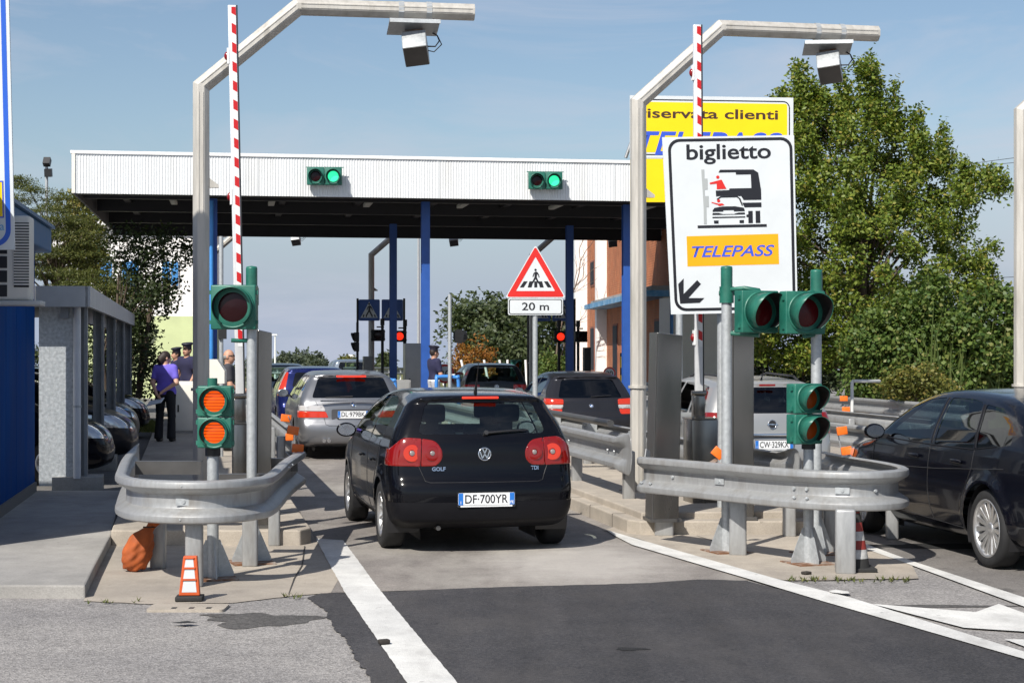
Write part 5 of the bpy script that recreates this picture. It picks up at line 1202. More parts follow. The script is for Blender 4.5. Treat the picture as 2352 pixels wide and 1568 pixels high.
class Car:
    """body from a side profile, a cross section and a plan taper; parts are cut out of that surface.
    local axes: x right, y forward (0 = rear bumper), z up"""
    def __init__(s, name, label, loc, rz, prof, sec, L, W, wheels, wr, paintm, h=.03, plan=None, kr=.10, kf=.16, crown=.05, k=.10, group='cars queueing at the toll lanes', flare=.012, z0=0):
        s.t = thing(name, label, 'car', loc, rz, group); s.L, s.W, s.wheels, s.wr, s.pm = L, W, wheels, wr, paintm
        prof = spl(prof, 4); sz = np.array([p[0] for p in sec]); sw = np.array([p[1] for p in sec]); plan = plan or [(0, .90), (.25, .965), (.8, 1.0), (L * .5, 1.0), (L - .9, .985), (L - .35, .93), (L, .80)]
        LU = Lookup(prof, (-.35, -.1), (L + .35, 1.75)); py = np.array([p[0] for p in plan]); pw = np.array([p[1] for p in plan])
        def f(x, y, z):
            a = np.abs(x); wr_ = 1 - sstep(L * .10, L * .42, y); wf_ = sstep(L * .58, L * .9, y)
            yy = y - kr * a * a * wr_ + kf * a * a * wf_; zz = z + crown * a * a * sstep(.7, 1.1, z)
            d = LU(yy, zz)
            wd = np.interp(z, sz, sw) * np.interp(y, py, pw)
            for wy in wheels:
                r = np.sqrt((y - wy) ** 2 + (z - s.wr) ** 2); wd = wd + flare * np.exp(-((r - s.wr - .06) / .07) ** 2)
            return smax(d, (a - wd) * .93, k)
        P, Q = surface_net(f, (-W / 2 - .08, -.1, .05), (W / 2 + .08, L + .1, max(p[1] for p in prof) + .06), h)
        me = bpy.data.meshes.new('tmp'); me.from_pydata(P.tolist(), [], Q.tolist()); s.bm = bmesh.new(); s.bm.from_mesh(me); bpy.data.meshes.remove(me)
        bmesh.ops.recalc_face_normals(s.bm, faces=s.bm.faces); s.bm.normal_update()
        s.bvh = BVHTree.FromBMesh(s.bm)
    AX = {'left': ((1, 2), Vector((-1, 0, 0))), 'right': ((1, 2), Vector((1, 0, 0))), 'rear': ((0, 2), Vector((0, -1, 0))), 'front': ((0, 2), Vector((0, 1, 0))), 'top': ((0, 1), Vector((0, 0, 1)))}
    def cut(s, poly, view, name, mat, off=0.0, thick=0.0, facing=.12, parent=None, remove=False, cond=None):
        (i, j), d = s.AX[view]; P = [Vector(p) for p in poly]; n = len(P)
        lo = [min(p[k] for p in P) - .06 for k in (0, 1)]; hi = [max(p[k] for p in P) + .06 for k in (0, 1)]
        fs = []
        for f in s.bm.faces:
            if f.normal.dot(d) <= facing: continue
            c = f.calc_center_median()
            if lo[0] < c[i] < hi[0] and lo[1] < c[j] < hi[1] and (cond is None or cond(c)): fs.append(f)
        s.bm.verts.index_update(); sb = bmesh.new(); vm = {}
        for f in fs:
            t = []
            for v in f.verts:
                if v.index not in vm: vm[v.index] = sb.verts.new(v.co); vm[v.index].normal = v.normal
                t.append(vm[v.index])
            sb.faces.new(t)
        bmesh.ops.delete(s.bm, geom=fs, context='FACES')
        for a in range(n):
            p, q = P[a], P[(a + 1) % n]; e = q - p
            if e.length < 1e-5: continue
            co = [0, 0, 0]; no = [0, 0, 0]; co[i], co[j] = p; no[i], no[j] = e.y, -e.x
            bmesh.ops.bisect_plane(sb, geom=list(sb.verts) + list(sb.edges) + list(sb.faces), dist=1e-5, plane_co=co, plane_no=Vector(no).normalized())
        sb.normal_update(); fs = list(sb.faces)
        def inside(c):
            k = False
            for a in range(n):
                p, q = P[a], P[(a + 1) % n]
                if (p.y > c[j]) != (q.y > c[j]) and c[i] < (q.x - p.x) * (c[j] - p.y) / (q.y - p.y) + p.x: k = not k
            return k
        sel = []; vm = {}; sb.verts.index_update()
        for f in fs:
            if inside(f.calc_center_median()): sel.append(f); continue
            t = []
            for v in f.verts:
                if v.index not in vm: vm[v.index] = s.bm.verts.new(v.co)
                t.append(vm[v.index])
            s.bm.faces.new(t)
        if not sel: s.bm.normal_update(); sb.free(); return None
        o = None
        if not remove:
            ids = {}; vs = []; fl = []
            for f in sel:
                t = []
                for v in f.verts:
                    if v.index not in ids or True:
                        kx = id(v)
                        key = (round(v.co.x, 5), round(v.co.y, 5), round(v.co.z, 5))
                        if key not in ids: ids[key] = len(vs); vs.append(v.co + v.normal * off if v.normal.length > .1 else v.co.copy())
                        t.append(ids[key])
                fl.append(t)
            m = MB(); m.add(vs, fl, True); o = m.build(name, mat, parent or s.t)
            if thick:
                sd = o.modifiers.new('solid', 'SOLIDIFY'); sd.thickness = thick; sd.offset = -1
        sb.free(); s.bm.normal_update()
        return o
    def both(s, poly, name, mat, **k):
        return s.cut(poly, 'left', name, mat, **k), s.cut(poly, 'right', name, mat, **k)
    def arches(s, r=None):
        r = r or s.wr + .045
        for wy in s.wheels:
            c = [(wy + r * math.cos(2 * math.pi * i / 24), s.wr - .01 + r * math.sin(2 * math.pi * i / 24)) for i in range(24)]
            for v in ('left', 'right'): s.cut(c, v, 'x', None, remove=True, facing=.2, cond=lambda p: abs(p.x) > s.W / 2 - .22)
            for sg in (-1, 1):
                m = MB(); x0, x1 = sg * (s.W / 2 - .34), sg * (s.W / 2 - .035); n = 24; vs = []
                for i in range(n + 1):
                    a = math.pi * (-.12 + 1.24 * i / n); vs += [(x0, wy + r * math.cos(a), s.wr - .01 + r * math.sin(a)), (x1, wy + r * math.cos(a), s.wr - .01 + r * math.sin(a))]
                m.add(vs, [(2 * i, 2 * i + 1, 2 * i + 3, 2 * i + 2) for i in range(n)], True); m.add([(x0, wy - r, .1), (x0, wy + r, .1), (x0, wy + r, s.wr + r), (x0, wy - r, s.wr + r)], [(0, 1, 2, 3)]); m.build('arch_liner', BLACK, s.t)
    def finish(s):
        bmesh.ops.remove_doubles(s.bm, verts=s.bm.verts, dist=2e-5); me = bpy.data.meshes.new('body'); s.bm.to_mesh(me); s.bm.free(); me.materials.append(s.pm)
        me.polygons.foreach_set('use_smooth', [True] * len(me.polygons))
        o = bpy.data.objects.new('body', me); COL.objects.link(o); o.parent = s.t; TM[o.name] = TM[s.t.name]; s.body = o; return o
    def hit(s, x, z, view='rear'):
        o_, d = {'rear': (Vector((x, -1, z)), Vector((0, 1, 0))), 'front': (Vector((x, s.L + 1, z)), Vector((0, -1, 0))), 'left': (Vector((-2, x, z)), Vector((1, 0, 0)))}[view]
        r = s.bvh.ray_cast(o_, d); return r[0], r[1]
    def wheel(s, spokes=5, rim=RIM, turbine=False, spoke_w=.055, rr=None, turn=0.0, tw=.205):
        w = s.wr; rr = rr or w * .66
        for wi, wy in enumerate(s.wheels):
            for sg in (-1, 1):
                a0 = sg * R(90); M = Matrix.Translation((sg * (s.W / 2 - tw / 2 - .012), wy, w)) @ Matrix.Rotation(turn if wi else 0, 4, 'Z') @ Matrix.Rotation(a0, 4, 'Y')   # local z outwards
                m = MB(); b = tw / 2; m.lathe([(rr, -b + .01), (rr + .02, -b), (w - .03, -b), (w - .006, -b + .02), (w, -b * .5), (w, b * .5), (w - .006, b - .02), (w - .03, b), (rr + .02, b), (rr, b - .01)], 40, M); ty = m.build('wheel', TYRE, s.t)
                m = MB(); m.lathe([(rr, -b + .02), (rr - .02, -b + .03), (rr - .03, b - .04), (rr - .012, b - .006), (rr + .004, b - .004), (rr + .006, b - .012)], 40, M); rm = m.build('rim', rim, ty)
                m = MB(); m.cyl(M @ Vector((0, 0, -.03)), M @ Vector((0, 0, -.02)), rr - .02, n=28); m.build('brake_disc', STEEL_D, ty)
                for k_ in range(spokes):
                    a = 2 * math.pi * k_ / spokes; Mk = M @ Matrix.Rotation(a, 4, 'Z'); m = MB(); w0, w1 = spoke_w * (.6 if turbine else .9), spoke_w * (1.0 if turbine else .75)
                    m.add([(.04, -w0 / 2, b - .045), (.04, w0 / 2, b - .045), (rr - .02, w1 / 2, b - .022), (rr - .02, -w1 / 2, b - .022), (.04, -w0 / 2, b - .075), (.04, w0 / 2, b - .075), (rr - .02, w1 / 2, b - .06), (rr - .02, -w1 / 2, b - .06)], [(0, 1, 2, 3), (7, 6, 5, 4), (0, 4, 5, 1), (1, 5, 6, 2), (2, 6, 7, 3), (3, 7, 4, 0)], False, Mk); m.build('spoke', rim, ty, bevel=.006)
                m = MB(); m.lathe([(.0001, b - .03), (.04, b - .032), (.058, b - .045), (.06, b - .09)], 24, M); m.build('hub', rim, ty)
    def patch(s, poly, view, name, mat, off=.004, parent=None):
        "thin piece laid on the surface: polygon projected onto the body"
        m = MB(); c = Vector((sum(p[0] for p in poly) / len(poly), sum(p[1] for p in poly) / len(poly))); vs = []
        for p in [c] + [Vector(p) for p in poly]:
            h, nn = s.hit(p.x, p.y, view)
            if h is None: return None
            vs.append(h + nn * off)
        n = len(poly); m.add(vs, [(0, 1 + i, 1 + (i + 1) % n) for i in range(n)]); return m.build(name, mat, parent or s.t)
    def seam(s, pts, view, r=.004, step=.05, name='panel_gap', mat=None, off=.0):
        "dark joint line following the surface"
        out = []
        for a, b in zip(pts[:-1], pts[1:]):
            n = max(1, int(math.dist(a, b) / step))
            for i in range(n + (b == pts[-1])):
                u = i / n; h, nn = s.hit(a[0] + (b[0] - a[0]) * u, a[1] + (b[1] - a[1]) * u, view)
                if h is not None: out.append(h + nn * off)
        if len(out) > 1: m = MB(); m.tube(out, r, 5); return m.build(name, mat or BLACK, s.t)
    def plate(s, z, text, x=0, dx=0, frame_=True, y=None, prov='FE', tilt=0):
        h, nn = s.hit(x, z); y = h.y if y is None else y; M = TM[s.t.name] @ Matrix.Translation((x, y - .012, z)) @ Matrix.Rotation(R(90) - tilt, 4, 'X')
        m = MB(); m.prism(rrect(-.268, -.075, .268, .062, .012, 3), -.02, -.002, M); pl_ = m.build('number_plate', BLACK, s.t, world=True)
        m = MB(); m.prism(rrect(-.26, -.055, .26, .055, .008, 2), -.002, .0, M); m.build('plate_face', PLATE_W, pl_, world=True)
        for xa, xb, tx in ((-.258, -.215, 'I'), (.215, .258, prov)):
            m = MB(); m.prism([(xa, -.053), (xb, -.053), (xb, .053), (xa, .053)], 0, .001, M); m.build('blue_band', PLATE_B, pl_, world=True)
            lettering(tx, .024, PLATE_W, pl_, M @ Matrix.Translation(((xa + xb) / 2, -.042, 0)), bold=.02, depth=.002)
        lettering(text, .077, S_BLACK, pl_, M @ Matrix.Translation((0, -.038, 0)), width=.395, bold=.008)
        m = MB(); m.prism([(-.24, -.072), (.24, -.072), (.24, -.059), (-.24, -.059)], -.002, .0, M); m.build('dealer_strip', PLATE_W, pl_, world=True)
    def badge(s, z, kind, r=.055, x=0):
        h, nn = s.hit(x, z); M = TM[s.t.name] @ frame(h + nn * .004, Vector((1, 0, 0)), nn)
        m = MB(); m.lathe([(r, 0), (r, .006), (r * .86, .009), (r * .82, .004)], 28, M); b = m.build('badge', CHROME, s.t, world=True)
        m = MB(); m.add([(p[0], p[1], .003) for p in disc(0, 0, r * .84, 28)], [tuple(range(28))], False, M); m.build('badge_field', BLACK if kind != 'ring' else s.pm, b, world=True)
        def bar(p, q, w):
            p, q = Vector((*p, 0)), Vector((*q, 0)); mm = MB(); mm.box((0, 0, 0), ((q - p).length * r, w * r, .006), M @ frame((p + q) / 2 * r + Vector((0, 0, .006)), q - p)); mm.build('badge_bar', CHROME, b, world=True)
        if kind == 'vw':
            for p, q in (((-.32, .78), (0, .08)), ((.32, .78), (0, .08)), ((-.72, .42), (-.36, -.62)), ((-.36, -.62), (0, .0)), ((0, .0), (.36, -.62)), ((.36, -.62), (.72, .42))): bar(p, q, .15)
        elif kind == 'quarter':
            for a0, mt in ((0, PLATE_W), (90, PLATE_B), (180, PLATE_W), (270, PLATE_B)):
                m = MB(); m.add([(0, 0, .005)] + [(r * .58 * math.cos(R(a0 + 15 * i)), r * .58 * math.sin(R(a0 + 15 * i)), .005) for i in range(7)], [tuple(range(8))], False, M); m.build('badge_quarter', mt, b, world=True)
        elif kind == 'bolt':
            bar((-1.2, 0), (.25, .05), .14); bar((-.25, -.05), (1.2, 0), .14)
    def mirror(s, y, z, side=-1, mat=None, out=.13):
        x = side * (s.W / 2 - .05); M = TM[s.t.name] @ Matrix.Translation((x + side * out, y, z))
        bm = bmesh.new(); bmesh.ops.create_uvsphere(bm, u_segments=18, v_segments=12, radius=1)
        for v in bm.verts: v.co = Vector((v.co.x * .105, (v.co.y * .075 if v.co.y > 0 else max(v.co.y, -.35) * .075), v.co.z * .075))
        bm.verts.index_update(); m = MB(); m.add([v.co.copy() for v in bm.verts], [tuple(v.index for v in f.verts) for f in bm.faces], True, M); bm.free(); o = m.build('wing_mirror', mat or s.pm, s.t, world=True)
        m = MB(); m.add([(math.cos(2 * math.pi * i / 20) * .088, -.0285, math.sin(2 * math.pi * i / 20) * .06) for i in range(20)], [tuple(range(20))], False, M); m.build('mirror_glass', CHROME, o, world=True)
        m = MB(); m.box((-side * .10, .01, -.05), (.12, .05, .04), M); m.build('mirror_foot', BLACK, o, world=True)
    def cabin(s, y0, y1, w, zf=.45, belt=.9, rows=((1.0, True), (2.0, True)), dash=3.0, wheel_side=-1):
        m = MB(); m.box((0, (y0 + y1) / 2, zf - .1), (w, y1 - y0, .08)); m.build('cabin_floor', BLACK, s.t)
        for yr, head in rows:
            for sx in (-.36, .36):
                m = MB(); m.box((sx, yr + .25, zf + .1), (.48, .5, .16), bev=.04); m.box((0, 0, .28), (.46, .13, .62), Matrix.Translation((sx, yr, zf + .1)) @ Matrix.Rotation(R(14), 4, 'X'), bev=.05); sb = m.build('seat', SEAT, s.t)
                if head: m = MB(); m.box((sx, yr - .14, zf + .83), (.25, .09, .17), bev=.04); m.box((sx, yr - .13, zf + .70), (.12, .02, .14)); m.build('headrest', SEAT, s.t)
        m = MB(); m.box((0, dash, belt - .12), (w - .05, .5, .25), bev=.06); m.build('dashboard', BLACK, s.t)
        m = MB(); a = wheel_side; Mw_ = Matrix.Translation((a * .36, dash - .35, belt - .05)) @ Matrix.Rotation(R(65), 4, 'X'); m.lathe([(.185 + .014 * math.cos(2 * math.pi * i / 8), .014 * math.sin(2 * math.pi * i / 8)) for i in range(9)], 28, Mw_); m.box((0, 0, 0), (.34, .05, .02), Mw_); m.build('steering_wheel', BLACK, s.t)
def arc_poly(pts, r=.03, n=3):
    "polygon with rounded corners; a corner given as (x, y, r) has its own radius"
    out = []; N_ = len(pts)
    for i in range(N_):
        p = Vector(pts[i][:2]); rr = pts[i][2] if len(pts[i]) > 2 else r; a = Vector(pts[i - 1][:2]); b = Vector(pts[(i + 1) % N_][:2])
        if rr <= 0: out.append(tuple(p)); continue
        da, db = (a - p), (b - p); rr = min(rr, da.length * .45, db.length * .45); p0 = p + da.normalized() * rr; p1 = p + db.normalized() * rr
        for j in range(n + 1): u = j / n; out.append(tuple((1 - u) ** 2 * p0 + 2 * u * (1 - u) * p + u * u * p1))
    return out
def mir(poly): return [(-x, y) for x, y in reversed(poly)]

# ---------------------------------------------------------------- black hatchback in the lane
def golf():
    c = Car('hatchback_car', 'black hatchback with lit brake lights waiting in the middle toll lane', (px(1117, 15.4), 15.4, .004), R(12.3),
        [(.10, .27), (.015, .36), (.0, .52), (.012, .62), (.055, .70), (.075, .80), (.085, .95), (.115, 1.06), (.22, 1.24), (.315, 1.375), (.30, 1.415), (.42, 1.445), (.9, 1.478), (1.55, 1.483), (2.05, 1.455), (2.45, 1.375), (2.85, 1.165), (3.15, 1.005), (3.45, .945), (3.85, .85), (4.08, .74), (4.19, .58), (4.19, .38), (4.12, .24), (3.6, .19), (2.0, .185), (.5, .20)],
        [(.0, .72), (.2, .775), (.30, .835), (.42, .868), (.55, .878), (.70, .880), (.85, .874), (.95, .860), (1.03, .838), (1.15, .785), (1.30, .700), (1.40, .640), (1.50, .575), (1.7, .4)],
        4.2, 1.77, (.745, 3.323), .316, P_BLACK, h=.022, kr=.17, kf=.22, k=.11, plan=[(0, .93), (.12, .955), (.35, .985), (.8, 1.0), (2.1, 1.0), (3.3, .99), (3.8, .95), (4.2, .82)])
    # rear glass and lamps
    rg = arc_poly([(-.60, 1.085, .07), (.60, 1.085, .07), (.50, 1.365, .05), (-.50, 1.365, .05)], n=5); c.cut(rg, 'rear', 'rear_window', G_CLEAR, off=-.006, facing=.1, cond=lambda p: p.y < .8)
    for sg in (-1, 1):
        inner = arc_poly([(sg * .44, 1.025, .06), (sg * .562, 1.045, .015), (sg * .577, .795, .015), (sg * .44, .80, .06), (sg * .385, .86, .05), (sg * .385, .94, .05)], n=4)
        outer = arc_poly([(sg * .568, 1.045, .01), (sg * .73, 1.055, .05), (sg * .90, .90, .02), (sg * .90, .80, .02), (sg * .583, .795, .01)], n=4)
        if sg < 0: inner, outer = inner[::-1], outer[::-1]
        li = c.cut(inner, 'rear', 'tail_light', TAIL, off=.006, thick=.02, facing=.08, cond=lambda p: p.y < .8); lo_ = c.cut(outer, 'rear', 'tail_light', TAIL, off=.006, thick=.02, facing=-.25, cond=lambda p: p.y < .42)
        for cx_, r_, hot, par in ((sg * .475, .072, 0, li), (sg * .655, .078, 1, lo_)):
            h_, n_ = c.hit(cx_, .915)
            if h_ is None or par is None: continue
            M = TM[c.t.name] @ frame(h_ + n_ * .004, Vector((1, 0, 0)), n_)
            m = MB(); m.lathe([(r_, .006), (r_ * .8, .010), (r_ * .38, .008)], 24, M); m.build('lamp_ring', TAIL_LIT if hot else TAIL, par, world=True)
            if hot: m = MB(); m.lathe([(r_ * .95, .011), (r_ * .42, .012)], 24, M @ Matrix.Translation((-.012 * sg * 0 - .008, 0, 0))); m.build('lamp_bulb', TAIL_LIT, par, world=True)
            m = MB(); m.lathe([(.0001, .012), (r_ * .2, .0115), (r_ * .29, .008)], 20, M); m.build('lamp_eye', pm('lamp_eye_grey', (.30, .26, .25), .25, .3, 0), par, world=True)
    bl = arc_poly([(-.16, 1.388), (.17, 1.388), (.17, 1.412), (-.16, 1.412)], .01)
    m = MB(); m.box((0, .283, 1.412), (.34, .03, .02), bev=.005); m.build('brake_light', pm('brake_lit', (.6, .03, .02), .2, 0, 0, emis=(1, .04, .012), estr=.8), c.t)
    # lower bumper moulding
    bmp = [(-.92, .20), (.92, .20), (.92, .485), (.30, .500), (.27, .41), (-.27, .41), (-.30, .500), (-.92, .485)]
    c.cut([(-.95, .1), (.95, .1), (.95, .475), (-.95, .475)], 'rear', 'bumper_moulding', TRIM, off=.004, facing=-.1, cond=lambda p: p.y < .36)
    # side windows
    c.both(arc_poly([(2.90, 1.0, .02), (2.72, 1.12, .03), (2.42, 1.315, .05), (2.05, 1.40, .08), (1.66, 1.412, .02), (1.62, .985, .02)], n=3), 'side_window', G_CLEAR, off=-.004, facing=.3)
    c.both(arc_poly([(1.54, .99, .02), (1.57, 1.412, .02), (1.2, 1.405, .04), (.92, 1.36, .06), (.80, 1.26, .04), (.78, 1.02, .04)], n=3), 'side_window', G_CLEAR, off=-.004, facing=.3)
    c.cut(arc_poly([(-.66, 1.05, .05), (.66, 1.05, .05), (.52, 1.38, .05), (-.52, 1.38, .05)], n=3), 'front', 'windscreen', G_CLEAR, off=-.004, facing=.1, cond=lambda p: p.y > 2.2)
    for sg in (-1, 1):
        hl = [(sg * .48, .62), (sg * .78, .66), (sg * .80, .80), (sg * .52, .76)]; c.cut(hl if sg > 0 else hl[::-1], 'front', 'headlight', HEADL, off=.004, facing=.05, cond=lambda p: p.y > 3.4)
    c.arches(.362)
    for sd in ('left',):
        c.seam([(1.58, .985), (1.60, .6), (1.58, .3)], sd); c.seam([(2.86, 1.0), (2.92, .72), (2.86, .34), (1.2, .30)], sd); c.seam([(.86, 1.0), (.92, .80), (1.08, .58), (1.18, .35)], sd)
        c.seam([(3.2, .70), (1.0, .74), (.55, .80)], sd, .003, mat=P_BLACK)
    c.seam([(-.63, 1.05), (-.60, .80), (-.575, .74), (-.545, .665), (-.50, .652), (.50, .652), (.545, .665), (.575, .74), (.60, .80), (.63, 1.05)], 'rear', .0045)
    c.finish(); c.wheel(10, spoke_w=.035, tw=.21, rr=.205); c.cabin(.5, 3.3, 1.5, .42, .95, rows=((.95, True), (1.95, True)), dash=2.95)
    m = MB(); m.box((0, .66, .62), (1.2, .10, .42), bev=.04); m.build('rear_bench', SEAT, c.t)
    c.plate(.505, 'DF·700YR', y=.0); c.badge(.905, 'vw', .062)
    for tx, xx, wd in (('GOLF', -.42, .125), ('TDI', .47, .07)):
        h_, n_ = c.hit(xx, .755); lettering(tx, .034, CHROME, c.t, TM[c.t.name] @ frame(h_ + n_ * .014, Vector((1, 0, 0)), n_), width=wd, bold=.03)
    # wiper, spoiler lip, aerial, door handles, mirror
    h0, n0 = c.hit(.02, 1.085); h1, n1 = c.hit(.42, 1.11); m = MB(); m.tube([h0 + n0 * .02, (h0 + h1) / 2 + n0 * .03, h1 + n1 * .014], [.013, .010, .005], 6); m.cyl(h0 + n0 * .0, h0 + n0 * .035, .022, n=12); m.build('rear_wiper', BLACK, c.t)
    m = MB(); m.tube([(0, .52, 1.455), (0, .50, 1.49), (0, .42, 1.62), (0, .36, 1.74)], [.018, .012, .004, .003], 6); m.build('aerial', BLACK, c.t)
    for yy in (1.25, 2.05):
        h_, n_ = c.hit(yy, .80, 'left'); m = MB(); m.box((0, 0, 0), (.02, .17, .025), Matrix.Translation(h_ + n_ * .018), bev=.006); m.build('door_handle', P_BLACK, c.t)
    c.mirror(2.62, 1.02, -1, P_BLACK); c.mirror(2.62, 1.02, 1, P_BLACK)
    m = MB(); m.cyl((-.42, .12, .235), (-.42, .35, .235), .022); m.build('exhaust', STEEL_D, c.t)
    return c
golf()
# ---------------------------------------------------------------- generic car with its own profile
def make_car(name, label, loc, rz, prof, sec, L, W, wheels, wr, pmat, rear_glass=None, side=(), wind=None, tails=(), brake=None, seams=(), h=.036, glass=G_DARK, sglass=None, heads=None, cabin=None, group='cars queueing at the toll lanes', kr=.12, kf=.2, plan=None, spokes=5, spoke_w=.05, k=.10, rim=RIM, rr=None, turbine=False, moulding=None, arch=None, rseams=(), flare=.012, both_sides=True, crown=.05):
    c = Car(name, label, loc, rz, prof, sec, L, W, wheels, wr, pmat, h=h, kr=kr, kf=kf, plan=plan, k=k, group=group, flare=flare, crown=crown)
    if rear_glass: c.cut(arc_poly(rear_glass, .05, 3), 'rear', 'rear_window', glass, off=-.006, facing=.08, cond=lambda p: p.y < L * .3)
    for sp in side:
        for v in (('left', 'right') if both_sides else ('left',)): c.cut(arc_poly(sp, .03, 2), v, 'side_window', sglass or glass, off=-.004, facing=.3)
    if wind: c.cut(arc_poly(wind, .04, 2), 'front', 'windscreen', G_CLEAR, off=-.004, facing=.1, cond=lambda p: L * .45 < p.y < L * .78)
    for poly, mt in tails:
        for sg in (-1, 1):
            q = [(sg * p[0], *p[1:]) for p in poly]; q = q if sg > 0 else q[::-1]
            c.cut(arc_poly(q, .02, 2), 'rear', 'tail_light', mt, off=.006, thick=.015, facing=-.3, cond=lambda p: p.y < .45)
    if heads:
        for sg in (-1, 1):
            q = [(sg * p[0], *p[1:]) for p in heads]; q = q if sg < 0 else q[::-1]
            c.cut(arc_poly(q, .03, 2), 'front', 'headlight', HEADL, off=.004, facing=-.2, cond=lambda p: p.y > L - .75)
    if moulding: c.cut([(-1, .05), (1, .05), (1, moulding), (-1, moulding)], 'rear', 'bumper_moulding', TRIM, off=.003, facing=-.1, cond=lambda p: p.y < .36)
    c.arches(arch)
    for sm in seams: c.seam(sm, 'left', .0045)
    for sm in rseams: c.seam(sm, 'rear', .0045)
    c.finish(); c.wheel(spokes, rim, turbine, spoke_w, rr)
    if cabin: c.cabin(**cabin)
    if brake:
        bx, by, bz, bw, bm_ = brake; m = MB(); m.box((bx, by, bz), (bw, .03, .028), bev=.005); m.build('brake_light', bm_, c.t)
    return c
BRK_LIT = pm('brake_lit', (.6, .03, .02), .2)
SEC = [(.0, .72), (.2, .775), (.30, .835), (.42, .868), (.55, .878), (.70, .880), (.85, .874), (.95, .860), (1.03, .838), (1.15, .785), (1.30, .700), (1.40, .640), (1.50, .575), (1.7, .4)]
def seck(w): return [(z, v * w / .88) for z, v in SEC]
LPOS = lambda x, Y: (px(x, Y), Y, .004)
# silver estate ahead
c = make_car('estate_car', 'silver grey estate car with lit brake light ahead of the black hatchback', LPOS(812, 28.4), R(10.8),
    [(.12, .26), (.02, .33), (.0, .48), (.02, .60), (.06, .68), (.085, .85), (.13, 1.00), (.30, 1.22), (.44, 1.38), (.40, 1.425), (.6, 1.445), (1.2, 1.475), (1.9, 1.485), (2.45, 1.455), (2.85, 1.35), (3.2, 1.16), (3.5, 1.0), (3.8, .95), (4.3, .86), (4.68, .72), (4.82, .55), (4.82, .36), (4.7, .23), (4.0, .19), (2, .185), (.6, .2)],
    seck(.923), 4.84, 1.85, (1.12, 4.0), .325, P_SILVER, rear_glass=[(-.68, 1.035), (.68, 1.035), (.55, 1.375), (-.55, 1.375)],
    side=([(3.2, 1.0), (2.75, 1.33), (2.2, 1.40), (2.15, .98)], [(2.07, .98), (2.1, 1.40), (1.35, 1.405), (1.25, .99)], [(1.17, .99), (1.27, 1.40), (.75, 1.37), (.45, 1.06)]), wind=[(-.66, 1.05), (.66, 1.05), (.5, 1.36), (-.5, 1.36)],
    tails=(([(.455, .81), (.95, .82), (.95, .71), (.41, .71)], TAIL_LIT), ([(.49, .905), (.95, .91), (.95, .825), (.455, .815)], TAIL_CL)), brake=(0, .40, 1.392, .50, BRK_LIT), glass=G_PRIV,
    rseams=([(-.62, .98), (-.48, .70), (-.46, .60), (-.40, .575), (.40, .575), (.46, .60), (.48, .70), (.62, .98)],), cabin=dict(y0=.6, y1=3.6, w=1.5, rows=((1.3, True), (2.3, True)), dash=3.2))
c.plate(.765, 'DL·979BK', y=.055, prov=''); c.badge(.925, 'quarter', .045)
m = MB(); m.prism(rrect(-.36, -.10, .36, .085, .03), -.004, .0, TM[c.t.name] @ Matrix.Translation((0, .072, .765)) @ Matrix.Rotation(R(90), 4, 'X')); m.build('plate_recess', pm('recess_grey', (.12, .12, .13), .4, .5), c.t, world=True)
for dx in (-.49, -.41): m = MB(); m.cyl((dx, -.01, .33), (dx, .2, .33), .033, n=16); m.build('exhaust', CHROME, c.t)
h0, n0 = c.hit(.0, 1.05); h1, n1 = c.hit(-.45, 1.04); m = MB(); m.tube([h0 + n0 * .02, h1 + n1 * .014], [.012, .006], 6); m.build('rear_wiper', BLACK, c.t)
m = MB(); m.box((0, .06, .99), (1.1, .03, .02)); m.build('hatch_trim', CHROME, c.t)
h_, n_ = c.hit(.42, .895); lettering('520d', .035, CHROME, c.t, TM[c.t.name] @ frame(h_ + n_ * .004, Vector((1, 0, 0)), n_), width=.18, bold=.02)
c.mirror(3.05, 1.05, -1); c.mirror(3.05, 1.05, 1)
# dark blue small car with tall lamps
hb = [(.10, .27), (.015, .36), (.0, .52), (.012, .62), (.055, .70), (.075, .85), (.10, 1.0), (.20, 1.20), (.30, 1.36), (.30, 1.41), (.42, 1.44), (.9, 1.47), (1.5, 1.475), (1.95, 1.445), (2.35, 1.35), (2.75, 1.13), (3.0, 1.0), (3.3, .94), (3.6, .85), (3.82, .70), (3.9, .52), (3.9, .36), (3.8, .23), (3.3, .19), (1.9, .185), (.5, .20)]
hside = ([(2.72, .98), (2.3, 1.28), (1.9, 1.39), (1.55, 1.40), (1.5, .97)], [(1.42, .97), (1.46, 1.40), (.95, 1.37), (.70, 1.22), (.72, 1.0)])
c = make_car('small_car', 'dark blue small car with tall red tail lamps ahead of the silver estate', LPOS(728, 36.3), R(10.8), hb, seck(.84), 3.9, 1.69, (.62, 3.1), .30, P_BLUE,
    rear_glass=[(-.52, 1.04), (.52, 1.04), (.44, 1.35), (-.44, 1.35)], side=hside, tails=(([(.58, 1.36), (.72, 1.34), (.86, .98), (.86, .86), (.66, .86), (.66, 1.0)], TAIL_LIT),), glass=G_PRIV)
# steel blue car further on
c = make_car('family_car', 'steel blue car with pale rear window at the head of the left queue', LPOS(645, 44.0), R(10.8), hb, seck(.86), 3.9, 1.73, (.62, 3.1), .30, P_STEELB,
    rear_glass=[(-.56, 1.02), (.56, 1.02), (.46, 1.37), (-.46, 1.37)], side=hside, tails=(([(.50, .95), (.9, .95), (.9, .78), (.50, .78)], TAIL),), glass=G_CLEAR, wind=[(-.62, 1.03), (.62, 1.03), (.5, 1.36), (-.5, 1.36)], cabin=dict(y0=.5, y1=3.0, w=1.4, rows=((.85, True), (1.8, True)), dash=2.7))
proto_blue = c
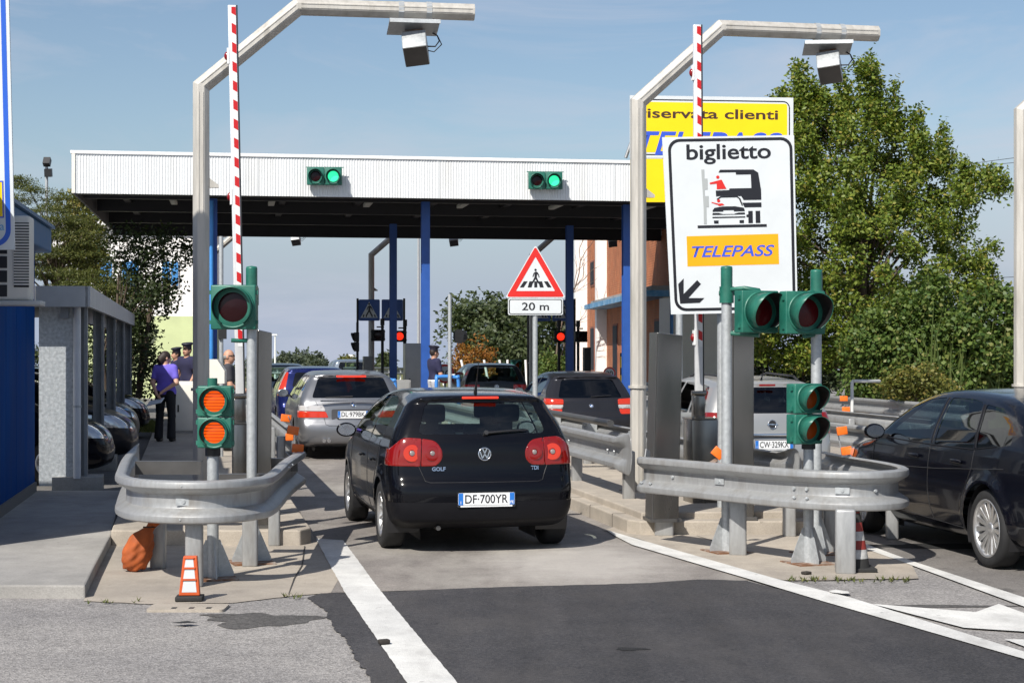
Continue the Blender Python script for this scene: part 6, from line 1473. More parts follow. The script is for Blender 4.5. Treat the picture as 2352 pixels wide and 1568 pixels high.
# dark car beyond the black hatchback roof
c = make_car('saloon_car', 'dark slate car with see-through rear window beyond the hatchback roof', LPOS(1142, 44.5), R(10), hb, seck(.87), 3.9, 1.75, (.62, 3.1), .30, P_GREEN,
    rear_glass=[(-.62, 1.0), (.62, 1.0), (.50, 1.37), (-.50, 1.37)], side=hside, tails=(([(.45, .92), (.9, .92), (.9, .76), (.45, .76)], TAIL),), glass=G_CLEAR, wind=[(-.62, 1.03), (.62, 1.03), (.5, 1.36), (-.5, 1.36)], cabin=dict(y0=.5, y1=3.0, w=1.4, rows=((.85, True), (1.8, True)), dash=2.7))
c.badge(.86, 'vw', .06)
# graphite hatchback in the right lane
c = make_car('compact_car', 'graphite hatchback with round blue and white badge behind the guardrail', LPOS(1360, 32.2), R(9.6),
    [(.10, .27), (.015, .34), (.0, .50), (.02, .60), (.06, .66), (.08, .80), (.11, .92), (.30, 1.12), (.46, 1.29), (.40, 1.335), (.55, 1.36), (1.0, 1.405), (1.6, 1.42), (2.05, 1.39), (2.4, 1.30), (2.8, 1.10), (3.05, .97), (3.4, .92), (3.85, .82), (4.12, .68), (4.22, .5), (4.2, .34), (4.1, .22), (3.5, .19), (2, .185), (.5, .2)],
    [(z if z < .6 else .6 + (z - .6) * .94, v * .875 / .88) for z, v in SEC], 4.23, 1.75, (.72, 3.38), .312, P_GRAPH, rear_glass=[(-.62, .925), (.62, .925), (.50, 1.27), (-.50, 1.27)],
    side=([(2.8, .96), (2.4, 1.22), (1.95, 1.335), (1.6, 1.345), (1.55, .94)], [(1.47, .94), (1.52, 1.345), (1.05, 1.32), (.72, 1.15), (.70, .97)]),
    tails=(([(.53, .90), (.9, .92), (.9, .80), (.53, .80)], TAIL_LIT), ([(.53, .795), (.9, .795), (.9, .72), (.55, .72)], TAIL_CL), ([(.55, .715), (.9, .715), (.9, .62), (.58, .62)], TAIL_LIT)), glass=G_PRIV,
    rseams=([(-.58, .92), (-.60, .66), (-.55, .58), (.55, .58), (.60, .66), (.58, .92)],))
c.badge(.775, 'quarter', .042)
h0, n0 = c.hit(.0, .935); h1, n1 = c.hit(.40, .965); m = MB(); m.tube([h0 + n0 * .02, h1 + n1 * .014], [.012, .006], 6); m.build('rear_wiper', BLACK, c.t)
c.mirror(2.6, 1.0, -1)
# light silver estate behind the steel slabs
c = make_car('estate_car', 'light silver estate car behind the stainless slabs and the low amber signal', LPOS(1778, 22.3), R(9.5),
    [(.10, .25), (.015, .33), (.0, .50), (.02, .62), (.06, .70), (.075, .85), (.11, 1.0), (.25, 1.22), (.36, 1.37), (.32, 1.41), (.5, 1.44), (1.2, 1.475), (1.9, 1.485), (2.4, 1.45), (2.75, 1.35), (3.1, 1.16), (3.4, 1.0), (3.65, .95), (4.1, .86), (4.4, .72), (4.51, .55), (4.5, .36), (4.4, .23), (3.8, .19), (2, .185), (.6, .2)],
    seck(.89), 4.51, 1.78, (.95, 3.65), .312, P_SILV2, rear_glass=[(-.66, 1.01), (.66, 1.01), (.55, 1.35), (-.55, 1.35)],
    side=([(3.05, 1.0), (2.65, 1.30), (2.2, 1.39), (1.98, 1.395), (1.95, .98)], [(1.87, .98), (1.9, 1.395), (1.25, 1.39), (1.15, .99)], [(1.07, .99), (1.17, 1.39), (.7, 1.35), (.42, 1.05)]),
    tails=(([(.62, 1.02), (.95, 1.02), (.95, .74), (.66, .74)], TAIL),), brake=(0, .29, 1.378, .22, TAIL), glass=G_DARK, rseams=([(-.62, .98), (-.60, .74), (-.56, .70), (.56, .70), (.60, .74), (.62, .98)],), seams=([(1.92, .98), (1.92, .35)], [(3.1, 1.0), (3.15, .7), (3.05, .35)]), cabin=dict(y0=.6, y1=3.4, w=1.5, rows=((1.2, True), (2.15, True)), dash=3.0))
c.plate(.605, 'CW·329KX', y=.0, prov=''); c.badge(.865, 'bolt', .062)
m = MB(); m.box((0, .045, .725), (1.10, .04, .045), bev=.012); m.build('hatch_trim', CHROME, c.t)
for sx in (-.52, .52): m = MB(); m.tube([(sx, .55, 1.43), (sx, .75, 1.49), (sx, 1.9, 1.515), (sx, 2.2, 1.47)], .016, 6); m.build('roof_rail', BLACK, c.t)
m = MB(); m.tube([(0, .55, 1.44), (0, .5, 1.5), (0, .42, 1.63)], [.015, .006, .003], 6); m.build('aerial', BLACK, c.t)
m = MB(); hh_, nn_ = c.hit(.52, 1.13); m.add([tuple(hh_ + nn_ * .006 + Vector((x_, 0, z_)) + Vector((0, z_ * .55, 0))) for x_, z_ in disc(0, 0, .085, 9)], [tuple(range(9))]); m.build('window_sticker', pm('sticker', (.55, .45, .3), .5, 0, .4, 30, col2=(.15, .5, .45), c2scale=16), c.t)
c.mirror(2.95, 1.05, -1); h_, n_ = c.hit(1.4, .86, 'left'); m = MB(); m.box((0, 0, 0), (.02, .18, .03), Matrix.Translation(h_ + n_ * .018)); m.build('door_handle', CHROME, c.t)
# black saloon at the right frame edge
c = make_car('saloon_car', 'black saloon with multi-spoke alloy wheels at the right frame edge', (5.13, 13.62, .004), R(10.4),
    [(.12, .28), (.02, .36), (.0, .52), (.02, .66), (.06, .78), (.10, .95), (.17, 1.05), (.36, 1.19), (.72, 1.345), (1.2, 1.45), (1.8, 1.49), (2.3, 1.495), (2.7, 1.455), (3.05, 1.345), (3.4, 1.155), (3.68, 1.02), (4.0, .955), (4.4, .86), (4.66, .73), (4.78, .56), (4.78, .36), (4.68, .23), (4.0, .185), (2.4, .18), (.7, .2)],
    seck(.94), 4.78, 1.886, (1.02, 3.87), .335, P_NAVY, h=.026, rear_glass=[(-.66, 1.06), (.66, 1.06), (.50, 1.40), (-.50, 1.40)],
    side=([(3.42, 1.02), (3.02, 1.28), (2.65, 1.39), (2.32, 1.415), (2.22, .995)], [(2.10, .995), (2.21, 1.415), (1.75, 1.41), (1.54, 1.385), (1.30, 1.0)], [(1.24, 1.0), (1.46, 1.375), (1.1, 1.345), (.78, 1.22), (.66, 1.06)]), wind=[(-.70, 1.06), (.70, 1.06), (.52, 1.38), (-.52, 1.38)],
    glass=G_PRIV, sglass=glassmat('glass_mid_tint', (.13, .16, .18), 1.5), tails=(([(.45, .97), (.72, .97), (.72, .80), (.45, .80)], TAIL),), heads=[(.5, .62), (.95, .70), (.95, .86), (.55, .80)],
    seams=([(2.16, .99), (2.18, .6), (2.12, .30)], [(3.45, 1.02), (3.50, .72), (3.42, .34), (1.5, .29)], [(1.27, 1.0), (1.28, .84), (1.42, .6), (1.50, .30)], [(3.6, .72), (2.0, .78), (.7, .86)]), spokes=15, spoke_w=.05, turbine=True, rr=.245, cabin=dict(y0=.9, y1=3.7, w=1.6, rows=((1.45, True), (2.4, True)), dash=3.35), flare=.03, arch=.40)
for yy in (1.55, 2.45):
    h_, n_ = c.hit(yy, .87, 'left'); m = MB(); m.box((0, 0, 0), (.025, .20, .035), Matrix.Translation(h_ + n_ * .022), bev=.01); m.build('door_handle', P_NAVY, c.t)
for p0_, p1_ in (((2.16, 1.0), (2.27, 1.41)), ((1.27, 1.0), (1.49, 1.37))):
    c.seam([p0_, p1_], 'left', .018, name='window_pillar', mat=TRIM, off=-.008)
c.seam([(.9, 1.035), (1.3, .99), (2.1, .985), (3.4, 1.005)], 'left', .007, name='belt_trim', mat=TRIM)
c.mirror(3.22, 1.06, -1)
# parked cars under the shelter: one built, the rest copied
pc = make_car('parked_car', 'black parked car between the blue booth and the speckled end panel', (0, 0, 0), 0, hb, seck(.86), 3.9, 1.73, (.62, 3.1), .31, P_NAVY, rear_glass=[(-.56, 1.02), (.56, 1.02), (.46, 1.37), (-.46, 1.37)], side=hside, wind=[(-.62, 1.03), (.62, 1.03), (.5, 1.36), (-.5, 1.36)], heads=[(.45, .60), (.92, .66), (.92, .86), (.5, .78)], glass=G_PRIV, group='cars parked under the shelter', h=.04)
pc.plate  # front plates are out of sight
rzp = LANE - R(90); fd = LR
def park(o, x, y, lab): place(o, Vector((x, y, .006)) - fd * 3.9, rzp, lab); o['group'] = 'cars parked under the shelter'
park(pc.t, -5.62, 24.0, 'black parked car between the blue booth and the speckled end panel')
for x, y, lab, mt in ((-5.95, 27.0, 'dark parked car whose nose shows right of the white drainpipe', P_GRAPH), (-6.85, 31.2, 'dark blue parked car nose right of the second shelter post', P_GREEN), (-7.6, 35.6, 'dark parked car nose at the far end of the shelter', P_NAVY)):
    o = copy_tree(pc.t); park(o, x, y, lab)
    for ch in o.children:
        if ch.name.startswith('body'): ch.data = ch.data.copy(); ch.data.materials[0] = mt
o = copy_tree(proto_blue.t); place(o, (px(812, 60), 60, .004), R(10.8), 'far car roof seen above the silver estate near the back column')
# ================================================================ vegetation
def leafmat(name, c1, c2, c3=None):
    if name in MATS: return MATS[name]
    m = bpy.data.materials.new(name); m.use_nodes = True; t = m.node_tree; t.nodes.clear(); nd = t.nodes; lk = t.links
    o = nd.new('ShaderNodeOutputMaterial'); g = nd.new('ShaderNodeNewGeometry'); r = nd.new('ShaderNodeValToRGB')
    r.color_ramp.elements[0].color = (*c1, 1); r.color_ramp.elements[1].color = (*c2, 1); r.color_ramp.elements[1].position = .85
    if c3: e = r.color_ramp.elements.new(.97); e.color = (*c3, 1)
    lk.new(g.outputs['Random Per Island'], r.inputs[0])
    p = nd.new('ShaderNodeBsdfPrincipled'); p.inputs['Roughness'].default_value = .5; p.inputs['Specular IOR Level'].default_value = .35
    tr = nd.new('ShaderNodeBsdfTranslucent'); mx = nd.new('ShaderNodeMixShader'); mx.inputs[0].default_value = .28
    br = nd.new('ShaderNodeMixRGB'); br.blend_type = 'MULTIPLY'; br.inputs[0].default_value = 1; br.inputs[2].default_value = (1.2, 1.3, .6, 1)
    lk.new(r.outputs[0], p.inputs['Base Color']); lk.new(r.outputs[0], br.inputs[1]); lk.new(br.outputs[0], tr.inputs[0])
    lk.new(p.outputs[0], mx.inputs[1]); lk.new(tr.outputs[0], mx.inputs[2]); lk.new(mx.outputs[0], o.inputs[0]); MATS[name] = m; return m
BARK = pm('bark', (.09, .065, .045), .9, 0, .3, 6, .4, 20, stretch=(4, 4, .6))
RNG = np.random.default_rng(5)
def leaf_mesh(name, C, sizes, mat, parent, up=.35, outc=None, aspect=.55, droop=0.0):
    "one small folded leaf per row of C"
    n = len(C); d = RNG.normal(size=(n, 3)); d[:, 2] = d[:, 2] * .7 - droop; d /= np.linalg.norm(d, axis=1)[:, None]
    nn = RNG.normal(size=(n, 3)); nn[:, 2] += up * 2
    if outc is not None: nn += (C - outc) / (np.linalg.norm(C - outc, axis=1)[:, None] + 1e-6) * .8
    s = np.cross(d, nn); s /= np.linalg.norm(s, axis=1)[:, None] + 1e-9; nrm = np.cross(s, d)
    L_ = (sizes * RNG.uniform(.7, 1.3, n))[:, None]; w = L_ * aspect * .5
    V = np.empty((n, 4, 3)); V[:, 0] = C; V[:, 1] = C + d * L_ * .45 + s * w - nrm * L_ * .06; V[:, 2] = C + d * L_; V[:, 3] = C + d * L_ * .45 - s * w - nrm * L_ * .06
    me = bpy.data.meshes.new(name); me.vertices.add(4 * n); me.vertices.foreach_set('co', V.reshape(-1)); me.loops.add(4 * n); me.loops.foreach_set('vertex_index', np.arange(4 * n))
    me.polygons.add(n); me.polygons.foreach_set('loop_start', np.arange(n) * 4); me.update(calc_edges=True); me.materials.append(mat)
    o = bpy.data.objects.new(name, me); COL.objects.link(o); o.parent = parent
    Mi = TM[parent.name].inverted(); me.transform(Mi); TM[o.name] = TM[parent.name]; return o
def in_poly(P, x, y):
    ins = np.zeros(x.shape, bool)
    for i in range(len(P)):
        a, b = P[i], P[(i + 1) % len(P)]
        c = ((a[1] <= y) & (b[1] > y)) | ((b[1] <= y) & (a[1] > y))
        if a[1] != b[1]: ins ^= c & (x < a[0] + (y - a[1]) / (b[1] - a[1]) * (b[0] - a[0]))
    return ins
def clumps(poly, Y, depth, n, rim=.45):
    "clump centres filling an outline of the crown seen at distance Y, thick in depth"
    P = np.array(poly, float); lo, hi = P.min(0), P.max(0); out = []
    while len(out) < n:
        x = RNG.uniform(lo[0], hi[0], 400); y = RNG.uniform(lo[1], hi[1], 400); k = in_poly(P, x, y); x, y = x[k], y[k]
        d = np.sqrt(np.abs(poly_sdf(P, x, y))) ; dm = min(hi - lo) * .5; u = np.clip(d / math.sqrt(dm), 0, 1)
        yy = Y + RNG.uniform(-1, 1, len(x)) * depth * u
        for a, b, c in zip(x, y, yy): out.append(((a - 1176) * c / FPX, c, CAM_H - (b - HOR) * c / FPX))
    return np.array(out[:n])
def tree(name, label, base, poly, Y, depth, ncl, per, csize, leaf, mat, cat='tree', group=None, trunk_r=.16, limbs=16, up=.35, flat_=1.0, aspect=.55, lean=0, stems=1, droop=.1):
    t = thing(name, label, cat, base, 0, group); C = clumps(poly, Y, depth, ncl)
    K = np.repeat(C, per, 0); cs = np.repeat(RNG.uniform(.6, 1.3, ncl) * csize, per)[:, None]
    off = RNG.normal(size=K.shape); off /= np.linalg.norm(off, axis=1)[:, None]; off *= RNG.uniform(.25, 1, (len(K), 1)) ** .6 * cs; off[:, 2] *= flat_
    leaf_mesh('crown', K + off, np.full(len(K), leaf), mat, t, up, C.mean(0), aspect, droop)
    b = Vector(base); top = Vector(C.mean(0)); ztop = C[:, 2].max(); m = MB()
    for s in range(stems):
        a = b + Vector((RNG.uniform(-.3, .3) * (stems > 1), RNG.uniform(-.3, .3) * (stems > 1), 0)); tp = Vector((top.x + lean + RNG.uniform(-.8, .8) * (stems > 1), top.y, b.z + (ztop - b.z) * RNG.uniform(.7, .9)))
        pts = [a.lerp(tp, u) + Vector((math.sin(u * 5 + s) * .12, math.cos(u * 4 + s) * .1, 0)) * (ztop - b.z) * .12 for u in np.linspace(0, 1, 8)]
        m.tube(pts, list(np.linspace(trunk_r / math.sqrt(stems), .02, 8)), 8)
        for i in range(limbs // stems):
            c = Vector(C[RNG.integers(len(C))]); u = np.clip((c.z - b.z) / (ztop - b.z) - .18, .12, .85); st = a.lerp(tp, u); mid = st.lerp(c, .5) + Vector((0, 0, .15 * (c - st).length))
            m.tube([st, mid, c], [trunk_r * .32 * (1.1 - u), trunk_r * .2 * (1.1 - u), .01], 5)
    m.build('trunk', BARK, t, world=True); return t
LF_MAPLE = leafmat('leaf_maple', (.060, .110, .015), (.205, .250, .036), (.28, .24, .05))
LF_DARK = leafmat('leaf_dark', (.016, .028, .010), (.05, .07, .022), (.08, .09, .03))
LF_IVY = leafmat('leaf_ivy', (.045, .090, .020), (.13, .18, .04), (.20, .20, .06))
LF_CEDAR = leafmat('leaf_cedar', (.045, .065, .016), (.13, .14, .035), (.17, .16, .05))
LF_OLIVE = leafmat('leaf_olive', (.07, .09, .02), (.19, .18, .04), (.24, .18, .05))
LF_FAR = leafmat('leaf_far', (.035, .055, .022), (.085, .105, .045))
LF_ORG = leafmat('leaf_orange', (.20, .075, .015), (.34, .16, .03), (.16, .15, .03))
LF_HAZE_TINT = leafmat('leaf_haze_tint', (.055, .075, .055), (.11, .13, .085))  # distance haze put into the leaf colour
# big tree on the right
TP = [(1748, 330), (1790, 215), (1828, 150), (1850, 165), (1862, 240), (1885, 190), (1895, 270), (1925, 235), (1918, 170), (1940, 165), (1960, 215), (1985, 128), (2012, 130), (2020, 215), (2058, 185), (2062, 262), (2110, 250), (2150, 300), (2175, 290), (2165, 350), (2205, 355), (2235, 400), (2300, 395), (2306, 425), (2238, 470), (2228, 510), (2280, 560), (2262, 620), (2300, 600), (2280, 660), (2230, 730), (2180, 820), (1960, 850), (1745, 830)]
tree('broadleaf_tree', 'big yellow green broadleaf tree rising right of the ticket sign', (px(1955, 44), 44, 0), TP, 44, 3.0, 600, 125, .34, .115, LF_MAPLE, trunk_r=.24, limbs=46, stems=3, up=.3)
bt = bpy.data.objects['broadleaf_tree']; K = []
for xs_, y0_, y1_, w_ in ((1832, 150, 330, 13), (1850, 178, 330, 11), (1886, 195, 340, 14), (1926, 165, 330, 13), (1945, 190, 330, 12), (1996, 122, 330, 17), (2012, 150, 300, 13), (2054, 185, 330, 12), (2110, 245, 380, 14), (2166, 285, 400, 14), (2216, 365, 460, 14), (2286, 395, 440, 20), (1795, 205, 350, 13)):
    Yd = 44 + RNG.uniform(-1.2, 1.2)
    for i in range(18):
        u = (i + .5) / 18; c_ = np.array(wp(xs_ + RNG.normal(0, w_ * .35) * u ** .5, y0_ + (y1_ - y0_) * u, Yd)); n_ = int(26 + 40 * u)
        K.append(c_ + RNG.normal(0, 1, (n_, 3)) * np.array((.06 + .11 * u, .06 + .11 * u, .09)) * (w_ / 13))
K = np.concatenate(K); leaf_mesh('crown', K, np.full(len(K), .115), LF_MAPLE, bt, .3, None, .55, .1)
# added dark bush: the shade below the tree put into leaf colour
tree('shade_fill_bush', 'dark bush filling the shade under the big tree behind the silver estate', (px(1830, 46), 46, 0), [(1735, 660), (1960, 620), (2000, 880), (1735, 890)], 46.5, 1.5, 70, 110, .5, .13, LF_DARK, cat='bush', trunk_r=.06, limbs=10)
# leafy bushes and ivy
tree('ivy_bush', 'tall leafy bush with round leaves behind the far right guardrail', (px(2080, 38.5), 38.5, 0), [(1960, 900), (1948, 800), (1985, 730), (2060, 690), (2110, 640), (2180, 660), (2200, 740), (2180, 905)], 38.5, 1.4, 170, 120, .34, .10, LF_IVY, cat='bush', trunk_r=.05, limbs=14, aspect=.85)
tree('hedge_bush', 'leafy bush at the right beside the third gantry post', (px(2260, 38), 38, 0), [(2150, 905), (2165, 740), (2230, 690), (2300, 670), (2390, 690), (2420, 905)], 37.2, 1.2, 140, 120, .36, .11, LF_IVY, cat='bush', trunk_r=.05, limbs=12, aspect=.8)
tree('low_bush', 'low bright bush just above the black saloon roof', (px(2110, 35.5), 35.5, 0), [(2010, 905), (2060, 850), (2120, 838), (2180, 870), (2200, 915)], 35.5, .6, 30, 90, .25, .085, LF_OLIVE, cat='bush', trunk_r=.03, limbs=6, aspect=.7)
t = thing('reed_clump', 'tall green reeds growing in the bush near the third gantry', 'reeds', (px(2250, 37), 37, 0), 0)
m = MB()
for i in range(300):
    x0 = px(RNG.uniform(2120, 2370), 37); y0 = 37 + RNG.uniform(-.5, .6); h_ = RNG.uniform(1.3, 3.2); dx, dy = RNG.normal(0, .75), RNG.normal(0, .4); w_ = RNG.uniform(.012, .028)
    pts = [(x0 + dx * u ** 2, y0 + dy * u ** 2, h_ * (u - .22 * u ** 3 * abs(dx) * 2)) for u in (0, .35, .7, 1)]
    vs = []; 
    for k_, p_ in enumerate(pts): ww = w_ * (1, 1, .7, .05)[k_]; vs += [(p_[0] - ww, p_[1], p_[2]), (p_[0] + ww, p_[1] + ww * .5, p_[2])]
    m.add(vs, [(0, 1, 3, 2), (2, 3, 5, 4), (4, 5, 7, 6)])
o = m.build('blades', leafmat('leaf_reed', (.06, .10, .025), (.16, .20, .06), (.24, .2, .1)), t, world=True); o['kind'] = 'stuff'
# left trees
tree('cedar_tree', 'conifer with flat layered branches behind the blue booth', (px(150, 47), 47, 0), [(30, 400), (75, 425), (130, 440), (160, 470), (215, 520), (232, 590), (235, 640), (200, 700), (90, 640), (20, 600)], 47, 1.8, 150, 230, .46, .085, LF_CEDAR, trunk_r=.2, limbs=40, flat_=.22, up=.9, aspect=.28, droop=-.1)
tree('cedar_tree', 'low spreading conifer boughs above the car shelter roof', (px(240, 41), 41, 0), [(85, 600), (180, 620), (235, 610), (300, 690), (330, 720), (300, 770), (230, 740), (160, 660), (90, 640)], 41, 1.2, 55, 200, .42, .075, LF_CEDAR, trunk_r=.14, limbs=30, flat_=.2, up=.9, aspect=.28, droop=-.1)
tree('young_tree', 'yellowish leafy tree between the conifer and the canopy corner', (px(190, 50), 50, 0), [(140, 470), (165, 440), (200, 430), (215, 470), (235, 560), (240, 640), (160, 640), (150, 540)], 50, 1.0, 50, 90, .38, .13, LF_OLIVE, trunk_r=.1, limbs=14)
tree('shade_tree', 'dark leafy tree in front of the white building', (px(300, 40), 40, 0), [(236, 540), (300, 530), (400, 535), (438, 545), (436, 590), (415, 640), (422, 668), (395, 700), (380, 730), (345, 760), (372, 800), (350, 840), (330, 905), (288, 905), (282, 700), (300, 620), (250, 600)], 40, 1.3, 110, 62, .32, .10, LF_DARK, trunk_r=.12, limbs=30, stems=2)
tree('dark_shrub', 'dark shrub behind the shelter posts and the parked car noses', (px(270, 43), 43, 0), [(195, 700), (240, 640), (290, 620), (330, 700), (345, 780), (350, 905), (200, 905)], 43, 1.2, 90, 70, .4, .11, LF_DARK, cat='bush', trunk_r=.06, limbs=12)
# middle and far trees
tree('oak_tree', 'dark round tree beyond the lanes behind the warning sign', (px(1160, 112), 112, FALL(112)), [(1010, 770), (1030, 720), (1080, 692), (1130, 695), (1160, 712), (1200, 690), (1260, 700), (1310, 730), (1320, 862), (1040, 862), (1060, 800)], 112, 6, 150, 95, 1.15, .34, LF_FAR, trunk_r=.4, limbs=40)
tree('maple_bush', 'small orange brown maple beyond the dark slate car', (px(1090, 72), 72, 0), [(1040, 852), (1050, 805), (1070, 782), (1085, 800), (1100, 780), (1112, 800), (1135, 812), (1132, 852)], 72, .8, 40, 60, .32, .13, LF_ORG, trunk_r=.05, limbs=14)
tree('vine_shrub', 'green shrub between the far signals and the brick building', (px(1265, 64), 64, 0), [(1236, 880), (1240, 820), (1262, 800), (1285, 830), (1300, 825), (1302, 880)], 64, .9, 40, 60, .34, .13, LF_IVY, cat='bush', trunk_r=.04, limbs=8)
for i, (xa, xb, yt, Y, mt, lab) in enumerate(((632, 690, 818, 330, LF_HAZE_TINT, 'haze-tinted grey green tree on the horizon left of the silver estate roof'), (672, 725, 816, 360, LF_HAZE_TINT, 'second haze-tinted tree on the horizon above the silver estate'), (712, 746, 824, 300, LF_HAZE_TINT, 'smaller haze-tinted tree on the horizon above the silver estate aerial'), (782, 812, 826, 240, LF_OLIVE, 'small yellow green tree by the distant white tower'), (868, 900, 816, 200, LF_FAR, 'dark far tree between the back column and the ticket machine'))):
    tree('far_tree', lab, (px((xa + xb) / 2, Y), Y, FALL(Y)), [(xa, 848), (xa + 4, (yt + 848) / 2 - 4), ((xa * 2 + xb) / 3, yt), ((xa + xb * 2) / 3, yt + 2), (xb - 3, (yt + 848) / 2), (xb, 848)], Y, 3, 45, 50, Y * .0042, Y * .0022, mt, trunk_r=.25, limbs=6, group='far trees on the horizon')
for i, (xa, xb, yt, Y, lab) in enumerate(((440, 610, 828, 96, 'dark hedge far behind the bald man'), (1290, 1345, 838, 100, 'low hedge left of the brick building'), (1000, 1045, 842, 130, 'low hedge behind the officer'), (1780, 2500, 800, 60, 'long dark hedge behind the big tree'), (-60, 240, 800, 75, 'hedge behind the car shelter'))):
    tree('hedge', lab, (px((xa + xb) / 2, Y), Y, FALL(Y)), [(xa, 880), (xa, yt + 12), ((xa + xb) / 2, yt), (xb, yt + 10), (xb, 880)], Y, 1.2, max(30, int((xb - xa) * Y / 3900 * 9)), 70, .5, .17, LF_FAR, cat='hedge', trunk_r=.05, limbs=4, group='hedges')
# leafless tree beside the brick building
t = thing('bare_tree', 'leafless thin tree between warning sign and brick building', 'tree', (px(1272, 66), 66, 0), 0); m = MB()
def twig(p, d, ln, r, lev):
    pts = [p]; dd = d.copy()
    for i in range(4): dd = (dd + Vector(RNG.normal(0, .16, 3))).normalized(); pts.append(pts[-1] + dd * ln / 4)
    m.tube(pts, list(np.linspace(r, r * .45, 5)), 5)
    if lev:
        for q in pts[1:]:
            for _ in range(1): twig(q, (dd + Vector(RNG.normal(0, .42, 3)) + Vector((0, 0, .25))).normalized(), ln * .5, r * .5, lev - 1)
twig(Vector((px(1272, 66), 66, 0)), Vector((-.05, 0, 1)), 4.0, .06, 3); m.build('trunk', pm('bark_pale', (.16, .12, .09), .9, 0, .2, 6), t, world=True)
# distant white tower
Y = 520; t = thing('water_tower', 'small distant white tower on the horizon', 'tower', (px(809, Y), Y, FALL(Y)), 0)
m = MB(); w = wp(808, 850, Y); zt_ = wp(0, 818, Y).z; m.cyl((w.x, Y, FALL(Y) - 1), (w.x, Y, zt_), .95, n=20); m.build('shaft', WHITEP, t, world=True)
m = MB(); m.cyl((w.x, Y, zt_), (w.x, Y, zt_ + .5), 1.15, n=20); m.build('crown_ring', WHITEP, t, world=True)
m = MB(); m.box((px(817, Y), Y, wp(0, 838, Y).z), (.9, 2, 4)); m.build('annex', WHITEP, t, world=True)
# overhead wires at the right
t = thing('power_line', 'thin overhead wires crossing the sky right of the big tree', 'cable', (px(2400, 70), 70, 0), 0)
for ya, yb in ((398, 360), (405, 376), (452, 438), (470, 458), (660, 648)):
    m = MB(); m.tube([wp(1900, ya + 25, 74), wp(2200, ya - 18, 71), wp(2500, yb - 20, 68)], .012, 5); m.build('wire', CABLE, t, world=True)
m = MB(); m.cyl((px(2560, 67), 67, 0), (px(2560, 67), 67, 10), .15); m.build('pole', GALV, t, world=True)
# weeds along the concrete edges
wm = leafmat('leaf_weed', (.06, .085, .02), (.16, .17, .05), (.25, .2, .08)); m = MB()
spots = [(1965 + RNG.uniform(-160, 130), 1333 + RNG.uniform(-5, 4)) for _ in range(60)] + [(680 + RNG.normal(0, 12), 1368 + RNG.normal(0, 3)) for _ in range(7)] + [(270 + RNG.normal(0, 40), 1383 + RNG.normal(0, 2)) for _ in range(8)]
for a, b in spots:
    g = gp(a, b, .01)
    for i in range(6):
        an = RNG.uniform(0, 6.28); l_ = RNG.uniform(.02, .055); d = Vector((math.cos(an), math.sin(an), RNG.uniform(.5, 1.3))).normalized(); s = Vector((-math.sin(an), math.cos(an), 0)) * l_ * .12
        m.add([g - s, g + s, g + d * l_], [(0, 1, 2)])
o = m.build('weeds', wm); tag(o, 'small weeds growing along the edges of the concrete aprons', 'weeds', kind='stuff')
m = MB()
for i in range(1500):
    g = gp(330 + RNG.uniform(-12, 26), 985 + RNG.uniform(-14, 8), .16); an = RNG.uniform(0, 6.28); l_ = RNG.uniform(.05, .16); d = Vector((math.cos(an) * .5, math.sin(an) * .5, 1)); s = Vector((.006, 0, 0)); m.add([g - s, g + s, g + d * l_], [(0, 1, 2)])
o = m.build('grass', wm); tag(o, 'patch of rough grass beside the parked cars', 'grass', kind='stuff')
# litter
def litter(nm, lab, pts, mat, z=.022, th=.004):
    m = MB(); c = Vector((sum(p.x for p in pts) / len(pts), sum(p.y for p in pts) / len(pts), z)); n = len(pts)
    vs = [tuple(c + Vector((0, 0, .012)))] + [(p.x, p.y, z + RNG.uniform(0, .006)) for p in pts]; m.add(vs, [(0, 1 + i, 1 + (i + 1) % n) for i in range(n)]); o = m.build(nm, mat); tag(o, lab, 'litter'); return o
litter('paper_scrap', 'flat white paper scrap on the asphalt by the long white line', G((1903, 1363), (1920, 1360), (1948, 1364), (1952, 1369), (1935, 1370), (1910, 1367)), PAINT)
litter('paper_scrap', 'small dark scrap on the coarse asphalt at lower left', G((392, 1437), (430, 1434), (455, 1437), (420, 1440)), RUBBER)
g = gp(882, 1478, .016); m = MB(); m.box((0, 0, .015), (.07, .05, .03), Matrix.Translation(g) @ Matrix.Rotation(R(25), 4, 'Z'), bev=.01); tag(m.build('stone', pm('dark_stone', (.03, .025, .02), .9)), 'small dark stone lying on the wide white line', 'stone')
g = gp(1852, 1318, .012); m = MB(); m.box((0, 0, .012), (.07, .06, .024), Matrix.Translation(g) @ Matrix.Rotation(R(35), 4, 'Z'), bev=.009); tag(m.build('stone', pm('dark_stone', (.03, .025, .02), .9)), 'small dark stone on the right concrete apron', 'stone')
# ================================================================ people
def cap(x, y, z, a, b, ra, rb):
    a = np.array(a); b = np.array(b); d = b - a; t = np.clip(((x - a[0]) * d[0] + (y - a[1]) * d[1] + (z - a[2]) * d[2]) / max(d @ d, 1e-9), 0, 1)
    return np.sqrt((x - a[0] - d[0] * t) ** 2 + (y - a[1] - d[1] * t) ** 2 + (z - a[2] - d[2] * t) ** 2) - (ra + (rb - ra) * t)
def ell(x, y, z, c, r):
    q = np.sqrt(((x - c[0]) / r[0]) ** 2 + ((y - c[1]) / r[1]) ** 2 + ((z - c[2]) / r[2]) ** 2); return (q - 1) * min(r)
SKIN = pm('skin', (.50, .27, .18), .55, 0, .08, 10)
def mesh_obj(P, Q, name, mat, par):
    me = bpy.data.meshes.new(name); me.from_pydata(P.tolist(), [], Q.tolist()); me.polygons.foreach_set('use_smooth', [True] * len(Q)); me.materials.append(mat)
    o = bpy.data.objects.new(name, me); COL.objects.link(o); o.parent = par; TM[o.name] = TM[par.name]; return o
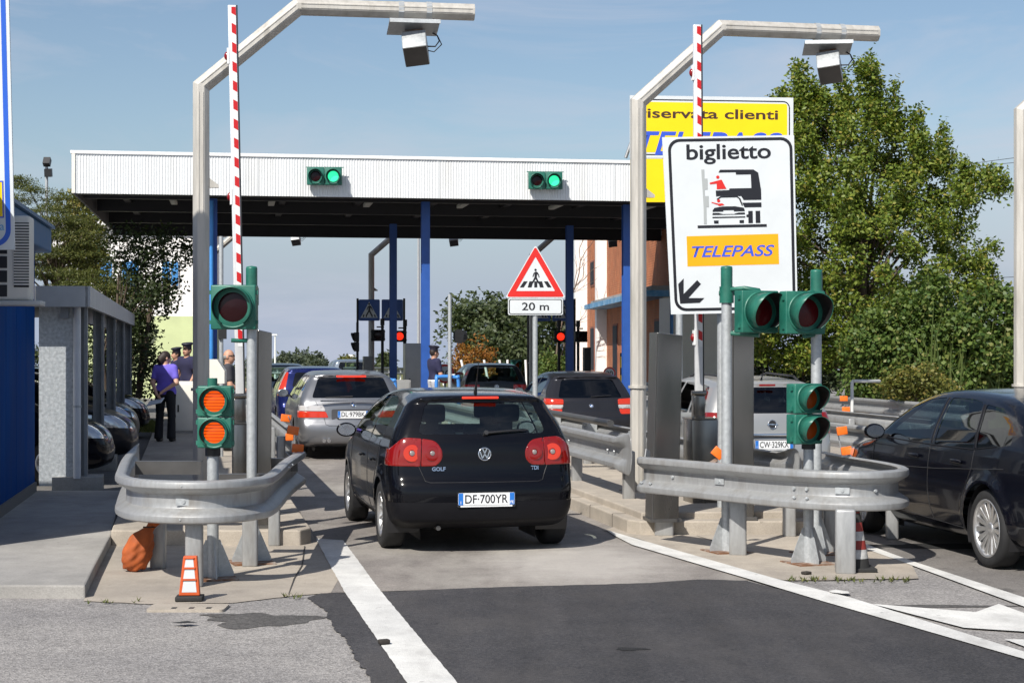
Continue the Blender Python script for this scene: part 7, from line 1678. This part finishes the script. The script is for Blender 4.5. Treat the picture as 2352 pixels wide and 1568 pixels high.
def person(label, loc, rz, arms, shirt, trousers, shoe, H=1.72, hair=None, hairm=None, sleeve=.55, hip=1.0, sh=1.0, head_yaw=0.0, stance=.10, skin=SKIN, cap_=None, cell=.013, untuck=True, glasses=False, belt=None):
    t = thing('person', label, 'person', loc, rz); k = H / 1.72
    SH = .175 * sh; zS = 1.405; J = {}
    for sg, nm in ((-1, 'l'), (1, 'r')):
        J['s' + nm] = np.array((sg * SH, 0, zS)); J['e' + nm], J['w' + nm], J['h' + nm] = (np.array(v, float) for v in arms[nm])
        J['p' + nm] = np.array((sg * .088 * hip, 0, .93)); J['k' + nm] = np.array((sg * (stance + .002), .02, .50)); J['a' + nm] = np.array((sg * (stance + .012), -.03, .085))
    cy, sy = math.cos(head_yaw), math.sin(head_yaw)
    def torso(x, y, z, g=0.0):
        yy = y * 1.42
        d = cap(x, yy, z, (-.10 * sh, 0, 1.33), (.10 * sh, 0, 1.33), .115 + g, .115 + g); d = smin(d, cap(x, yy, z, (0, 0, 1.30), (0, 0, 1.06), .145 + g, .125 * hip + g), .09)
        d = smin(d, cap(x, yy, z, (-.07 * hip, -.01, .95), (.07 * hip, -.01, .95), .115 * hip + g, .115 * hip + g), .08); return d / 1.2
    def arm(x, y, z, nm, g=0.0, frac=1.0):
        s, e, w = J['s' + nm], J['e' + nm], J['w' + nm]
        if frac < 1: return cap(x, y, z, s, s + (e - s) * frac, .058 + g, .047 + g)
        return smin(cap(x, y, z, s, e, .056 + g, .043 + g), cap(x, y, z, e, w, .043 + g, .027 + g), .03)
    def leg(x, y, z, nm, g=0.0, flare=0.0):
        return smin(cap(x, y, z, J['p' + nm], J['k' + nm], .088 * hip + g, .056 + g), cap(x, y, z, J['k' + nm], J['a' + nm], .056 + g, .038 + g + flare), .03)
    def headf(x, y, z):
        X, Yh = x * cy + y * sy, -x * sy + y * cy
        d = ell(X, Yh, z, (0, .01, 1.605), (.074, .095, .115)); d = smin(d, ell(X, Yh, z, (0, .045, 1.55), (.052, .055, .06)), .04)
        d = smin(d, cap(X, Yh, z, (0, .100, 1.605), (0, .122, 1.575), .009, .014), .016)
        for sg in (-1, 1):
            d = smin(d, ell(X, Yh, z, (sg * .076, -.005, 1.592), (.012, .024, .033)), .008); d = smax(d, -ell(X, Yh, z, (sg * .031, .106, 1.612), (.018, .015, .011)), .015)
        d = smax(d, -ell(X, Yh, z, (0, .108, 1.545), (.026, .012, .004)), .008); return d
    def hand(x, y, z, nm):
        w, h = J['w' + nm], J['h' + nm]; d = h - w; ln = np.linalg.norm(d); d = d / ln; up = np.array((0, 0, 1.0)) if abs(d[2]) < .8 else np.array((0, 1.0, 0)); s = np.cross(d, up); s /= np.linalg.norm(s); n = np.cross(s, d)
        f = cap(x, y, z, w, w + d * .05, .026, .028); f = smin(f, cap(x, y, z, w + d * .05 - s * .022, w + d * .075 + s * .02, .019, .019), .02)
        for i, (o_, l_) in enumerate(((-.030, .064), (-.011, .075), (.009, .070), (.027, .055))):
            b = w + d * .085 + s * o_; m_ = b + d * l_ * .55 - n * .004; e_ = m_ + d * l_ * .38 - n * l_ * .38
            f = smin(f, np.minimum(cap(x, y, z, b, m_, .0098, .009), cap(x, y, z, m_, e_, .009, .0075)), .006)
        b = w + d * .035 - s * .026; f = smin(f, np.minimum(cap(x, y, z, b, b + d * .035 - s * .022 - n * .008, .012, .0105), cap(x, y, z, b + d * .035 - s * .022 - n * .008, b + d * .062 - s * .022 - n * .018, .0105, .008)), .008)
        return f
    def body(x, y, z):
        d = torso(x, y, z); d = smin(d, cap(x, y, z, (0, -.01, 1.42), (0, .0, 1.52), .058, .052), .04); d = smin(d, headf(x, y, z), .02)
        for nm in 'lr': d = smin(d, arm(x, y, z, nm), .035); d = smin(d, leg(x, y, z, nm), .03); d = smin(d, hand(x, y, z, nm), .012); a = J['a' + nm]; d = smin(d, cap(x, y, z, a + (0, 0, -.035), a + (0, .15, -.055), .038, .028), .03)
        return d
    xs = [abs(J[q][0]) for q in J]; ys_ = [J[q][1] for q in J]; lo = (-max(xs) - .13, min(min(ys_) - .12, -.2), -.02); hi = (max(xs) + .13, max(max(ys_) + .2, .24), 1.80)
    S = Matrix.Scale(k, 4)
    def emit(f, name, mat, lo_=None, hi_=None, c=cell):
        P, Q = surface_net(f, lo_ or lo, hi_ or hi, c); return mesh_obj(P * k, Q, name, mat, t)
    emit(body, 'body', skin, c=cell)
    hem = .90 if untuck else .985
    def shirtf(x, y, z):
        d = torso(x, y, z, .020); d = smin(d, cap(x, y, z, (-.13 * sh, 0, 1.40), (.13 * sh, 0, 1.40), .062, .062), .05)
        for nm in 'lr': d = smin(d, arm(x, y, z, nm, .016, sleeve), .035)
        d = smax(d, hem - z, .012); return smax(d, -(np.sqrt(x * x + (y - .02) ** 2 + ((z - 1.50) * .9) ** 2) - .075), .01)
    emit(shirtf, 'shirt', shirt, (lo[0], lo[1], hem - .06), (hi[0], hi[1], 1.52))
    def trf(x, y, z):
        d = smax(torso(x, y, z, .011), z - 1.02, .012)
        for nm in 'lr': d = smin(d, leg(x, y, z, nm, .016, .03), .03)
        return smax(d, .055 - z, .012)
    emit(trf, 'trousers', trousers, (lo[0], lo[1], .0), (hi[0], hi[1], 1.08))
    def shf(x, y, z):
        d = 1e3 + x * 0
        for nm in 'lr': a = J['a' + nm]; d = np.minimum(d, cap(x, y, z, a + (0, -.02, -.035), a + (0, .16, -.05), .045, .036))
        return smax(d, .002 - z, .01)
    emit(shf, 'shoes', shoe, (lo[0], lo[1], -.02), (hi[0], hi[1], .2))
    if hair:
        def hf(x, y, z):
            X, Yh = x * cy + y * sy, -x * sy + y * cy; d = ell(X, Yh, z, (0, -.004, 1.622), (.084, .106, .115))
            if hair == 'short': d = smax(d, -(z - 1.565 - (Yh > .05) * .1 - Yh * .5), .02)
            elif hair == 'bun':
                d = smax(d, -(z - 1.53 - Yh * .75), .02); d = smin(d, ell(X, Yh, z, (-.03, -.10, 1.55), (.07, .06, .09)), .05)
            elif hair == 'rim': d = smax(smax(d, z - 1.62, .02), -(z - 1.56 - (Yh > .03) * .2), .01)
            return d
        emit(hf, 'hair', hairm or BLACK, (-.2, -.25, 1.4), (.2, .25, 1.8), .011)
    if cap_:
        M = TM[t.name] @ Matrix.Scale(k, 4) @ Matrix.Rotation(-head_yaw * -1, 4, 'Z')
        m = MB(); m.lathe([(.088, 1.655), (.092, 1.70), (.125, 1.735), (.128, 1.745), (.10, 1.765), (.0001, 1.775)], 28, M @ Matrix.Translation((0, -.005, 0)) @ Matrix.Translation((0, 0, 1.7)) @ Matrix.Rotation(R(-7), 4, 'X') @ Matrix.Translation((0, 0, -1.7))); m.build('cap', cap_, t, world=True)
        m = MB(); vs = [(0, .05, 1.672)] + [(math.sin(a) * .088, .02 + math.cos(a) * .138, 1.652 + .012 * abs(math.sin(a))) for a in np.linspace(-1.25, 1.25, 12)]; m.add(vs, [(0, i, i + 1) for i in range(1, 12)], False, M); o = m.build('cap_peak', BLACK, t, world=True); sd = o.modifiers.new('s', 'SOLIDIFY'); sd.thickness = .006
    M = TM[t.name] @ Matrix.Scale(k, 4) @ Matrix.Rotation(head_yaw, 4, 'Z')
    for sg in (-1, 1):
        m = MB(); m.lathe([(.0001, .011), (.007, .009), (.0105, .003)], 10, M @ Matrix.Translation((sg * .031, .088, 1.612)) @ Matrix.Rotation(R(-90), 4, 'X')); m.build('eye', BLACK, t, world=True)
    m = MB(); m.box((0, .1055, 1.545), (.046, .006, .009), M, bev=.002); m.build('mouth', pm('lips', (.32, .10, .09), .5), t, world=True)
    if glasses:
        m = MB(); m.box((0, .112, 1.614), (.135, .008, .034), M, bev=.003)
        for sg in (-1, 1): m.box((sg * .074, .055, 1.618), (.006, .115, .012), M)
        m.build('glasses', BLACK, t, world=True)
    if belt:
        def bf(x, y, z): return smax(smax(torso(x, y, z, .024), z - 1.0, .006), .955 - z, .006)
        emit(bf, 'belt', belt, (lo[0], lo[1], .93), (hi[0], hi[1], 1.03))
    return t
PURPLE = pm('purple_cotton', (.16, .12, .60), .85, 0, .12, 6, .15, 14); NAVYC = pm('navy_cotton', (.018, .018, .055), .85, 0, .15, 8)
JEANS = pm('dark_trousers', (.012, .012, .016), .85, 0, .2, 8); CHAR = pm('charcoal_cotton', (.045, .045, .055), .85, 0, .12, 8); GREYT = pm('grey_uniform', (.42, .42, .45), .85, 0, .1, 8); DENIM = pm('denim', (.03, .035, .055), .85, 0, .15, 10)
HAIRB = pm('dark_hair', (.022, .012, .009), .6, 0, .3, 40); WHITEC = pm('white_leather', (.75, .75, .73), .5); PAPER = pm('paper', (.7, .74, .8), .6)
# woman in the purple top, back to the camera, hands clasped behind her
tw = person('woman in purple T-shirt and black trousers, hands clasped behind her back', (px(380, 31.4), 31.4, .15), R(-8), {
    'l': ((-.235, -.06, 1.13), (-.10, -.20, .90), (-.02, -.21, .83)), 'r': ((.245, -.07, 1.13), (.03, -.205, .97), (-.06, -.225, .90))}, PURPLE, JEANS, BLACK, H=1.66, hair='bun', hairm=HAIRB, sleeve=.62, hip=1.08, sh=.95, head_yaw=R(-45), stance=.115, skin=pm('skin_pale', (.55, .32, .23), .55, 0, .08, 10))
m = MB(); m.box((0, 0, 0), (.30, .20, .012), TM[tw.name] @ Matrix.Translation((-.10, -.26, .74)) @ Matrix.Rotation(R(25), 4, 'X') @ Matrix.Rotation(R(-15), 4, 'Y')); o = m.build('paper_sheets', PAPER); tag(o, 'white papers held behind the back of the woman in purple', 'papers')
# bald man in profile
person('bald man with glasses in charcoal T-shirt standing in profile', (px(524, 28.6), 28.6, .15), R(-82), {
    'l': ((-.235, .04, 1.12), (-.12, .24, 1.06), (-.03, .27, 1.05)), 'r': ((.235, .04, 1.12), (.12, .27, 1.00), (.03, .30, 1.00))}, CHAR, DENIM, BLACK, H=1.70, hair='rim', hairm=pm('grey_hair', (.25, .24, .23), .7), sleeve=.65, sh=1.08, hip=1.05, glasses=True, head_yaw=R(-5))
# two officers in the shade
person('officer in navy uniform and peaked cap beside the cream cabinet', (px(430, 37.5), 37.5, .15), R(150), {'l': ((-.24, .02, 1.12), (-.20, .14, .92), (-.19, .2, .86)), 'r': ((.24, .02, 1.12), (.20, .14, .92), (.19, .2, .86))}, NAVYC, NAVYC, BLACK, H=1.80, hair='short', hairm=HAIRB, cap_=pm('cap_navy', (.015, .015, .03), .6), cell=.018)
person('officer in dark uniform half hidden behind the woman in purple', (px(405, 38.5), 38.5, .15), R(120), {'l': ((-.24, .02, 1.12), (-.20, .14, .92), (-.19, .2, .86)), 'r': ((.24, .02, 1.12), (.20, .14, .92), (.19, .2, .86))}, NAVYC, NAVYC, BLACK, H=1.70, hair='short', hairm=HAIRB, cap_=pm('cap_navy', (.015, .015, .03), .6), cell=.02)
# officer by the middle column, writing
to = person('officer in navy polo shirt and peaked cap holding papers by the blue column', (px(997, 38.6), 38.6, .15), R(-62), {
    'l': ((-.24, .06, 1.13), (-.10, .30, 1.08), (-.03, .34, 1.09)), 'r': ((.24, .05, 1.12), (.10, .30, 1.05), (.03, .36, 1.06))}, NAVYC, GREYT, BLACK, H=1.74, hair='short', hairm=HAIRB, sleeve=.7, sh=1.08, cap_=pm('cap_navy', (.015, .015, .03), .6), untuck=False, belt=WHITEC, head_yaw=R(6))
m = MB(); m.box((0, 0, 0), (.16, .11, .006), TM[to.name] @ Matrix.Translation((.0, .45, 1.10)) @ Matrix.Rotation(R(35), 4, 'X')); o = m.build('paper_sheets', PAPER); tag(o, 'small white papers in the hands of the officer by the blue column', 'papers')
# orange sack on the left island
def sack(x, y, z):
    d = smin(ell(x, y, z, (-.01, 0, .15), (.128, .105, .165)), cap(x, y, z, (.02, 0, .24), (.07, 0, .36), .085, .036), .06); d = smin(d, cap(x, y, z, (.07, 0, .37), (.10, .01, .43), .034, .066), .025)
    d = d + .007 * np.sin(x * 40 + z * 18 + 2 * np.sin(z * 14)) * np.sin(y * 26 + x * 20 + 1) + .006 * np.sin(x * 62 - z * 44 + y * 25) * np.sin(z * 30 + 1); return smax(d, .004 - z, .01)
P_, Q_ = surface_net(sack, (-.25, -.22, -.02), (.30, .22, .60), .013); g = gp(312, 1315)
t = thing('orange_sack', 'crumpled orange cloth sack leaning on the left rail post', 'sack', (g.x - .02, g.y + .05, .006), R(10)); P_[:, 0] += P_[:, 2] * .16; mesh_obj(P_, Q_, 'cloth', pm('orange_cloth', (.34, .075, .014), .8, 0, .3, 9, .3, 22), t)
m = MB(); m.tube([(.07, -.05, .375), (.12, -.055, .372), (.17, -.02, .372), (.17, .03, .372)], .007, 6); m.build('tie_cord', pm('cord_dark', (.05, .02, .01), .8), t)
